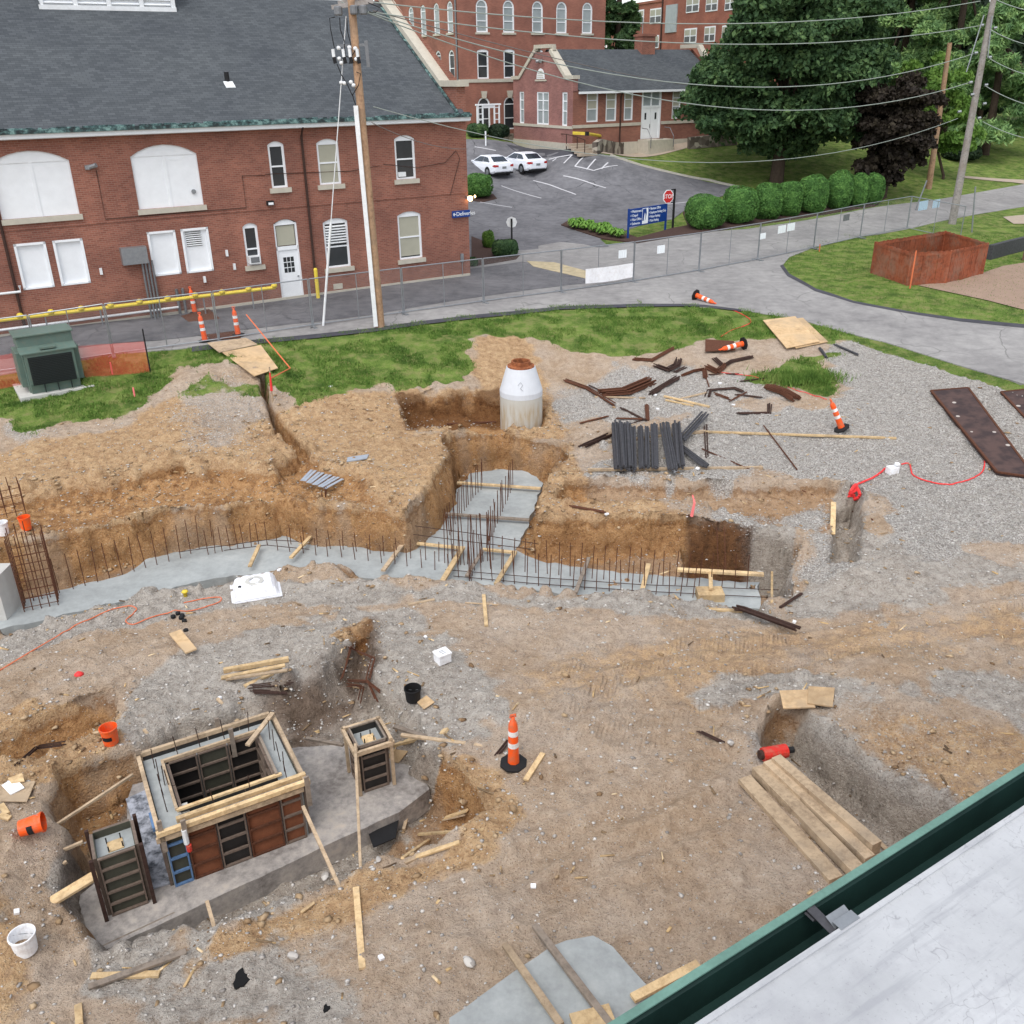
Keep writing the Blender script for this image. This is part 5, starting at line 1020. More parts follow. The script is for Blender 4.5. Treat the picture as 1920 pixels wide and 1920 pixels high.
# ---------------------------------------------------------------- parked cars
def car(label,rear,front):
    d=(front-rear); d.z=0; rz=math.atan2(d.y,d.x)
    t=T('parked_car',rear,label,'car','white cars parked in the lot',rz)
    # local: x forward, rear axle at x=0 ; half width .88
    st=[(-.98,.62,.42,.78),(-.94,.80,.36,1.0),(-.6,.88,.24,1.05),(0,.89,.2,1.0),(.9,.89,.2,.98),(1.9,.89,.2,.97),(2.7,.89,.2,.93),(3.2,.85,.24,.86),(3.5,.74,.3,.74),(3.58,.55,.38,.62)]
    b=MB(); n=10
    for x,w,zl,zh in st:
        m=(zl+zh)/2
        b.v+= [(x,-w*.9,zl),(x,-w,zl+.12),(x,-w,m+.05),(x,-w*.95,zh-.05),(x,-w*.8,zh),(x,w*.8,zh),(x,w*.95,zh-.05),(x,w,m+.05),(x,w,zl+.12),(x,w*.9,zl)]
    for i in range(len(st)-1):
        for k in range(n): b.f.append((i*n+k,i*n+(k+1)%n,(i+1)*n+(k+1)%n,(i+1)*n+k))
    b.f.append(tuple(range(n))[::-1]); b.f.append(tuple((len(st)-1)*n+k for k in range(n)))
    # cabin
    b2=[(-.52,.72,1.03),(.12,.62,1.39),(.75,.6,1.46),(1.45,.6,1.44),(2.45,.74,.98)]; o=len(b.v)
    for x,w,z in b2: b.v+=[(x,-w,z),(x,w,z)]
    for x,w,z in b2: b.v+=[(x,-.83,.95),(x,.83,.95)]
    for i in range(4):
        b.f.append((o+2*i,o+2*i+2,o+2*i+3,o+2*i+1)); b.f.append((o+2*i,o+10+2*i,o+12+2*i,o+2*i+2)); b.f.append((o+2*i+1,o+2*i+3,o+13+2*i,o+11+2*i))
    body=b.build('body','carpaint',t,world=False,smooth=False,bevel=.03)
    g=MB()
    g.add([(-.48,-.60,1.055),(.06,-.54,1.365),(.06,.54,1.365),(-.48,.60,1.055)],[(0,1,2,3)]); g.v=[(x-.012,y,z+.02) for x,y,z in g.v]; g.build('rear_window','carglass',t,world=False)
    g=MB(); g.add([(2.36,-.66,1.03),(1.5,-.54,1.43),(1.5,.54,1.43),(2.36,.66,1.03)],[(0,3,2,1)]); g.v=[(x+.02,y,z+.02) for x,y,z in g.v]; g.build('windscreen','carglass',t,world=False)
    for s in (-1,1):
        for q in ([(-.2,1.06,.79),(.2,1.34,.665),(.7,1.39,.645),(.72,1.06,.79)],[(.80,1.04,.8),(.76,1.39,.645),(1.35,1.38,.645),(2.1,1.04,.8)]):
            g=MB(); g.add([(x,s*(y+.028),z) for x,z,y in q],[(0,1,2,3) if s<0 else (3,2,1,0)]); g.build('side_window','carglass',t,world=False)
        g=MB(); g.add([(-.985,s*.5,.74),(-.93,s*.8,.72),(-.7,s*.9,.8),(-.9,s*.82,.9),(-.99,s*.5,.86)],[(0,1,2,3,4)]); g.v=[(x-.02,y*1.01,z) for x,y,z in g.v]; g.build('tail_light','tail',t,world=False)
        g=MB(); g.box((3.42,s*.62,.68),(.22,.28,.12)); g.build('headlight','glass',t,world=False)
        g=MB(); g.box((2.05,s*.98,1.02),(.12,.16,.12)); g.build('wing_mirror','carpaint',t,world=False,bevel=.02)
        for x in (0,2.7):
            w=MB(); R90=Matrix.Rotation(math.pi/2,3,'X'); w.lathe([(0,-.1),(.2,-.11),(.31,-.1),(.33,-.06),(.33,.06),(.31,.1),(.2,.11),(0,.1)],18,(x,s*.8,.33),R90); wh_=w.build('wheel','black',t,world=False)
            w=MB(); w.lathe([(0,-.12),(.2,-.12),(.22,-.1),(.22,.1),(.2,.12),(0,.12)],14,(x,s*.8,.33),R90); w.build('rim','steel',wh_,world=False)
            w=MB(); w.lathe([(0,-.105),(.37,-.105),(.37,.105),(0,.105)],16,(x,s*.8,.36),R90); w.build('wheel_arch','black',t,world=False)
    g=MB(); g.box((-.99,0,.68),(.03,.34,.15)); g.build('number_plate','steel',t,world=False)
    g=MB(); g.box((-.9,0,.3),(.2,1.5,.12)); g.build('rear_bumper_trim','black',t,world=False)
    for s in (.85,):
        g=MB(); g.beam((.75,-.895,.4),(.75,-.87,1.0),.01,.006); g.build('door_seam','black',t,world=False)
    return t
r1=at(937,333); f1=at(903,316); D_=(f1-r1); D_.z=0; D_.normalize()
for lab,u,v in (('white sedan parked nearer to the brick building corner',937,332),('white sedan parked farther right beside the hatched bay',1000,326)):
    r=at(u,v); r.z+=.04; r+=DN*.3; car(lab,r,r+DN*3)
# ---------------------------------------------------------------- signs
def facing(p): return math.atan2(cam.location.y-p.y,cam.location.x-p.x)
p=at(1261,430); t=T('stop_sign',p,'red octagonal STOP sign on a black post above the blue direction sign','stop sign',rz=ROTZ)
b=MB(); b.b2(-.05,.05,-.05,.05,0,2.35); b.b2(-.45,.05,-.03,.03,2.3,2.36); b.b2(-.4,.0,-.02,.02,1.55,1.59); b.build('post','black',t,world=False)
R_=.42; cx0=-.52; oc=[(R_*math.cos(math.pi/8+k*math.pi/4),R_*math.sin(math.pi/8+k*math.pi/4)) for k in range(8)]
def flat(b,L,y,tk): n=len(L); b.add([(q[0],y,q[1]) for q in L]+[(q[0],y+tk,q[1]) for q in L],[tuple(range(n)),tuple(range(n,2*n))[::-1]]+[(i,(i+1)%n,n+(i+1)%n,n+i) for i in range(n)])
b=MB(); flat(b,[(x+cx0,z+1.95) for x,z in oc],-.05,.02); b.build('border','paper',t,world=False)
b=MB(); flat(b,[(x*.9+cx0,z*.9+1.95) for x,z in oc],-.056,.005); b.build('panel','signred',t,world=False)
text('STOP',.33,'paper',t,(cx0,-.058,1.95),(math.pi/2,0,0),align='CENTER')
pa=at(1177,450); pb=at(1247,432); d=pb-pa; d.z=0; L=d.length; t=T('direction_sign',pa,'wide blue direction sign with white lines and emblem on two posts','sign',rz=math.atan2(d.y,d.x))
b=MB(); b.b2(-.05,.05,-.04,.04,-.2,1.75); b.build('post','blue',t,world=False); b=MB(); b.b2(L-.05,L+.05,-.04,.04,-.2,1.75); b.build('post','blue',t,world=False)
b=MB(); b.b2(.05,L-.05,-.03,.03,.72,1.72); b.build('panel','blue',t,world=False)
lx=.12; sz=.2
for k,s in enumerate(('\u25c2 Maintenance','\u25c2 Chapel','\u25c2 Main Office','\u25c2 Deliveries')): text(s.replace('\u25c2','<'),sz,'paper',t,(lx,-.034,1.56-k*.23),(math.pi/2,0,0)).scale=(.66*L/2.5,1,1)
for k,s in enumerate(('< Business Office','< Employee Parking Only','< Visitor Parking','< Main Parking')): text(s,sz,'paper',t,(L*.52,-.034,1.58-k*.23),(math.pi/2,0,0)).scale=(.56*L/2.5,1,1)
b=MB(); b.b2(L*.345,L*.5,-.036,-.03,.78,1.66); b.build('emblem_ground','paper',t,world=False)
b=MB(); flat(b,[(L*.35,.95),(L*.35,1.62),(L*.44,1.64),(L*.46,1.4),(L*.43,1.0)],-.042,.005); b.build('emblem_field','blue',t,world=False)
b=MB(); flat(b,[(L*.385,1.0),(L*.40,1.3),(L*.41,1.4),(L*.425,1.28),(L*.42,1.0)],-.047,.004); b.build('emblem_figure','paper',t,world=False)
p=at(960,478); t=T('sign_back',p,'round white sign seen from behind on a dark post by the road junction','sign',rz=facing(p)+math.pi/2)
b=MB(); b.b2(-.05,.05,-.05,.05,0,1.95); b.build('post','black',t,world=False)
b=MB(); b.lathe([(0,-.01),(.3,-.01),(.3,.01),(0,.01)],8,(0,.06,1.75),Matrix.Rotation(math.pi/2,3,'X')); b.build('plate','white_metal',t,world=False)
# ---------------------------------------------------------------- temporary fence panels
fm=NT('chain_link'); fm.b.inputs['Base Color'].default_value=srgb(150,152,156); fm.b.inputs['Metallic'].default_value=.5; fm.b.inputs['Roughness'].default_value=.5
tcx=fm.obj(); sx=fm.N('SeparateXYZ'); fm.L(tcx,sx.inputs[0])
def wave(a): 
    s=fm.math('FRACT',fm.math('MULTIPLY',a,17.)); return fm.math('LESS_THAN',fm.math('ABSOLUTE',fm.math('SUBTRACT',s,.5)),.03)
u_=fm.math('ADD',sx.outputs[0],sx.outputs[2]); v_=fm.math('SUBTRACT',sx.outputs[0],sx.outputs[2])
al=fm.math('MAXIMUM',wave(u_),wave(v_)); fm.L(al,fm.b.inputs['Alpha']); M['mesh']=fm.m
fpath=[at(*q) for q in [(-90,712),(75,689),(213,667),(411,640),(587,613),(757,589),(907,568),(1052,549),(1187,530),(1310,510),(1420,489),(1525,467),(1612,447),(1700,430)]]
LAB=['left edge','the transformer','the orange mesh','the plywood ramp','the entrance door','the utility pole','the building corner','the speed hump','the white banner','the STOP sign','the mid hedge','the hedge end','the brown enclosure']
POS=['leftmost fence panel at the left picture edge','fence panel behind the green transformer','fence panel behind the pink orange mesh barrier','fence panel in front of the white entrance door','fence panel crossing just left of the wooden pole','fence panel just right of the wooden pole','fence panel in front of the brick building corner','fence panel between building corner and white banner','fence panel below the stop sign right of the white banner','fence panel on the road in front of the first hedge shrub','fence panel with two paper notices in front of the hedge','fence panel in front of the hedge end','last straight fence panel above the brown enclosure']
def fpanel(a,b_,label,feet=True):
    a=a.copy();b_=b_.copy(); d=b_-a; L=math.hypot(d.x,d.y); rz=math.atan2(d.y,d.x)
    t=T('fence_panel',a,label,'fence panel','temporary chain link fence panels',rz); sl=(b_.z-a.z)/L; H_=1.83; z=lambda x:sl*x+.1
    b=MB(); b.tube([(0.03,0,z(0)),(.03,0,z(0)+H_)],.025,6); b.tube([(L-.03,0,z(L)),(L-.03,0,z(L)+H_)],.025,6); b.tube([(.03,0,z(0)+H_),(L-.03,0,z(L)+H_)],.025,6); b.tube([(.03,0,z(0)),(L-.03,0,z(L))],.025,6); b.tube([(L/2,0,z(L/2)),(L/2,0,z(L/2)+H_)],.018,6); b.build('frame','steel',t,world=False)
    b=MB(); b.add([(0.03,0,z(0)),(L-.03,0,z(L)),(L-.03,0,z(L)+H_),(.03,0,z(0)+H_)],[(0,1,2,3)]); b.build('chain_link','mesh',t,world=False)
    if feet: b=MB(); b.box((0,0,.04),(.14,.75,.06)); b.tube([(0,0,0),(0,0,.3)],.03,6); b.tube([(-.2,-.3,.06),(.2,.3,.06)],.02,5); b.build('foot','steel',t,world=False)
    return t
fps=[fpanel(fpath[i],fpath[i+1],POS[i]) for i in range(len(fpath)-1)]
q=at(1800,452); fpanel(fpath[-1],q,'skewed fence panel end by the base of the grey pole',False)
def onpanel(i,f0,f1,z0,z1,name,mat,label,cat,group=None,sag=0):
    a,b_=fpath[i],fpath[i+1]; d=b_-a; L=math.hypot(d.x,d.y); t=Vector((d.x,d.y,0)).normalized(); n=Vector((t.y,-t.x,0)); nn=12; b=MB(); V=[]
    if n.dot(cam.location-a)<0: n=-n
    for k in range(nn+1):
        f=f0+(f1-f0)*k/nn; p=a.lerp(b_,f)+n*(.03+.012*math.sin(k*1.7)); s=sag*math.sin(math.pi*k/nn); V+=[p+Vector((0,0,z0-s)),p+Vector((0,0,z1-s*.4))]
    W_=[v+n*.004 for v in V]; o=len(V); F_=[]
    for k in range(nn): F_+= [(2*k,2*k+2,2*k+3,2*k+1),(o+2*k,o+2*k+1,o+2*k+3,o+2*k+2)]
    b.add(V+W_,F_); return tag(b.build(name,mat),label,cat,group)
onpanel(7,.32,.98,.28,.95,'banner','banner','long white cloth banner tied low on the fence','banner',sag=.05)
onpanel(7,.77,.88,1.25,1.62,'notice','paper','white paper notice above the white banner on the fence','notice')
onpanel(8,.33,.44,1.22,1.6,'notice','paper','white paper notice right of the fence post below the stop sign','notice')
onpanel(10,.0,.09,1.1,1.4,'notice','paper','small white notice left of the paired notices on the fence','notice')
onpanel(10,.3,.43,1.22,1.62,'notice','paper','left one of two side by side notices on the road fence','notice','paired notices'); onpanel(10,.46,.59,1.25,1.65,'notice','paper','right one of two side by side notices on the road fence','notice','paired notices')
onpanel(11,.55,.68,1.2,1.55,'notice','greysteel','dark grey plate hung on the fence before the last hedge shrubs','plate')
M['bluepaper']=plain('pale_blue_notice',srgb(176,200,220),.6,.05,20)
onpanel(12,1.18,1.38,1.0,1.55,'notice','bluepaper','left pale blue notice near the grey pole base','notice'); onpanel(12,1.5,1.66,1.0,1.5,'notice','bluepaper','right pale blue notice near the grey pole base','notice')
for (u,v,u2,v2,l) in ((1716,395,1738,338,'leaning grey metal post beside the short bare pole'),(1822,436,1829,350,'thin upright grey metal post right of the grey pole')):
    a=at(u,v); h=onplane(u2,v2,a,(1,0)); b=MB(); b.tube([a,h],.045,7); tag(b.build('metal_post','steel'),l,'post')
# ---------------------------------------------------------------- poles
a=at(713,614); top=onplane(655,-40,a,(1,0)); pl=T('utility_pole',a,'tall brown wooden utility pole with switchgear crossarms and white conduit','utility pole')
b=MB(); b.tube([a-Vector((0,0,.3)),a.lerp(top,.33),a.lerp(top,.66),top],.19,14,.13); b.build('pole','pole',pl)
def pp_(u,v,dy=0): return onplane(u,v,a+Vector((0,dy,0)),(1,0))
b=MB(); b.beam(pp_(705,612,-.25),pp_(667,198,-.25),.16,.1,up=(0,1,0)); b.build('conduit','white_metal',pl)
b=MB(); b.beam(pp_(622,14),pp_(700,2),.11,.14); b.beam(pp_(634,6,.3),pp_(696,-6,.3),.11,.14); b.build('crossarm','greypole',pl)
b=MB(); b.beam(pp_(632,86),pp_(684,84),.09,.09); b.build('crossarm','greysteel',pl); b=MB(); b.beam(pp_(686,76),pp_(691,126),.12,.04); b.build('bracket','greysteel',pl)
b=MB(); b.beam(pp_(650,0),pp_(652,30),.02,.02)
for k,(u,w_) in enumerate(((634,22),(664,20),(681,16))):
    b=MB(); b.lathe([(0,-.14),(.13,-.14),(.15,-.1),(.15,.12),(.1,.16),(0,.16)],10,pp_(u,19+2*(k==0),-.15)); b.build('cutout_can','greysteel',pl)
for u in (624,643,655,669):
    b=MB(); b.tube([pp_(u,92,-.22),pp_(u+2,107,-.22)],.06,8); b.build('arrester','white_metal',pl); b=MB(); b.tube([pp_(u+2,107,-.22),pp_(u+5,119,-.22)],.065,8); b.build('arrester_cap','black',pl)
for u,v in ((635,90),(666,91),(636,110),(668,111),(655,89),(640,118),(658,154),(640,155),(646,156),(663,160)):
    b=MB(); b.lathe([(0,-.07),(.06,-.05),(.08,0),(.06,.05),(0,.07)],8,pp_(u,v,-.2)); b.build('insulator','white_metal',pl,smooth=True)
b=MB(); b.tube([pp_(640,155,-.2),pp_(668,161,-.1)],.02,5)
for L in ([(628,32),(618,34),(620,55),(627,90)],[(637,33),(638,55),(646,78),(646,90)],[(650,34),(652,60),(658,85)],[(632,120),(640,140),(652,160),(661,180)],[(668,135),(676,138),(672,160),(661,178)],[(661,176),(663,186),(668,200)],[(690,5),(712,14),(704,24),(692,22)],[(646,90),(648,105),(655,108)],[(655,120),(656,110),(668,92)]):
    b=MB(); b.tube([pp_(u,v,-.22) for u,v in L],.018,5); b.build('jumper_cable','black',pl)
gy=at(606,612); b=MB(); b.tube([gy,gy.lerp(pp_(649,30),.36)],.05,7); k=T('guy_wire',gy,'thin guy wire with white plastic guard leaning against the wooden pole','guy wire'); b.build('guard','white_metal',k); b=MB(); b.tube([gy.lerp(pp_(649,30),.36),pp_(649,30)],.02,5); b.build('wire','white_metal',k)
a2=at(1785,420); t2=onplane(1872,-50,a2,(1,0)); p2=T('utility_pole',a2,'tall weathered grey utility pole leaning at the right beside the road','utility pole'); b=MB(); b.tube([a2-Vector((0,0,.3)),a2.lerp(t2,.5),t2],.24,14,.15); b.build('pole','greypole',p2)
def pq(u,v,dy=0): return onplane(u,v,a2+Vector((0,dy,0)),(1,0))
for u,v in ((1817,155),(1846,160),(1853,108),(1863,53),(1827,100),(1838,48),(1820,178),(1833,222),(1843,195),(1796,210)):
    b=MB(); b.tube([pq(u,v,-.1),pq(u+6,v-1,-.1)],.08,7); b.build('insulator','steel',p2)
b=MB(); b.tube([pq(1845,28,-.2),pq(1812,135,-.2)],.035,5); b.tube([pq(1860,30,-.2),pq(1852,108,-.2)],.035,5); b.build('stay_cable','steel',p2)
a3=at(1741,354); t3=onplane(1781,80,a3,(1,0)); p3=T('short_pole',a3,'shorter bare brown pole without wires behind the road','utility pole'); b=MB(); b.tube([a3-Vector((0,0,.3)),a3.lerp(t3,.5),t3],.22,12,.15); b.build('pole','pole',p3)
# overhead wires
M['wire']=plain('aluminium_wire',srgb(150,158,152),.5,.1,5); M['darkwire']=plain('dark_wire',srgb(120,112,108),.6,.1,5)
def wire(A,B,sag,r,label,mat='wire'):
    b=MB(); L=[A.lerp(B,k/24)-Vector((0,0,sag*4*(k/24)*(1-k/24))) for k in range(25)]; b.tube(L,r,5); tag(b.build('power_line',mat),label,'wire')
wire(pp_(696,4),pq(1838,2),.9,.022,'topmost overhead wire sweeping across the maple to the grey pole')
wire(pp_(692,22),pq(1838,48),1.0,.022,'second overhead wire from the top to the grey pole')
wire(pp_(690,22,-.1),pq(1827,100),2.1,.022,'third overhead wire from the top to the grey pole')
wire(pp_(640,4),pq(1817,155),2.4,.022,'fourth and lowest of the main wires to the grey pole')
wire(pp_(700,20),onplane(1330,165,at(1325,262),(1,0)),.3,.02,'thin service wire running to the cottage eave','darkwire')
wire(pp_(698,232),onplane(1130,300,at(1100,400),(1,0)),.1,.012,'thin wire crossing the brick facade beside the wooden pole','darkwire') if False else None
wire(pp_(697,230),C0+Vector((0,0,6.0))-DN*.1,.25,.016,'thin service wire from the wooden pole to the building corner','darkwire')
for (u,v),(u2,v2),l in (((1853,53),(1990,92),'wire leaving the grey pole at top toward the right edge'),((1853,108),(1990,150),'second wire leaving the grey pole toward the right edge'),((1846,160),(1990,208),'third wire leaving the grey pole toward the right edge'),((1850,-10),(1990,25),'highest wire leaving the grey pole to the right edge'),((1843,228),(1990,268),'lowest sagging wire right of the grey pole')):
    wire(pq(u,v),pq(u2,v2,-6),.25,.022,l)
wire(pq(1796,222),pp_(700,200),2.2,.016,'thin low cable crossing the purple tree toward the wooden pole')
# ---------------------------------------------------------------- things along the lane
pa=[(-60,604),(20,594),(520,538)]; A=at(-80,648); B=at(512,578)
t=T('yellow_rail',at(260,612),'long yellow painted pipe rail with round bumpers along the brick wall','rail'); h1=onplane(-80,610,A,DU); h2=onplane(516,539,B,DU)
b=MB(); b.tube([h1,h2],.075,8); b.build('pipe','yellow',t); n=11
for k in range(n):
    p=h1.lerp(h2,(k+.97)/n); b=MB(); b.lathe([(0,-.02),(.13,0),(.13,.1),(.08,.16),(0,.18)],10,p+Vector((0,0,.02))); b.build('bumper','yellow',t,smooth=True)
for k in range(6): p=h1.lerp(h2,(k+.5)/6); b=MB(); b.tube([p,Vector((p.x,p.y,gz(p)))],.03,6); b.build('support_post','steel',t)
y=at(597,561); b=MB(); b.tube([y,y+Vector((0,0,1.35))],.085,12); b.lathe([(.085,0),(.05,.05),(0,.06)],12,y+Vector((0,0,1.35))); tag(b.build('bollard','yellow'),'short yellow bollard beside the louvred ground floor window','bollard')
# ---------------------------------------------------------------- site: concrete
wc_=NT('wet_concrete'); v=wc_.pos(); nb=wc_.noise(.9,v,5,.6); ns=wc_.noise(7,v,5,.7)
f=wc_.math('ADD',wc_.math('MULTIPLY',nb,.6),wc_.math('MULTIPLY',ns,.4)); wc_.bump(ns,.2,.02)
M['concrete']=wc_.col(wc_.ramp(f,[(.36,srgb(142,146,146)),(.52,srgb(160,165,165)),(.68,srgb(178,182,181))]),.6,0,.4)
gc=NT('muddy_concrete'); v=gc.pos(); nb=gc.noise(1.3,v,5,.65); ns=gc.noise(9,v,5,.7); f=gc.math('ADD',gc.math('MULTIPLY',nb,.6),gc.math('MULTIPLY',ns,.4)); gc.bump(ns,.4,.02)
M['slabc']=gc.col(gc.ramp(f,[(.36,srgb(112,106,102)),(.48,srgb(150,145,141)),(.58,srgb(174,167,160)),(.7,srgb(190,178,164))]),.85,0,.2)
def slabpoly(name,L,z,th,mat,label,cat,rag=.07,seed=1):
    pts=[P(u,v,z) for u,v in L]; D=[]; r=random.Random(seed)
    for i in range(len(pts)):
        a=pts[i];c=pts[(i+1)%len(pts)]; k=max(1,int((c-a).length/.22))
        for j in range(k): q=a.lerp(c,j/k); D.append((q.x+r.uniform(-rag,rag),q.y+r.uniform(-rag,rag)))
    xs=[p[0] for p in D];ys=[p[1] for p in D]; mb=MB(); st=.5; x=min(xs)
    top=lambda a,b:z+(float(vn(np.array([a]),np.array([b]),.7,3)[0])-.5)*.03
    while x<max(xs):
        y=min(ys)
        while y<max(ys):
            q=clip(D,x,x+st,y,y+st)
            if len(q)>2:
                A=sum(q[i][0]*q[(i+1)%len(q)][1]-q[(i+1)%len(q)][0]*q[i][1] for i in range(len(q)))
                if abs(A)>1e-5: mb.add([(a,b,top(a,b)) for a,b in (q if A>0 else q[::-1])],[tuple(range(len(q)))])
            y+=st
        x+=st
    for i in range(len(D)): a=D[i];c=D[(i+1)%len(D)]; mb.add([(a[0],a[1],top(*a)),(c[0],c[1],top(*c)),(c[0],c[1],z-th),(a[0],a[1],z-th)],[(0,1,2,3)])
    return tag(mb.build(name,mat),label,cat)
slabpoly('concrete_footing',[(-120,1212),(0,1181),(100,1157),(215,1130),(330,1100),(420,1082),(500,1074),(560,1064),(620,1070),(700,1086),(850,1094),(1000,1108),(1200,1126),(1430,1141),(1421,1092),(1280,1083),(1150,1072),(1010,1052),(965,1030),(985,995),(1008,935),(1016,905),(990,884),(930,880),(882,888),(850,930),(815,985),(797,1020),(760,1035),(700,1032),(640,1012),(570,1010),(520,1002),(500,975),(440,985),(400,1010),(330,1030),(285,1038),(240,1075),(100,1110),(0,1130),(-120,1160)],-2.93,.35,'concrete','freshly poured grey strip footing with a spur running back between clay banks','footing',.06,2)
slabpoly('footing_slab',[(60,1745),(120,1816),(748,1522),(804,1480),(772,1392),(560,1400),(250,1470),(238,1500),(240,1610)],-3.3,.5,'slabc','thick muddy concrete slab carrying the wall and column forms','slab',.012,3)
b=MB(); b.beam(P(172,1795,-3.47)-DN*.03,P(752,1523,-3.47)-DN*.03,.03,.32); tag(b.build('form_board','greylumber'),'long grey form board standing along the front edge of the slab','board')
slabpoly('footing_slab',[(845,1905),(900,1870),(960,1820),(1010,1790),(1060,1765),(1110,1752),(1150,1775),(1180,1815),(1215,1850),(1240,1890),(1200,2050),(820,2050)],-2.2,.12,'concrete','smooth fresh concrete pad beside the green gutter at the bottom','slab',.03,4)
b=MB(); q=P(0,1142,-2.9); b.b2(q.x-1.,q.x+.42,q.y-.5,q.y+.3,-3,-1.75); tag(b.build('concrete_pier','pier'),'pale square concrete pier cut by the left picture edge','pier')
# ---------------------------------------------------------------- boards and planks
def pt(q,h=0.): return P(q[0],q[1],q[2]) if len(q)>2 else at(q[0],q[1])+Vector((0,0,h))
def board(a,c,w,h,mat,label,name='board',group=None,cat='board',flat=True):
    A=pt(a,h/2+.015); B=pt(c,h/2+.015); m=(A+B)/2; g_=gz(m)+h/2
    if len(a)<3 and m.z<g_: A.z+=g_-m.z; B.z+=g_-m.z
    d=(B-A); L=d.length; o=T('x',(0,0,0),'','') if False else None
    b=MB(); b.beam((-L/2,0,0),(L/2,0,0),w,h)
    o=b.build(name,mat,world=False,bevel=.004); dx=d.normalized(); up=Vector((0,0,1)); sy=up.cross(dx).normalized(); sz=dx.cross(sy)
    o.matrix_world=Matrix(((dx.x,sy.x,sz.x,m.x),(dx.y,sy.y,sz.y,m.y),(dx.z,sy.z,sz.z,m.z),(0,0,0,1)))
    return tag(o,label,cat,group)
Z=-2.82
TR='timbers laid across the strip footing'
for a,c,w,h,m,l in [
 ((857,905,-2.8),(1014,916,-2.8),.12,.06,'lumber','topmost timber laid across the spur footing'),((813,962,-2.8),(993,975,-2.8),.12,.06,'greylumber','second timber across the spur footing, cement stained'),
 ((775,1018,-2.8),(868,1028,-2.8),.1,.06,'lumber','short yellow timber where the spur meets the front footing'),((905,1030,-2.8),(968,1036,-2.8),.1,.06,'lumber','short timber right of the spur junction'),
 ((718,1070,-2.75),(757,1018,-2.75),.12,.06,'oldlumber','timber crossing the front footing left of the spur'),((815,1114,-2.7),(868,1026,-2.75),.14,.07,'lumber','longest timber crossing the front footing below the spur'),
 ((875,1080,-2.75),(905,1032,-2.75),.1,.05,'greylumber','stained stick beside the longest crossing timber'),((930,1095,-2.7),(966,1035,-2.75),.12,.06,'lumber','timber crossing the footing just right of the spur'),
 ((1079,1112,-2.7),(1104,1046,-2.75),.1,.06,'greylumber','grey timber crossing the middle of the front footing'),((1202,1116,-2.7),(1216,1058,-2.75),.12,.06,'lumber','timber crossing the footing left of the brown pit'),
 ((1268,1068,-2.6),(1432,1077,-2.6),.14,.07,'lumber','long clean timber across the mouth of the brown pit'),((1332,1076,-2.65),(1333,1104,-2.65),.1,.06,'lumber','short timber stem joining the pit timber to the square block'),
 ((1447,1075),(1447,1132),.06,.05,'lumber','thin stake standing right of the footing end'),((468,1062,-2.75),(486,1022,-2.75),.1,.05,'lumber','timber on the footing behind the white wrapped block'),
 ((545,1046,-2.75),(590,998,-2.75),.1,.06,'lumber','timber crossing the footing at the clay bank foot'),((492,980,-2.75),(497,975,-2.75),.1,.05,'lumber','stub of timber among the rebar behind the white block'),
 ((1290,1140,-2.62),(1392,1146,-2.62),.1,.05,'lumber','flat timber along the near edge of the footing end')]:
    board(a,c,w,h,m,l,group=TR)
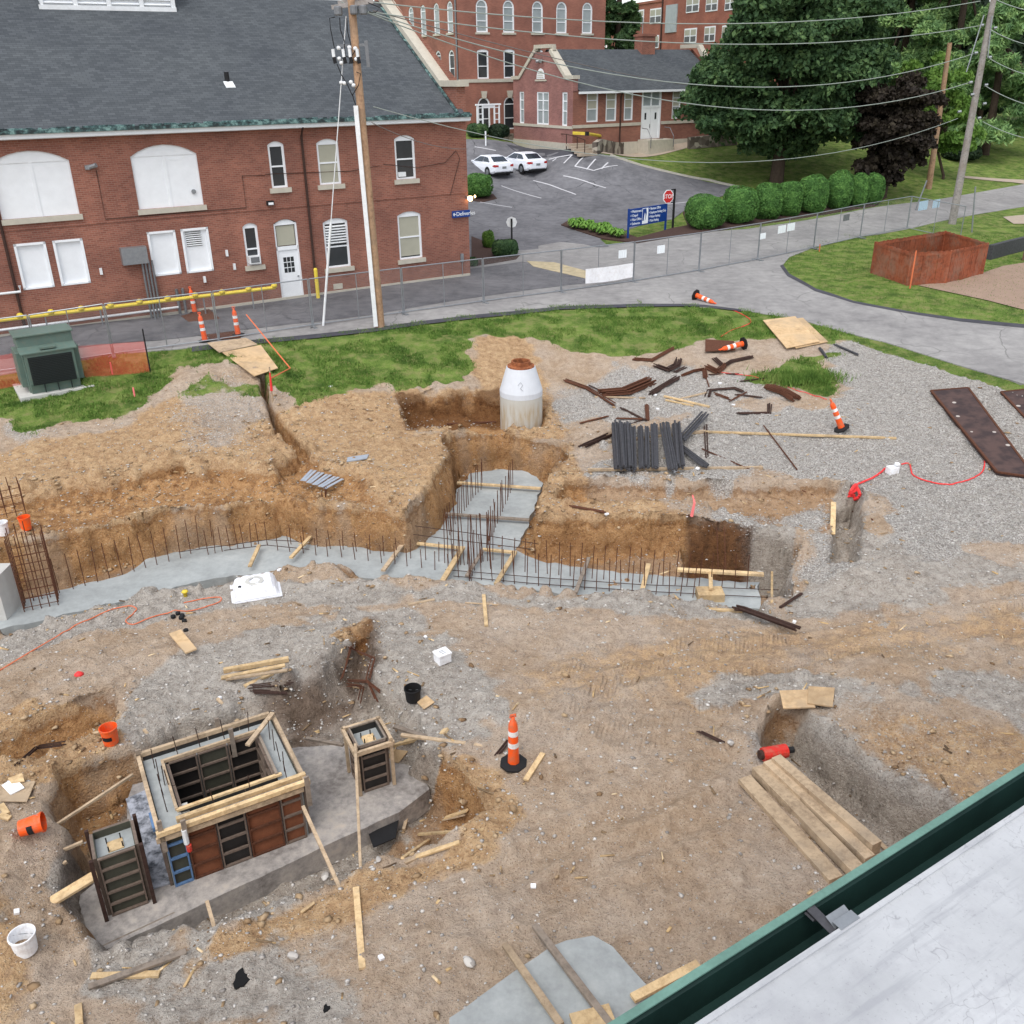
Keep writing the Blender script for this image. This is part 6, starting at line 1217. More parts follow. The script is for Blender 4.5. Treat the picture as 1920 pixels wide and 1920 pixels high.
for a,c,w,h,m,l in [
 ((766,1136),(815,1126),.08,.04,'oldlumber','small stick on the dirt below the footing'),((907,1118),(912,1176),.09,.05,'lumber','short stud lying on the dirt below the spur'),((872,1132),(935,1136),.03,.03,'oldlumber','thin lath on the dirt left of the short stud'),
 ((1563,942,-2.1),(1561,1002,-2.4),.14,.04,'lumber','plank standing in the grey slot trench'),((986,1466),(1018,1416),.1,.05,'lumber','short yellow stud beside the standing orange channelizer'),
 ((668,1668),(680,1820),.1,.05,'lumber','long yellow stud alone on the foreground dirt'),((1395,1465),(1566,1655),.26,.09,'oldlumber','front weathered plank of the stack by the right trench'),
 ((1420,1450),(1612,1650),.26,.16,'oldlumber','second weathered plank of the stack by the right trench'),((1437,1443),(1628,1625),.2,.2,'oldlumber','third weathered plank in the middle of the stack by the right trench'),
 ((1452,1440),(1640,1605),.2,.26,'oldlumber','rear weathered plank of the stack by the right trench'),((1636,1572),(1662,1596),.09,.04,'oldlumber','stick end poking out at the green gutter edge'),
 ((946,1770,-2.1),(1052,1922,-2.1),.1,.06,'oldlumber','left timber screed resting on the bottom concrete pad'),((1002,1735,-2.1),(1143,1920,-2.1),.1,.07,'greylumber','right timber screed resting on the bottom concrete pad'),
 ((1186,1872,-2.1),(1310,1808,-2.1),.13,.06,'lumber','yellow timber meeting the gutter beside the concrete pad'),((1075,1925,-2.1),(1150,1905,-2.1),.35,.05,'lumber','plywood offcut on the pad at the bottom edge'),
 ((500,1240),(543,1240),.12,.05,'lumber','top stud of the small stack behind the box form') if False else ((420,1262),(542,1240),.1,.1,'lumber','top stud of the stack behind the box form'),
 ((415,1274),(535,1250),.1,.05,'lumber','second stud of the stack behind the box form'),((425,1276),(540,1259),.09,.04,'oldlumber','third stud of the stack behind the box form'),((459,1290),(512,1265),.1,.05,'lumber','angled stud in front of the small stack'),
 ((725,1402),(838,1374),.16,.06,'lumber','broad yellow board right of the column form'),((752,1378,-2.5),(930,1402,-2.45),.08,.05,'oldlumber','long thin brace running right toward the channelizer'),((738,1362,-2.45),(800,1382,-2.55),.09,.05,'greylumber','short grey brace right of the column form head'),
 ((574,1384,-2.9),(644,1397,-2.7),.07,.05,'greylumber','thin brace left of the column form'),((775,1492),(757,1558),.06,.04,'oldlumber','stick standing in the dirt right of the slab end'),
 ((785,1567),(905,1558),.06,.04,'lumber','long thin lath on the rim right of the slab'),((755,1612),(805,1577),.06,.04,'lumber','first lath of the scrap heap below the lath'),((760,1620),(830,1590),.07,.04,'oldlumber','second lath of the scrap heap'),((780,1610),(862,1582),.08,.04,'lumber','third piece of the scrap heap, broadest'),((835,1536),(876,1522),.08,.04,'lumber','short block of wood in the brown gully'),((830,1540),(872,1530),.04,.03,'oldlumber','thin strip beside the short block in the gully'),
 ((167,1855),(350,1788),.1,.05,'greylumber','long grey board lying below the slab front'),((172,1834),(300,1830),.1,.05,'lumber','pale board half under the long grey board'),((62,1712,-2.7),(184,1638,-2.62),.2,.05,'lumber','wide clean board leaning from the bank to the column form'),
 ((148,1888),(150,1925),.1,.05,'lumber','short stud end at the bottom left corner'),((1000,1240),(1002,1240),.01,.01,'lumber','x') if False else ((565,1714),(590,1695),.05,.03,'lumber','splinter of wood on the front bank'),
 ((272,1695),(314,1702),.09,.05,'oldlumber','short block on the slab beside the left column form'),((3,1512),(15,1530),.1,.05,'lumber','small block left of the plywood scraps'),((0,1532),(20,1538),.1,.05,'lumber','second small block left of the plywood scraps'),
 ((1115,746),(1210,748),.07,.05,'oldlumber','thin timber lying left of the crossed steel'),((1245,745),(1330,765),.09,.06,'lumber','clean yellow timber lying on the gravel middle'),((1248,752),(1300,763),.07,.05,'lumber','shorter timber beside the clean yellow one'),((1275,750),(1325,738),.07,.05,'oldlumber','pale timber behind the clean yellow one'),
 ((1140,832),(1322,812),.1,.09,'oldlumber','rear sleeper timber under the dark steel stack'),((1322,812),(1680,824),.1,.06,'lumber','long timber running right over the gravel from the steel stack'),((1102,884),(1430,880),.1,.08,'oldlumber','front sleeper timber under the dark steel stack'),
 ((408,1312),(436,1345),.07,.04,'oldlumber','stake leaning behind the box form corner'),((270,1370),(287,1392),.06,.04,'oldlumber','small pointed stake behind the box form left corner'),((1448,1318),(1449,1319),.01,.01,'lumber','y') if False else ((838,797),(930,793),.08,.05,'rust','long rusty bar lying on the ledge left of the manhole')]:
    board(a,c,w,h,m,l)
# braces
for a,c,w,m,l in [((2,1644,-2.9),(156,1578,-2.6),.05,'oldlumber','lower thin brace left of the left column form'),((46,1586,-2.75),(250,1452,-2.3),.05,'oldlumber','long diagonal brace from the box form to the left bank'),((15,1570,-2.85),(98,1645,-2.85),.06,'oldlumber','brace crossing the two long diagonal braces'),((15,1705,-2.9),(125,1615,-2.7),.05,'oldlumber','brace running from the left bank up to the column form'),
 ((676,1628,-2.75),(666,1395,-2.0),.05,'oldlumber','upright brace in front of the right column form'),((642,1676,-2.75),(568,1512,-2.35),.06,'oldlumber','diagonal brace leaning on the right end of the box form'),((410,1768,-3.0),(388,1690,-2.95),.06,'oldlumber','short stake leaning on the slab front')]:
    board(a,c,w,.05,m,l,name='brace',cat='brace',group='timber braces propping the forms')
# ---------------------------------------------------------------- plywood sheets
def planar(p):
    A=np.array([(a.x,a.y,1) for a in p]); k=np.linalg.lstsq(A,np.array([a.z for a in p]),rcond=None)[0]; return [Vector((a.x,a.y,float(k@np.array([a.x,a.y,1])))) for a in p]
def sheet(q,th,mat,label,name='plywood_sheet',cat='plywood',lift=.02,group=None,zz=None):
    p=planar([(P(u,v,zz) if zz is not None else at(u,v)) for u,v in q]); b=MB(); up=Vector((0,0,lift+.02))
    # keep it planar: fit through three corners
    b.hexa([x+up for x in p]+[x+up+Vector((0,0,th)) for x in p]) ; return tag(b.build(name,mat),label,cat,group)
sheet([(418,668),(478,714),(522,697),(490,655)],.025,'ply','tan plywood sheet bridging the narrow ditch on the lawn',lift=.12)
sheet([(390,652),(412,668),(484,655),(462,640)],.025,'oldlumber','greyer plywood sheet at the road end of the ditch crossing',lift=.13)
sheet([(1430,606),(1474,660),(1536,646),(1490,600)],.03,'ply','upper plywood sheet lying on the lawn by the road bend',lift=.1)
sheet([(1446,605),(1492,657),(1552,644),(1505,600)],.03,'ply','lower plywood sheet peeking out under the upper one by the road bend',lift=.04)
sheet([(1461,1300),(1468,1333),(1528,1331),(1516,1298)],.03,'ply','left plywood square bridging the right trench head',lift=.02,zz=-2.17)
sheet([(1515,1294),(1513,1326),(1560,1332),(1564,1297)],.03,'ply','right plywood square overlapping the left one at the trench head',lift=.05,zz=-2.17)
sheet([(318,1194),(349,1230),(370,1222),(340,1186)],.04,'ply','small plywood board alone on the dirt',lift=.03,zz=-2.56)
sheet([(0,1508),(52,1508),(68,1470),(0,1475)],.02,'oldlumber','plywood offcut under the scraps at the left edge',lift=.03)
sheet([(5,1480),(22,1498),(48,1484),(30,1465)],.02,'foam','torn pale sheet on the left plywood offcut',lift=.06); sheet([(18,1470),(25,1480),(49,1475),(45,1462)],.03,'lumber','small wood block on the torn pale sheet',lift=.1)
sheet([(782,1322),(795,1334),(815,1322),(800,1308)],.02,'ply','small square plywood cap by the black tub',lift=.03); sheet([(722,1432),(748,1436),(765,1412),(735,1410)],.02,'ply','square plywood cap half under the yellow board',lift=.03)
sheet([(1322,642),(1322,664),(1378,662),(1376,645)],.03,'rust','small rusty steel plate behind the fallen channelizer',name='steel_plate',cat='steel plate',lift=.08)
sheet([(340,596),(398,642),(452,636),(392,583)],.03,'rust','brown steel road plate in the lane among the channelizers',name='road_plate',cat='steel plate',lift=.05)
sheet([(1200,1325),(1200,1326),(1201,1326),(1201,1325)],.01,'ply','')if False else None
# block on the footing end and the pit
b=MB(); q=P(1330,1122,-2.93); b.b2(q.x-.32,q.x+.34,q.y-.2,q.y+.25,-2.93,-2.72); tag(b.build('wood_block','lumber'),'square yellow wood block form at the right footing end','block')
# black steel mats with rust rims
mt_=NT('dark_coated_plate'); vc=mt_.voro(3.2,None,'Color'); sv=mt_.N('SeparateColor'); mt_.L(vc,sv.inputs[0]); sp1=mt_.math('MULTIPLY',mt_.math('LESS_THAN',mt_.voro(3.2),.22),mt_.math('GREATER_THAN',sv.outputs[0],.72)); M['mat']=mt_.col(mt_.mix(mt_.math('MULTIPLY',sp1,.8),mt_.ramp(mt_.noise(2.5),[(.4,srgb(60,48,48)),(.6,srgb(84,66,62))]),srgb(196,188,180)),.75)
for q,l in (([(1745,737),(1868,892),(1940,900),(1814,733)],'long dark steel road plate lying on the gravel'),([(1876,740),(1990,862),(2080,850),(1960,732)],'second dark road plate cut by the right picture edge')):
    p=planar([at(*c) for c in q]); p=[x+Vector((0,0,.05)) for x in p]; t=T('road_plate',p[0],l,'steel plate'); b=MB(); b.hexa([x-Vector((0,0,.06)) for x in p]+[x+Vector((0,0,.06)) for x in p]); b.build('plate','mat',t)
    b=MB(); 
    for i in range(4): b.beam(p[i]+Vector((0,0,.05)),p[(i+1)%4]+Vector((0,0,.05)),.07,.05)
    b.build('rim','rust',t)
# ---------------------------------------------------------------- forms
fyaw=math.radians(61.5); fr_=math.pi/2-fyaw
M['formblack']=plain('oily_black_form_face',srgb(38,36,35),.5,.35,5,0,.4); M['formbrown']=plain('rust_brown_form_face',srgb(126,78,54),.8,.3,5); M['formolive']=plain('muddy_olive_form_face',srgb(70,70,60),.8,.25,4); M['formrib']=plain('worn_form_rib',srgb(112,98,88),.7,.3,12); M['formblue']=plain('blue_worn_rib',srgb(92,122,160),.7,.3,9)
def panel(par,o,du,dn,w,h,face,rib,n=4,dep=.06,name='form_panel'):
    o=Vector(o);du=Vector(du);dn=Vector(dn);up=Vector((0,0,1))
    def bxx(b,u0,u1,d0,d1,z0,z1): b.hexa([o+du*u0+dn*d0+up*z0,o+du*u1+dn*d0+up*z0,o+du*u1+dn*d1+up*z0,o+du*u0+dn*d1+up*z0,o+du*u0+dn*d0+up*z1,o+du*u1+dn*d0+up*z1,o+du*u1+dn*d1+up*z1,o+du*u0+dn*d1+up*z1])
    b=MB(); bxx(b,0,w,0,.012,0,h); f=b.build(name,face,par,world=False)
    b=MB(); bxx(b,0,.025,.012,dep,0,h); bxx(b,w-.025,w,.012,dep,0,h); bxx(b,.025,w-.025,.012,dep,0,.03); bxx(b,.025,w-.025,.012,dep,h-.03,h)
    for k in range(1,n): z=h*k/n; bxx(b,.025,w-.025,.012,dep,z-.008,z+.008); bxx(b,.025,w-.025,dep-.01,dep+.005,z-.02,z+.02)
    b.build('rib',rib,f,world=False); return f
o3=P(327,1660,-3.3); bf=T('wall_form',o3,'rectangular steel and plywood box form filled with concrete around an opening','concrete form',rz=fr_)
BW,BD,BH=2.36,2.05,1.22; X_=(1,0,0);Y_=(0,1,0);nX=(-1,0,0);nY=(0,-1,0)
x=0
for w,f_,r_,n in ((.33,'formolive','formblue',4),(.5,'formbrown','rust',4),(.5,'formblack','formrib',4),(.6,'formbrown','rust',4),(.4,'formbrown','formrib',4)):
    panel(bf,(x+.01,0,0),X_,nY,w-.02,BH,f_,r_,n); x+=w
for k,f_ in enumerate(('formolive','formolive','formblack','formolive')): panel(bf,(0,k*.51+.01,0),Y_,nX,.49,BH,f_,'formrib'); panel(bf,(BW,k*.51+.01,0),Y_,X_,.49,BH,f_,'formrib')
for k in range(4): panel(bf,(k*.59+.01,BD,0),X_,Y_,.57,BH,'formblack','formrib')
# inner shutters, opening 0.33..BW-.33
for k,f_ in enumerate(('formblack','formolive','formblack')): panel(bf,(.36+k*.55,BD-.33,-.0),X_,nY,.53,BH,f_,'formrib'); panel(bf,(.36+k*.55,.33,0),X_,Y_,.53,BH,'formblack','formrib')
for k in range(2): panel(bf,(.34,.36+k*.68,0),Y_,X_,.66,BH,'formblack','formrib'); panel(bf,(BW-.34,.36+k*.68,0),Y_,nX,.66,BH,'formblack','formrib')
b=MB()
b.b2(.0,BW,.0,.32,.0,BH-.07); b.b2(0,BW,BD-.32,BD,0,BH-.07); b.b2(0,.33,.32,BD-.32,0,BH-.07); b.b2(BW-.33,BW,.32,BD-.32,0,BH-.07); b.build('concrete_fill','concrete',bf,world=False)
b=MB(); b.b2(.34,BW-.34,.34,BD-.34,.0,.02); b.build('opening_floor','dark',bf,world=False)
b=MB(); b.b2(.36,BW-.36,.92,1.1,.35,.42); b.build('cross_tie','slabc',bf,world=False); b=MB(); b.b2(1.6,1.75,.36,.95,.34,.4); b.build('cross_tie','slabc',bf,world=False)
b=MB(); b.b2(.3,.5,.33,.55,BH-.5,BH-.05); b.build('corner_block','pier',bf,world=False)
for (x0,x1,y0,y1,z,m_,dz) in ((-.1,BW+.12,-.16,-.08,BH+.02,'lumber',.09),(.25,BW+.1,.02,.1,BH+.03,'lumber',.09),(-.12,BW,-.12,-.06,BH-.13,'oldlumber',.1),(.3,BW-.25,.32,.38,BH+.0,'lumber',.05),(-.1,BW,BD,BD+.07,BH+.02,'oldlumber',.09),(.3,BW-.3,BD-.36,BD-.31,BH+.01,'oldlumber',.07),(-.09,-.02,0,BD+.05,BH+.0,'oldlumber',.08),(.28,.33,.35,BD-.3,BH+.01,'oldlumber',.06),(BW+.02,BW+.09,-.1,BD,BH+.0,'oldlumber',.08),(BW-.36,BW-.31,.35,BD-.3,BH+.01,'greylumber',.07)):
    b=MB(); b.b2(x0,x1,y0,y1,z,z+dz); b.build('edge_timber',m_,bf,world=False,bevel=.004)
for x,y,z0,z1 in ((-.02,-.1,BH-.35,BH+.32),(.33,-.2,BH-.1,BH+.25),(BW+.05,-.2,BH-.4,BH+.25),(1.55,BD-.42,BH-.3,BH+.35),(1.4,BD+.08,BH-.2,BH+.3),(-.05,BD+.02,BH-.1,BH+.2)):
    b=MB(); b.b2(x-.04,x+.04,y-.02,y+.02,z0,z1); b.build('timber_stake','greylumber',bf,world=False)
b=MB(); b.beam((1.75,1.3,BH+.12),(BW+.05,1.95,BH+.16),.09,.04); b.build('loose_board','oldlumber',bf,world=False)
b=MB(); b.tube([(.32,-.2,BH+.05),(.32,-.2,BH-.25)],.045,8); b.build('clamp','white_metal',bf,world=False); b=MB(); b.tube([(.34,-.22,BH-.28),(.34,-.22,BH-.4)],.045,8); b.build('clamp','red',bf,world=False)
b=MB(); b.b2(-.13,-.06,.1,.5,BH-.04,BH+.04); b.build('blue_scrap','formblue',bf,world=False)
drawn=[(.16,.5),(.17,.95),(.18,1.35),(.16,1.75),(.6,BD-.16),(1.0,BD-.17),(1.45,BD-.15),(1.9,BD-.16),(BW-.17,.5),(BW-.16,.8),(BW-.17,1.15),(BW-.16,1.5),(.9,.16),(1.5,.17),(BW-.2,.2),(.3,1.0),(.24,1.2)]
rb_=None
def rod(x,y,z,L,label,group,r=.011,tilt=(0,0),mat='darkrust'):
    global rb_
    key=(round(L,2),r,mat)
    if not hasattr(rod,'c'): rod.c={}
    if key not in rod.c: b=MB(); b.tube([(0,0,-.1),(0,0,L)],r,5); o=b.build('rebar_dowel',mat,world=False); rod.c[key]=o
    else: o=rod.c[key].copy(); COL.objects.link(o)
    o.location=(x,y,z); o.rotation_euler=(tilt[0],tilt[1],0); o['label']=label; o['category']='rebar'; o['group']=group; return o
rr=random.Random(4); Mb=Matrix.Translation(o3)@Matrix.Rotation(fr_,4,'Z')
for x,y in drawn: q=Mb@Vector((x,y,BH-.1)); rod(q.x,q.y,q.z,.5,'thin rebar dowel standing in the concrete of the box form','dowels in the box form',.009,(rr.uniform(-.08,.08),rr.uniform(-.08,.08)))
def column(px,z,w,d,h,label,front,side,rib,n,yaw,seed,collar=False):
    o=P(px[0],px[1],z); t=T('column_form',o,label,'concrete form',rz=math.pi/2-yaw)
    panel(t,(0,0,0),X_,nY,w,h,front,rib,n); panel(t,(0,0,0),Y_,nX,d,h,side,rib,n); panel(t,(w,0,0),Y_,X_,d,h,side,rib,n); panel(t,(0,d,0),X_,Y_,w,h,front,rib,n)
    b=MB(); b.b2(.0,w,.0,d,0.0,h-.14); b.build('concrete_fill','concrete',t,world=False)
    b=MB(); b.b2(w*.3,w*.3+.24,d*.3,d*.3+.24,h-.14,h-.12); b.build('plywood_template','lumber',t,world=False)
    b=MB()
    for x,y in ((.32,.32),(.7,.35),(.68,.7),(.3,.68)): b.tube([(w*x,d*y,h-.15),(w*x,d*y,h-.02)],.012,6)
    b.build('anchor_bolt','black',t,world=False)
    for x,y in ((-.09,-.09),(w+.09,-.09),(w+.09,d+.09),(-.09,d+.09)): b=MB(); b.b2(x-.03,x+.03,y-.03,y+.03,0,h+(.06 if y<0 else .02)); b.build('corner_post','darkrust' if not collar else 'oldlumber',t,world=False)
    if collar:
        for a,c in (((-.14,-.12),(w+.12,-.12)),((w+.12,-.14),(w+.12,d+.14)),((w+.14,d+.12),(-.14,d+.12)),((-.12,d+.14),(-.12,-.14))): b=MB(); b.beam((a[0],a[1],h-.06),(c[0],c[1],h-.06),.06,.09); b.build('collar_timber','oldlumber',t,world=False)
        for a,c in (((-.02,-.02),(w+.02,-.02)),((w+.02,0),(w+.02,d)),((w,d+.02),(0,d+.02)),((-.02,d),(-.02,0))): b=MB(); b.beam((a[0],a[1],h+.01),(c[0],c[1],h+.01),.03,.04); b.build('top_rim','greylumber',t,world=False)
    return t
column((210,1714),-3.3,.57,.6,1.24,'muddy olive square column form at the left front of the slab','formolive','formolive','formrib',5,math.radians(62),1)
column((682,1483),-3.3,.5,.56,1.08,'black faced column form with a timber collar right of the box form','formblack','formblack','formrib',4,math.radians(64),2,True)
M['spill']=None
sp=NT('cement_stained_sheet'); v=sp.pos(); M['spill']=sp.col(sp.ramp(sp.noise(4,v,6,.7),[(.36,srgb(62,66,74)),(.46,srgb(126,130,138)),(.55,srgb(168,172,182)),(.7,srgb(190,194,204))]),.6,0,.3)
b=MB(); c=[P(u,v,-3.29) for u,v in ((236,1500),(280,1480),(330,1655),(285,1668))]; b.hexa(c[::-1]+[q+Vector((0,0,.03)) for q in c[::-1]]); tag(b.build('stained_sheet','spill'),'cement splashed pale sheet on the slab between column form and box form','sheet')
# black sheet standing in for the darkness inside the open hollow at slab end
b=MB(); c=[P(u,v,-3.5) for u,v in ((690,1560),(748,1535),(742,1572),(700,1590))]; b.hexa(c[::-1]+[q+Vector((0,0,.02)) for q in c[::-1]]); tag(b.build('hollow_shade_sheet','black'),'black sheet added for the darkness of the hollow at the right end of the slab','sheet')
# ---------------------------------------------------------------- rebar rows
def row(pts,n,z,L,label,group,jit=.02,mat='rust',tl=.05,r=.012):
    Q=[P(u,v,z) for u,v in pts]; seg=[(Q[i+1]-Q[i]).length for i in range(len(Q)-1)]; tot=sum(seg)
    for k in range(n):
        s=tot*k/(n-1); i=0
        while i<len(seg)-1 and s>seg[i]: s-=seg[i]; i+=1
        q=Q[i].lerp(Q[i+1],s/seg[i]); rod(q.x+rr.uniform(-jit,jit),q.y+rr.uniform(-jit,jit),z,L,label,group,r,(rr.uniform(-tl,tl),rr.uniform(-tl,tl)),mat)
row([(112,1112),(225,1078),(347,1045),(372,1030)],13,-2.93,1.05,'rusty rebar dowel in the row standing on the pale left footing','left footing dowels')
row([(390,1040),(440,1028),(500,1022)],9,-2.93,.75,'rusty rebar dowel in the dense cluster behind the white wrapped block','dowels behind the white block')
row([(400,1022),(450,1010),(505,1008)],8,-2.93,.8,'rusty rebar dowel in the rear line behind the white wrapped block','rear dowels behind the white block')
row([(520,1032),(640,1046),(760,1060),(840,1072)],14,-2.93,.55,'short rebar dowel in the near row of the middle footing','middle near dowels')
row([(545,1020),(650,1032),(760,1046),(850,1056)],13,-2.93,.6,'short rebar dowel in the far row of the middle footing','middle far dowels')
row([(860,1082),(985,1096),(1120,1108),(1240,1116),(1300,1120)],21,-2.93,.95,'rebar dowel in the near row of the right footing','right near dowels')
row([(880,1062),(1000,1074),(1130,1086),(1270,1098),(1400,1104)],25,-2.93,1.0,'rebar dowel in the far row of the right footing','right far dowels',mat='rust')
row([(838,1010),(868,960),(905,912)],17,-2.93,.95,'rebar dowel in the left row of the spur footing','spur left dowels')
row([(912,1030),(930,985),(962,912)],17,-2.93,.95,'rebar dowel in the right row of the spur footing','spur right dowels')
row([(835,1055),(870,1060),(925,1050)],16,-2.93,1.5,'tall rebar dowel at the crossing of spur and front footing','crossing dowels')
row([(608,985),(616,970)],7,-2.6,1.0,'tall rebar in the small dark cluster before the clay bank','bank cluster rebar')
row([(880,1100),(890,1070)],4,-2.93,1.2,'tall bar beside the longest crossing timber','tall crossing bars')
def bars(L,label,z,r=.011,mat='darkrust',name='rebar_rail',cat='rebar'):
    b=MB(); b.tube([P(u,v,z) for u,v in L],r,5); return tag(b.build(name,mat),label,cat)
bars([(770,985),(885,1000),(1010,1020)],'upper horizontal bar tied across the crossing dowels',-2.3); bars([(775,1002),(900,1018),(1000,1030)],'lower horizontal bar tied across the crossing dowels',-2.45)
bars([(835,1068),(1000,1082),(1200,1096),(1460,1106)],'long horizontal bar along the right footing dowels',-2.85); bars([(850,1080),(1000,1094),(1200,1108),(1440,1120)],'second long horizontal bar along the right footing',-2.87)
bars([(420,1032),(500,1022),(580,1030)],'horizontal bar tied to the cluster behind the white block',-2.75); bars([(335,1035),(500,1012),(560,1015)],'rear horizontal bar tied behind the white block',-2.7)
bars([(1380,962),(1395,1080)],'x',-2.) if False else None
for u in (1344,1358): b=MB(); b.tube([P(u,988,-2.0),P(u+3,1076,-3.)],.012,5); tag(b.build('rebar_dowel','rust'),'thin upright bar in front of the brown pit wall','rebar','pit wall bars')
# column cage at left
cg=P(78,1130,-2.9); t=T('rebar_cage',cg,'tall rusty column cage of rebar standing on the left footing','rebar cage',rz=ROTZ-.15)
def cage(t,w,d,h,n,m,rings,r=.013,mat='rust'):
    pts=[(-w/2+w*k/n,-d/2) for k in range(n+1)]+[(-w/2+w*k/n,d/2) for k in range(n+1)]+[(-w/2,-d/2+d*k/m) for k in range(1,m)]+[(w/2,-d/2+d*k/m) for k in range(1,m)]
    for x,y in pts: b=MB(); b.tube([(x,y,-.05),(x+rr.uniform(-.02,.02),y+rr.uniform(-.02,.02),h*rr.uniform(.93,1.05))],r,5); b.build('bar',mat,t,world=False)
    for k in range(rings): z=.08+h*.8*k/rings; b=MB(); b.tube([(-w/2,-d/2,z),(w/2,-d/2,z),(w/2,d/2,z),(-w/2,d/2,z),(-w/2,-d/2,z)],.01,5); b.build('tie_ring',mat,t,world=False)
cage(t,.78,.5,2.1,4,3,7)
cg=P(20,960,-1.6); t=T('rebar_cage',cg,'smaller faint rebar cage farther back at the left edge','rebar cage',rz=ROTZ); cage(t,.7,.5,.9,3,2,3,.011)
# ---------------------------------------------------------------- steel piles on the gravel
def bundle(L,n,label,sp=.12,r=.02,mat='darkrust',name='steel_bundle',cat='steel bundle',group=None,lift=.03,seed=1):
    q=random.Random(seed+int(L[0][0])); b=MB(); base=[at(*p) for p in L]
    t=T(name,base[0],label,cat,group)
    for k in range(n):
        ox=q.uniform(-sp,sp); oz=abs(q.gauss(0,sp*.35)); d=(base[-1]-base[0]).normalized(); s=Vector((-d.y,d.x,0)); e=q.uniform(-.08,.08)
        b=MB(); b.tube([p+s*ox+d*e+Vector((q.uniform(-.02,.02),0,lift+oz+q.uniform(0,.02))) for p in base],r,5); b.build('bar',mat,t)
    return t
G_='dark steel bars stacked on sleeper timbers'
for k,(a,c,n,sp) in enumerate((((1158,804),(1164,890),13,.2),((1174,806),(1179,890),10,.15),((1187,812),(1189,892),7,.1),((1200,810),(1204,888),6,.08),((1212,812),(1213,886),5,.08),((1225,806),(1227,888),6,.1),((1243,804),(1258,892),11,.16),((1268,806),(1275,888),10,.15),((1148,830),(1153,885),2,.04))):
    bundle([a,c],n,['leftmost thick','second','third, thin','fourth, thin','fifth','sixth','seventh, thick slanting','eighth, rightmost thick','stray thin first'][k]+' bundle of dark bars across the sleeper timbers',sp,.035,'darksteel',group=G_,lift=.16,seed=k)
bundle([(1278,835),(1322,785)],6,'thick dark bundle slanting up right from the steel stack',.14,.035,'darksteel',lift=.12); bundle([(1275,845),(1325,882)],5,'thick dark bundle slanting down right from the steel stack',.12,.035,'darksteel',lift=.1)
for k,(L,n,sp,l) in enumerate((([(1130,742),(1175,738),(1222,718)],13,.22,'big rusty sheaf of rebar left of the yellow timber'),([(1222,742),(1248,725),(1272,712)],5,.08,'rusty bent bars right of the big sheaf'),([(1060,716),(1100,730),(1152,762)],3,.05,'thin dark bar running toward the clay ledge'),([(1105,725),(1135,738)],2,.05,'short dark bar left of the big sheaf'),
 ([(1188,676),(1222,678),(1250,662),(1262,655)],4,.06,'rusty bent stirrups near the grass edge'),([(1230,690),(1252,698),(1268,690),(1272,678)],7,.12,'round heap of rusty stirrups'),([(1280,706),(1300,698),(1320,695),(1322,710)],4,.07,'short bent rusty bars above the yellow timber'),([(1325,704),(1382,703)],2,.02,'straight thin bar on the gravel'),
 ([(1322,704),(1330,726)],1,.01,'single thin bar lying crosswise'),([(1326,745),(1330,733),(1375,730),(1390,736)],4,.06,'rusty hooked bars right of the yellow timber'),([(1340,740),(1368,750)],2,.05,'short dark hooked bar'),([(1382,742),(1430,748)],2,.05,'rusty bar near the corner of the gravel'),([(1372,755),(1384,748),(1400,740)],2,.04,'bent rusty bar by the stone'),
 ([(1384,777),(1443,776),(1444,760)],3,.05,'black L shaped bar on the gravel'),([(1440,728),(1470,738),(1492,752)],9,.16,'rusty sheaf under the red tape'),([(1388,717),(1475,706)],2,.03,'long dark bar at the edge of the grass patch'),([(1155,788),(1205,790)],2,.04,'black bar behind the dark steel stack'),([(1165,768),(1208,790)],3,.04,'dark angled bar crossing behind the stack'),([(1212,762),(1214,790)],3,.04,'short dark bar end behind the stack'),([(1168,803),(1210,788)],2,.03,'rusty bar touching the top of the stack'),
 ([(1090,795),(1138,783)],3,.05,'black bars on the lip of the clay ledge'),([(1340,675),(1355,690),(1372,680),(1408,672)],4,.06,'curly rusty bars under the fallen channelizer'),([(1325,690),(1345,700),(1358,688)],7,.12,'rusty tangle below the fallen channelizer'),([(1265,700),(1285,690)],2,.04,'short bent bar beside the stirrup heap'),([(1430,800),(1492,882)],1,.02,'long thin bar lying diagonally on the gravel'),
 ([(1322,800),(1326,860)],2,.03,'thin dark bars right of the steel stack'),([(1320,845),(1400,880),(1500,920),(1600,962),(1640,978)],1,.01,'very long thin bar crossing the shallow bench'),([(1092,840),(1140,820)],4,.12,'dark cluttered bars left of the stack'),([(1072,952),(1130,962)],3,.04,'rusty bars on top of the clay block')) if True else ()):
    bundle(L,n*2 if n>2 else n,l,sp*1.35,.024,'rust' if k%2==0 else 'darkrust',seed=k)
bundle([(1380,1150),(1392,1152),(1495,1190)],9,'thick rusty bundle of hooked rebar on the dirt right of the footing',.11,.024,'darkrust',lift=.12); bundle([(1462,1143),(1503,1117)],2,'short dark bar beyond the rusty bundle',.03,.03,'darkrust')
bundle([(1564,650),(1606,668)],3,'dark bars at the edge of the gravel by the road',.08,.03,'darksteel'); bundle([(1536,655),(1548,672)],3,'short dark form piece below the plywood sheets',.08,.03,'darksteel')
for k,(L,l) in enumerate((([(655,1225),(670,1232),(700,1246),(690,1285)],'rusty bars bent over the narrow grey trench'),([(655,1290),(690,1292),(715,1312)],'rusty bars across the lower end of the narrow trench'),([(652,1298),(682,1302),(676,1330)],'bent rusty bars just behind the column form'),([(690,1290),(708,1330)],'thin rusty bars dropping to the column form'),([(660,1224),(650,1260),(642,1285)],'dark scrap bars standing in the narrow trench'))): bundle(L,3,l,.04,.014,'rust',lift=.18,seed=k)
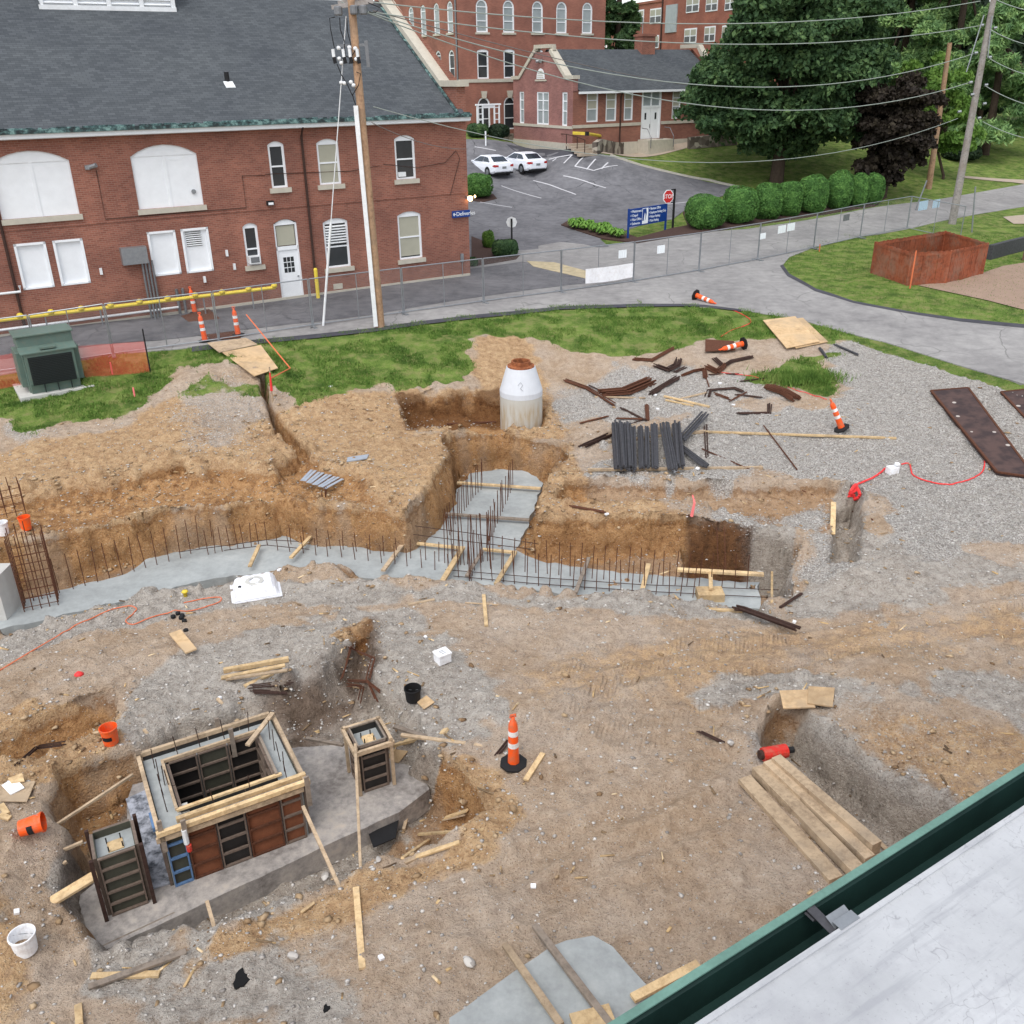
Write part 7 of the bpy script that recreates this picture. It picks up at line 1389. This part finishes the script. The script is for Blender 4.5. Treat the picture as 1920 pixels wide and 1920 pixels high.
for k,(L,l) in enumerate((([(470,1293),(545,1285)],'thin bars behind the box form'),([(475,1300),(540,1302)],'second thin bars behind the box form'),([(35,1435),(70,1405),(120,1398)],'curved dark bar on the left lowland'),([(935,1420),(958,1392)],'black bars behind the standing channelizer'),([(1310,1375),(1350,1395)],'dark root like bar in the crumbled dirt'))): bundle(L,4,l,.06,.014,'darkrust',seed=k+50)
# galvanised sheets on the clay ledge
M['galv']=plain('bright_galvanised_sheet',srgb(176,186,198),.4,.15,9,.3); b=MB(); q=[P(u,v,-1.72) for u,v in ((566,904),(615,921),(650,903),(585,884))]
gs=T('corrugated_sheets',q[0],'shiny corrugated metal sheets lying on the clay ledge','metal sheet')
for k in range(9):
    a=q[0].lerp(q[1],k/9);c=q[3].lerp(q[2],k/9); b=MB(); b.beam(a+Vector((0,0,.05+.02*(k%2))),c+Vector((0,0,.05+.02*(k%2))),.09,.02); b.build('sheet_fold','galv',gs)
b=MB(); q=[at(u,v) for u,v in ((650,868),(688,862),(692,854),(652,860))]; b.hexa([p+Vector((0,0,.02)) for p in q]+[p+Vector((0,0,.05)) for p in q]); tag(b.build('wire_mat','galv'),'small pale wire strip pressed in the clay slope','metal sheet')
# ---------------------------------------------------------------- manhole riser
a=at(978,797); a.z=min(a.z,-2.25); c=P(978,794,-1.78); c=Vector((c.x,c.y+.62,-2.12)); t=T('manhole_riser',c,'precast concrete manhole riser with cone top and rusty iron ring','manhole')
mc=NT('stained_precast'); v=mc.pos(); sz_=mc.N('SeparateXYZ'); mc.L(v,sz_.inputs[0]); st=mc.noise(6,v,4,.6,(1,1,.15)); f=mc.math('MULTIPLY',mc.mr(st,.42,.62),mc.mr(sz_.outputs[2],-1.4,-1.0,.75,0)); M['precast']=mc.col(mc.mix(f,srgb(190,188,180),srgb(168,146,112)),.8); M['precastw']=plain('pale_precast',srgb(206,210,216),.7,.05,4)
b=MB(); b.lathe([(.74,-.2),(.74,1.22),(0,1.22)],36,(0,0,0)); b.build('barrel','precast',t,world=False,smooth=False)
b=MB(); b.lathe([(.745,1.2),(.745,1.38),(.5,2.2),(.36,2.2),(.36,2.05)],36); b.build('cone','precastw',t,world=False)
b=MB(); b.lathe([(.47,2.2),(.47,2.24),(.34,2.26),(.33,2.4),(.28,2.4),(.28,2.15)],28); rg=NT('orange_rust'); M['orust']=rg.col(rg.ramp(rg.noise(9),[(.4,srgb(120,70,44)),(.6,srgb(160,98,62))]),.85); b.build('iron_ring','orust',t,world=False)
b=MB(); b.tube([(-.12,-.665,1.72),(-.02,-.63,1.82),(.05,-.66,1.72),(-.03,-.69,1.62),(.06,-.72,1.54)],.006,5); b.build('painted_mark','greysteel',t,world=False)
# ---------------------------------------------------------------- channelizers
def chan(loc,label,rot,base=True,up=1.07):
    t=T('channelizer',loc,label,'traffic channelizer','orange and white channelizers')
    b=MB(); b.lathe([(.11,.03),(.1,.25),(.085,.9),(.06,.98),(.035,1.0),(.035,1.07),(0,1.07)],16); o=b.build('body','orange',t,world=False,smooth=True)
    for z in (.42,.68): k=(.1-.085)/.65; b=MB(); b.lathe([(.1-(z-.25)*k+.004,z),(.1-(z+.11-.25)*k+.004,z+.11)],16); b.build('reflective_band','reflect',t,world=False,smooth=True)
    b=MB(); b.tube([(-.05,0,1.07),(-.05,0,1.12),(.05,0,1.12),(.05,0,1.07)],.018,6); b.build('handle','orange',t,world=False)
    if base: b=MB(); b.lathe([(0,0),(.26,0),(.26,.04),(.12,.07),(.11,.03)],8); b.build('rubber_base','black',t,world=False)
    t.rotation_euler=rot; return t
chan(at(963,1434)+Vector((0,0,.02)),'upright channelizer standing on the foreground dirt',(0,0,.3))
p=at(958,1440); b=MB(); b.lathe([(0,0),(.3,0),(.3,.05),(.14,.08),(0,.08)],8,(0,0,0)); 
for u,v,l,r in ((385,641,'upright channelizer in front of the brown road plate',(0,-.06,0)),(366,588,'channelizer standing behind the road plate near the wall',(0,-.05,0)),(447,630,'channelizer standing right of the road plate',(0,-.04,0))): chan(at(u,v)+Vector((0,0,.03)),l,r)
def lying(u,v,u2,v2,label,lift=.12,lift2=None):
    a=at(u,v)+Vector((0,0,lift)); c=at(u2,v2)+Vector((0,0,lift if lift2 is None else lift2)); return chan(a,label,(c-a).to_track_quat('Z','Y').to_euler())
lying(1303,563,1352,576,'channelizer fallen over at the road edge',.24,.06); lying(1394,656,1338,668,'channelizer fallen over on the rusty steel tangle',.26,.2); a=at(1578,808); c=onplane(1556,752,a,(1,0)); chan(a+Vector((0,0,.08)),'tilted channelizer leaning over on the gravel',(c-a).to_track_quat('Z','Y').to_euler())
q=at(968,1352)+Vector((0,0,.0)); b=MB(); b.tube([Vector((q.x,q.y,0)),Vector((q.x,q.y,.01))],.01,4) 
# ---------------------------------------------------------------- buckets and tubs
def bucket(loc,label,mat,rot=(0,0,0),r=.15,h=.37,name='bucket',bail=True,stripe=None):
    t=T(name,loc,label,'bucket'); b=MB(); b.lathe([(0,.01),(r*.86,0),(r,h),(r+.012,h),(r+.012,h-.03),(r-.008,h),(r*.84,.02),(0,.025)],20); b.build('shell',mat,t,world=False)
    if bail: b=MB(); b.tube([(-r,0,h-.04),(-r*.8,.1,h-.12),(0,.17,h-.18),(r*.8,.1,h-.12),(r,0,h-.04)],.006,4); b.build('bail','steel',t,world=False)
    if stripe: b=MB(); b.lathe([(r*.92+.004,h*.35),(r*.95+.004,h*.6)],20); b.f=b.f[13:17]; b.build('print','black',t,world=False)
    t.rotation_euler=rot; return t
bucket(at(209,1392),'upright orange bucket on the ledge behind the box form','orange',r=.16,stripe=1)
bucket(at(42,1568)+Vector((0,0,.17)),'orange red bucket lying on its side on the left bank','orange',(0,math.radians(84),math.radians(18)),r=.16,stripe=1)
bucket(at(50,1782),'off white bucket standing in the bottom left corner','foam',r=.18,h=.34)
bucket(at(50,992),'orange red bucket on the ledge behind the rebar cage','orange'); bucket(at(8,1002),'white bucket at the left edge behind the rebar cage','foam')
bucket(at(775,1312),'black open tub on the grey dirt behind the column form','black',r=.17,h=.3)
# red hose roll at right trench
a=at(1428,1428); a.z+=.16; c=a+Vector((.46,.1,.0)); t=T('red_cylinder',a,'red cylinder lying at the head of the plank stack','cylinder'); b=MB(); b.tube([a,c],.125,14); b.build('body','red',t)
d=(c-a).normalized(); b=MB(); b.tube([c,c+d*.14],.06,10); b.build('nozzle','black',t); b=MB(); b.tube([a-d*.06,a],.09,12); b.build('cap','darkrust',t)
for k in range(5): q=a.lerp(c,(k+.5)/5); b=MB(); b.tube([q-d*.01,q+d*.01],.13,14); b.build('band','red',t)
# ---------------------------------------------------------------- foam box, wrapped block
p=at(830,1240); t=T('foam_box',p,'white foam box with printed lid on the grey dirt','box',rz=.6); b=MB(); b.b2(-.15,.15,-.13,.13,0,.2); b.build('body','foam',t,world=False,bevel=.01); b=MB(); b.b2(-.165,.165,-.145,.145,.202,.25); b.build('lid','foam',t,world=False,bevel=.01)
b=MB(); b.b2(-.06,.06,.03,.05,.25,.253); b.b2(-.08,.08,-.02,-.005,.25,.253); b.b2(-.05,.05,-.08,-.06,.25,.253); b.build('print','steel',t,world=False)
p=at(480,1108); t=T('wrapped_block',p,'square concrete base wrapped in crinkled white plastic beside the footing','wrapped block',rz=.32); b=MB(); W_=.62
cr=random.Random(5); N_=14
V=[];F_=[]
for i in range(N_+1):
    for j in range(N_+1):
        x=-1+2*i/N_; y=-1+2*j/N_; m=max(abs(x),abs(y)); z=.3 if m<.8 else .3-(m-.8)/.2*.26
        V.append((x*.56,y*.46,max(.02,z+cr.uniform(-.02,.02)*(m<.99))))
for i in range(N_):
    for j in range(N_): k=i*(N_+1)+j; F_.append((k,k+N_+1,k+N_+2,k+1))
b.add(V,F_); pw=NT('crinkled_plastic'); pw.bump(pw.noise(16,pw.obj(),4,.7),.8,.03); M['plastic']=pw.col(srgb(236,238,244),.3,0,.5); b.build('wrapping','plastic',t,world=False); b=MB(); b.lathe([(.13,.315),(.22,.315),(.24,.3),(.22,.28)],20); b.build('ring','pier',t,world=False); b=MB(); b.b2(-.62,.62,-.5,.5,0,.03); b.build('plastic_skirt','plastic',t,world=False)
b=MB(); b.tube([(-.38,-.22,.3),(-.38,-.22,.33)],.04,8); b.build('black_plug','black',t,world=False)
# white bits of litter and rocks
for k,(u,v,s,l) in enumerate(((1000,1664,.07,'white scrap lying alone on the open dirt'),(1489,1168,.08,'white scrap by the rusty hooked bundle'),(715,1798,.07,'white stone beside the long yellow stud'),(1137,965,.1,'white paper on the clay block edge'),(524,1070,.09,'white scrap right of the wrapped block'),(798,1196,.06,'small white scrap near the foam box'),(1236,1001,.05,'pale flake'),(138,1264,.0,''),(413,1310,.06,'white and green scrap behind the box form'),(620,726,.12,'white stone at the lower lawn edge'),(1290,860,.0,''),(1228,742,.1,'white tag stone left of the yellow timber'),(1350,720,.1,'white tag on the rusty hooked bars'),(1233,768,.1,'white tag behind the steel stack'),(1375,760,.1,'white stone in the gravel'),(1190,818,.12,'white tag on the rear of the steel stack'),(1265,884,.12,'white tag at the front right of the steel stack'),(1150,885,.1,'white tag at the front left of the steel stack'),(1308,880,.1,'white tag on the front sleeper'),(32,1712,.08,'white bottle in the left dirt') )):
    if s==0 or 'flake' in l: continue
    p=at(u,v); b=MB(); b.box(p+Vector((0,0,.03)),(s*1.2,s,.04),Matrix.Rotation(k*1.1,3,'Z')@Matrix.Rotation(.2,3,'X')); tag(b.build('litter_scrap','foam'),l,'litter')
for k,(u,v,s,z) in enumerate(((1452,1042,.3,-3.6),(1432,1060,.26,-3.6),(1425,1075,.22,-3.65),(1447,1072,.24,-3.65),(1460,1062,.2,-3.6),(1470,1078,.2,-3.7))):
    p=P(u,v,-3.35); o=rocks('rock',np.array([[0,0,0.]]),np.array([s*.62]),'pier',k+3); o.location=(p.x,p.y,-3.45+.06*k%2); sb=o.modifiers.new('s','SUBSURF'); sb.levels=sb.render_levels=2; tag(o,['topmost pale boulder in the brown pit corner','large pale boulder left in the pit heap','lowest left boulder in the pit heap','middle boulder in the pit heap','small boulder on the right of the pit heap','last small boulder low in the pit heap'][k],'boulder','pale boulders in the pit')
for k,(u,v,s,l) in enumerate(((630,1615,.13,'tan clay boulder on the front bank by the slab'),(710,1614,.1,'small rounded stone on the front bank'),(880,1808,.15,'brown dirt lump left of the concrete pad'),(610,1645,.12,'pale stone at the slab front edge'),(1030,1432,.05,'pebble by the yellow stud'),(1885,1015,.0,''),(1370,1395,.12,'dark clod by the right trench'),(150,1262,.0,''),(550,1795,.1,'white rounded stone on the foreground dirt'))):
    if s==0: continue
    p=at(u,v); o=rocks('rock',np.array([[0,0,0.]]),np.array([s]),'stones',k+30); o.location=p+Vector((0,0,s*.2)); sb=o.modifiers.new('s','SUBSURF'); sb.levels=sb.render_levels=1; tag(o,l,'rock')
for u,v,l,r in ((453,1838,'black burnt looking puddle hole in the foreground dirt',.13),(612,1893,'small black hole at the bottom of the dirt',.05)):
    p=at(u,v); b=MB(); q=random.Random(2); n=14; R_=[r*q.uniform(.5,1.1) for _ in range(n)]; b.prism([(p.x+R_[k]*math.cos(k*6.283/n),p.y+R_[k]*1.5*math.sin(k*6.283/n)) for k in range(n)],p.z-.02,p.z+.03); tag(b.build('black_patch','dark'),l.replace('puddle hole','flat patch').replace('hole','scrap'),'cloth')  # thin near-black patches laid on the dirt
# ---------------------------------------------------------------- hoses, tapes
def hose(L,r,mat,label,name='hose',cat='hose',lift=.02):
    pts=[at(*q)+Vector((0,0,lift)) for q in L]; S=[]
    for i in range(len(pts)-1):
        p0=pts[max(i-1,0)];p1=pts[i];p2=pts[i+1];p3=pts[min(i+2,len(pts)-1)]
        for k in range(6):
            t=k/6; S.append(.5*((2*p1)+(p2-p0)*t+(2*p0-5*p1+4*p2-p3)*t*t+(3*p1-p0-3*p2+p3)*t**3))
    S.append(pts[-1])
    for s in S: s.z=max(s.z,gz(s)+r)
    b=MB(); b.tube(S,r,6); return tag(b.build(name,mat),label,cat)
M['hose']=plain('orange_hose',srgb(214,116,78),.5,.08,3)
hose([(-20,1268),(0,1258),(60,1222),(130,1182),(200,1148),(238,1138),(256,1142),(250,1152),(236,1165),(250,1172),(280,1160),(310,1152),(350,1148),(390,1138),(414,1128),(410,1121),(380,1124),(345,1132)],.014,'hose','long orange hose snaking over the left dirt')
p=at(348,1118); b=MB(); b.lathe([(0,0),(.05,.0),(.05,.12),(.09,.13),(.06,.17),(0,.17)],9,p); tag(b.build('hose_valve','yellow',smooth=True),'yellow brass valve at the end of the orange hose','valve')
for k,(u,v) in enumerate(((325,1158),(340,1160),(346,1166),(334,1152),(342,1156),(349,1184))): p=at(u,v); b=MB(); b.lathe([(0,0),(.06,0),(.06,.06),(.03,.08),(0,.08)],9,p); tag(b.build('pipe_fitting','black'),'black pipe fitting in the little heap below the orange hose','fitting','black pipe fittings')
M['tape']=plain('red_caution_tape',srgb(226,62,62),.5,.12,10)
hose([(1846,858),(1842,885),(1815,902),(1780,910),(1745,905),(1712,892),(1705,872),(1690,872)],.022,'tape','red tape loop running from the road plate to the white jug','caution_tape','tape'); hose([(1660,880),(1640,895),(1612,908),(1600,925),(1590,935),(1602,932)],.03,'tape','red tape between the white jug and the grey slot trench','caution_tape','tape')
hose([(1325,690),(1345,698),(1400,705),(1450,718),(1500,735),(1550,750)],.013,'tape','red string across the rusty sheaf to the leaning channelizer','caution_tape','tape'); hose([(1352,574),(1395,592),(1408,604),(1395,612),(1372,620),(1352,632)],.016,'tape','red tape on the lawn below the fallen channelizer','caution_tape','tape')
hose([(1595,925),(1605,915),(1612,930),(1600,938),(1592,930),(1604,922)],.05,'tape','crumpled red tape ball at the lip of the slot trench','caution_tape','tape')
p=at(1672,888); b=MB(); b.box(p+Vector((0,0,.12)),(.34,.24,.24),Matrix.Rotation(.3,3,'Z')); b.box(p+Vector((.12,0,.3)),(.14,.16,.1)); tag(b.build('white_jug','foam',bevel=.03),'white plastic jug tied with red tape on the gravel','jug')
# taped stakes and orange string at the ditch
s1=at(512,762); s1b=onplane(505,688,s1,(1,0)); t=T('marker_stake',s1,'tall stake with orange flag tape by the narrow ditch','stake'); b=MB(); b.tube([s1,s1b],.025,6); b.build('stake','oldlumber',t); b=MB(); b.tube([s1.lerp(s1b,.4),s1.lerp(s1b,.95)],.05,6,.02); b.build('flag_tape','tape',t)
p1=onplane(462,590,at(450,632),(1,0)); b=MB(); b.tube([p1,at(545,698)+Vector((0,0,.15)),s1b-Vector((0,0,.4))],.025,5); tag(b.build('caution_tape','hose'),'orange tape strung from the fence to the ditch stake','tape')
for u,v,h,l in ((253,745,.35,'pink topped survey stake on the left grass'),(254,752,.2,'')) [:1]:
    p=at(u,v); b=MB(); b.tube([p,p+Vector((0,0,h))],.03,6); M['pink']=plain('pink_marker',srgb(244,130,130),.6,.1,5); tag(b.build('survey_stake','pink'),l,'stake')
p=at(1297,968); b=MB(); b.tube([p,p+Vector((.05,0,.4)),p+Vector((0,.1,.6))],.05,5,.02); tag(b.build('pink_ribbon','pink'),'pink ribbon tuft at the corner of the brown pit','ribbon')
p=at(1536,472); b=MB(); b.tube([p,p+Vector((0,0,.4))],.03,5); tag(b.build('survey_stake','hose'),'short orange stake at the tip of the road island','stake')
for u,v in ((420,1150),): pass
for k,(u,v) in enumerate(((148,1266),(146,1262))[:1]): p=at(u,v); b=MB(); b.lathe([(0,0),(.11,.01),(.08,.05),(.03,.09),(0,.09)],8,p); tag(b.build('plastic_scrap','tape',smooth=True),'small bright red scrap on the left dirt','litter')
# orange mesh barrier
om=NT('orange_mesh'); om.b.inputs['Base Color'].default_value=srgb(226,84,66); om.b.inputs['Roughness'].default_value=.7; om.b.inputs['Alpha'].default_value=.42; M['omesh']=om.m
def meshrun(L,h,label):
    t=T('mesh_barrier',at(*L[0]),label,'mesh barrier'); b=MB(); pts=[at(*q) for q in L]
    for a,c in zip(pts[:-1],pts[1:]): b.add([a,c,c+Vector((0,0,h)),a+Vector((0,0,h))],[(0,1,2,3)])
    b.build('netting','omesh',t); return t
t=meshrun([(-30,735),(60,718),(160,708),(282,698)],1.15,'see through orange mesh barrier behind and beside the green transformer'); q=at(282,698); b=MB(); b.tube([q,q+Vector((0,0,1.6))],.025,6); b.build('post','black',t); q=at(211,702); b=MB(); b.tube([q,q+Vector((0,0,.45))],.03,5); b.build('pink_stake','pink',t)
# ---------------------------------------------------------------- transformer
q=at(40,755); q2=at(178,725); d=(q2-q); d.z=0; rz=math.atan2(d.y,d.x); L=d.length; zb=-.62
t=T('transformer',Vector((q.x,q.y,zb)),'green pad mounted transformer with big black louvred front on a concrete pad','transformer',rz=rz)
b=MB(); b.b2(0,L,0,1.9,-.35,.1); b.build('concrete_pad','pier',t,world=False,bevel=.02)
x0,x1=.32,L-.32; b=MB(); b.b2(x0+.05,x1-.05,.35,1.2,.1,1.62); b.build('tank','green_box',t,world=False,bevel=.02)
b=MB(); b.add([(x0+.1,.2,.1),(x1-.1,.2,.1),(x1-.1,.35,.1),(x0+.1,.35,.1),(x0+.1,.08,.45),(x1-.1,.08,.45),(x1-.1,.35,.45),(x0+.1,.35,.45)],[(0,1,5,4),(1,2,6,5),(3,0,4,7),(4,5,6,7)]); b.b2(x0+.1,x1-.1,.08,.35,.45,1.5); b.build('front_housing','green_box',t,world=False)
b=MB(); b.b2(x0+.18,x1-.18,.05,.078,.42,1.38); lv=b.build('louvre_panel','blackgreen',t,world=False)
for k in range(16): b=MB(); b.b2(x0+.22,x1-.22,.035,.05,.46+k*.057,.475+k*.057); b.build('slat','blackgreen',lv,world=False)
for x in (x0-.12,x1-.12): b=MB(); b.b2(x,x+.24,.45,1.5,.3,1.5); b.build('cooling_fin_bank','green_box',t,world=False,bevel=.02)
b=MB(); b.add([(x0-.02,.02,1.5),(x1+.02,.02,1.5),(x1+.02,.5,1.6),(x0-.02,.5,1.6),(x0-.02,.02,1.54),(x1+.02,.02,1.54),(x1+.02,.5,1.66),(x0-.02,.5,1.66)],[(0,3,2,1),(4,5,6,7),(0,1,5,4),(1,2,6,5),(3,0,4,7)]); b.build('front_lid','green_box',t,world=False)
b=MB(); b.b2(x0,x1,.5,1.45,1.62,2.0); b.build('top_housing','green_box',t,world=False,bevel=.02); b=MB(); b.b2(x0-.06,x1+.06,.42,1.52,2.0,2.06); b.build('top_lid','green_box',t,world=False,bevel=.015)
b=MB(); b.b2((x0+x1)/2-.25,(x0+x1)/2+.25,.08,.38,1.6,1.66); b.build('name_plate','green_box',t,world=False)
for k in range(3): b=MB(); x=x0+.5+k*.42; b.b2(x,x+.03,.02,.09,.14,.4); b.build('stiffener','blackgreen',t,world=False)
# ---------------------------------------------------------------- timber enclosure
ec=[(1633,508),(1637,533),(1702,541),(1810,528),(1836,510),(1822,450),(1768,440),(1652,470)]
ec=[(1633,513),(1700,536),(1772,532),(1841,515),(1763,489)]
pts=[at(*q) for q in ec]; t=T('timber_enclosure',pts[0],'brown stained board fence enclosure open at the top on the grass island','enclosure')
for i in range(len(pts)):
    a,c=pts[i],pts[(i+1)%len(pts)]; L=(c-a).length; n=max(1,int(L/.15)); b=MB(); bb=MB(); q=random.Random(i)
    for k in range(n):
        p=a.lerp(c,(k+.5)/n); d=(c-a).normalized(); s=Vector((-d.y,d.x,0)); hh=1.62+q.uniform(-.02,.02); e=d*(L/n/2-.003); z0=gz(p)-.05; o=s*q.uniform(-.012,.012)
        b.hexa([Vector(((p+x+o).x,(p+x+o).y,z)) for z in (z0,p.z+hh-.1) for x in (-e-s*.012,e-s*.012,e+s*.012,-e+s*.012)])
    b.build('board_panel','redwood',t); bb.beam(a+Vector((0,0,1.4)),c+Vector((0,0,1.4)),.05,.1); bb.build('rail','redwood',t); bb=MB(); bb.tube([a-Vector((0,0,.1)),a+Vector((0,0,1.54))],.05,6); bb.build('post','redwood',t)
a=at(1706,541); c=onplane(1718,470,a,(1,0)); b=MB(); b.tube([a,c],.035,6); tag(b.build('orange_stick','hose'),'orange streaked stick leaning on the brown enclosure','stick')
# small retaining wall and post at the far right
wallrun('low_wall',[(1853,487),(1885,478),(1925,468),(1990,450)],.75,.25,'darksteel','dark low wall right of the brown enclosure','wall')
b=MB(); a=at(1925,490); b.b2(a.x-.1,a.x+.5,a.y-.3,a.y+.3,a.z,a.z+1.3); tag(b.build('brick_pillar','brick2'),'small brick pillar at the right picture edge','pillar')
# pulled weeds heap
a=at(1500,715); X=a.x+RS.randn(5000)*.55+ .25*RS.randn(5000); Y=a.y+RS.randn(5000)*.28; r=np.random.RandomState(9); tag(blades('cut_weeds',X,Y,hz(X,Y)+.02+.12*r.rand(5000),r,.2),kind='stuff')
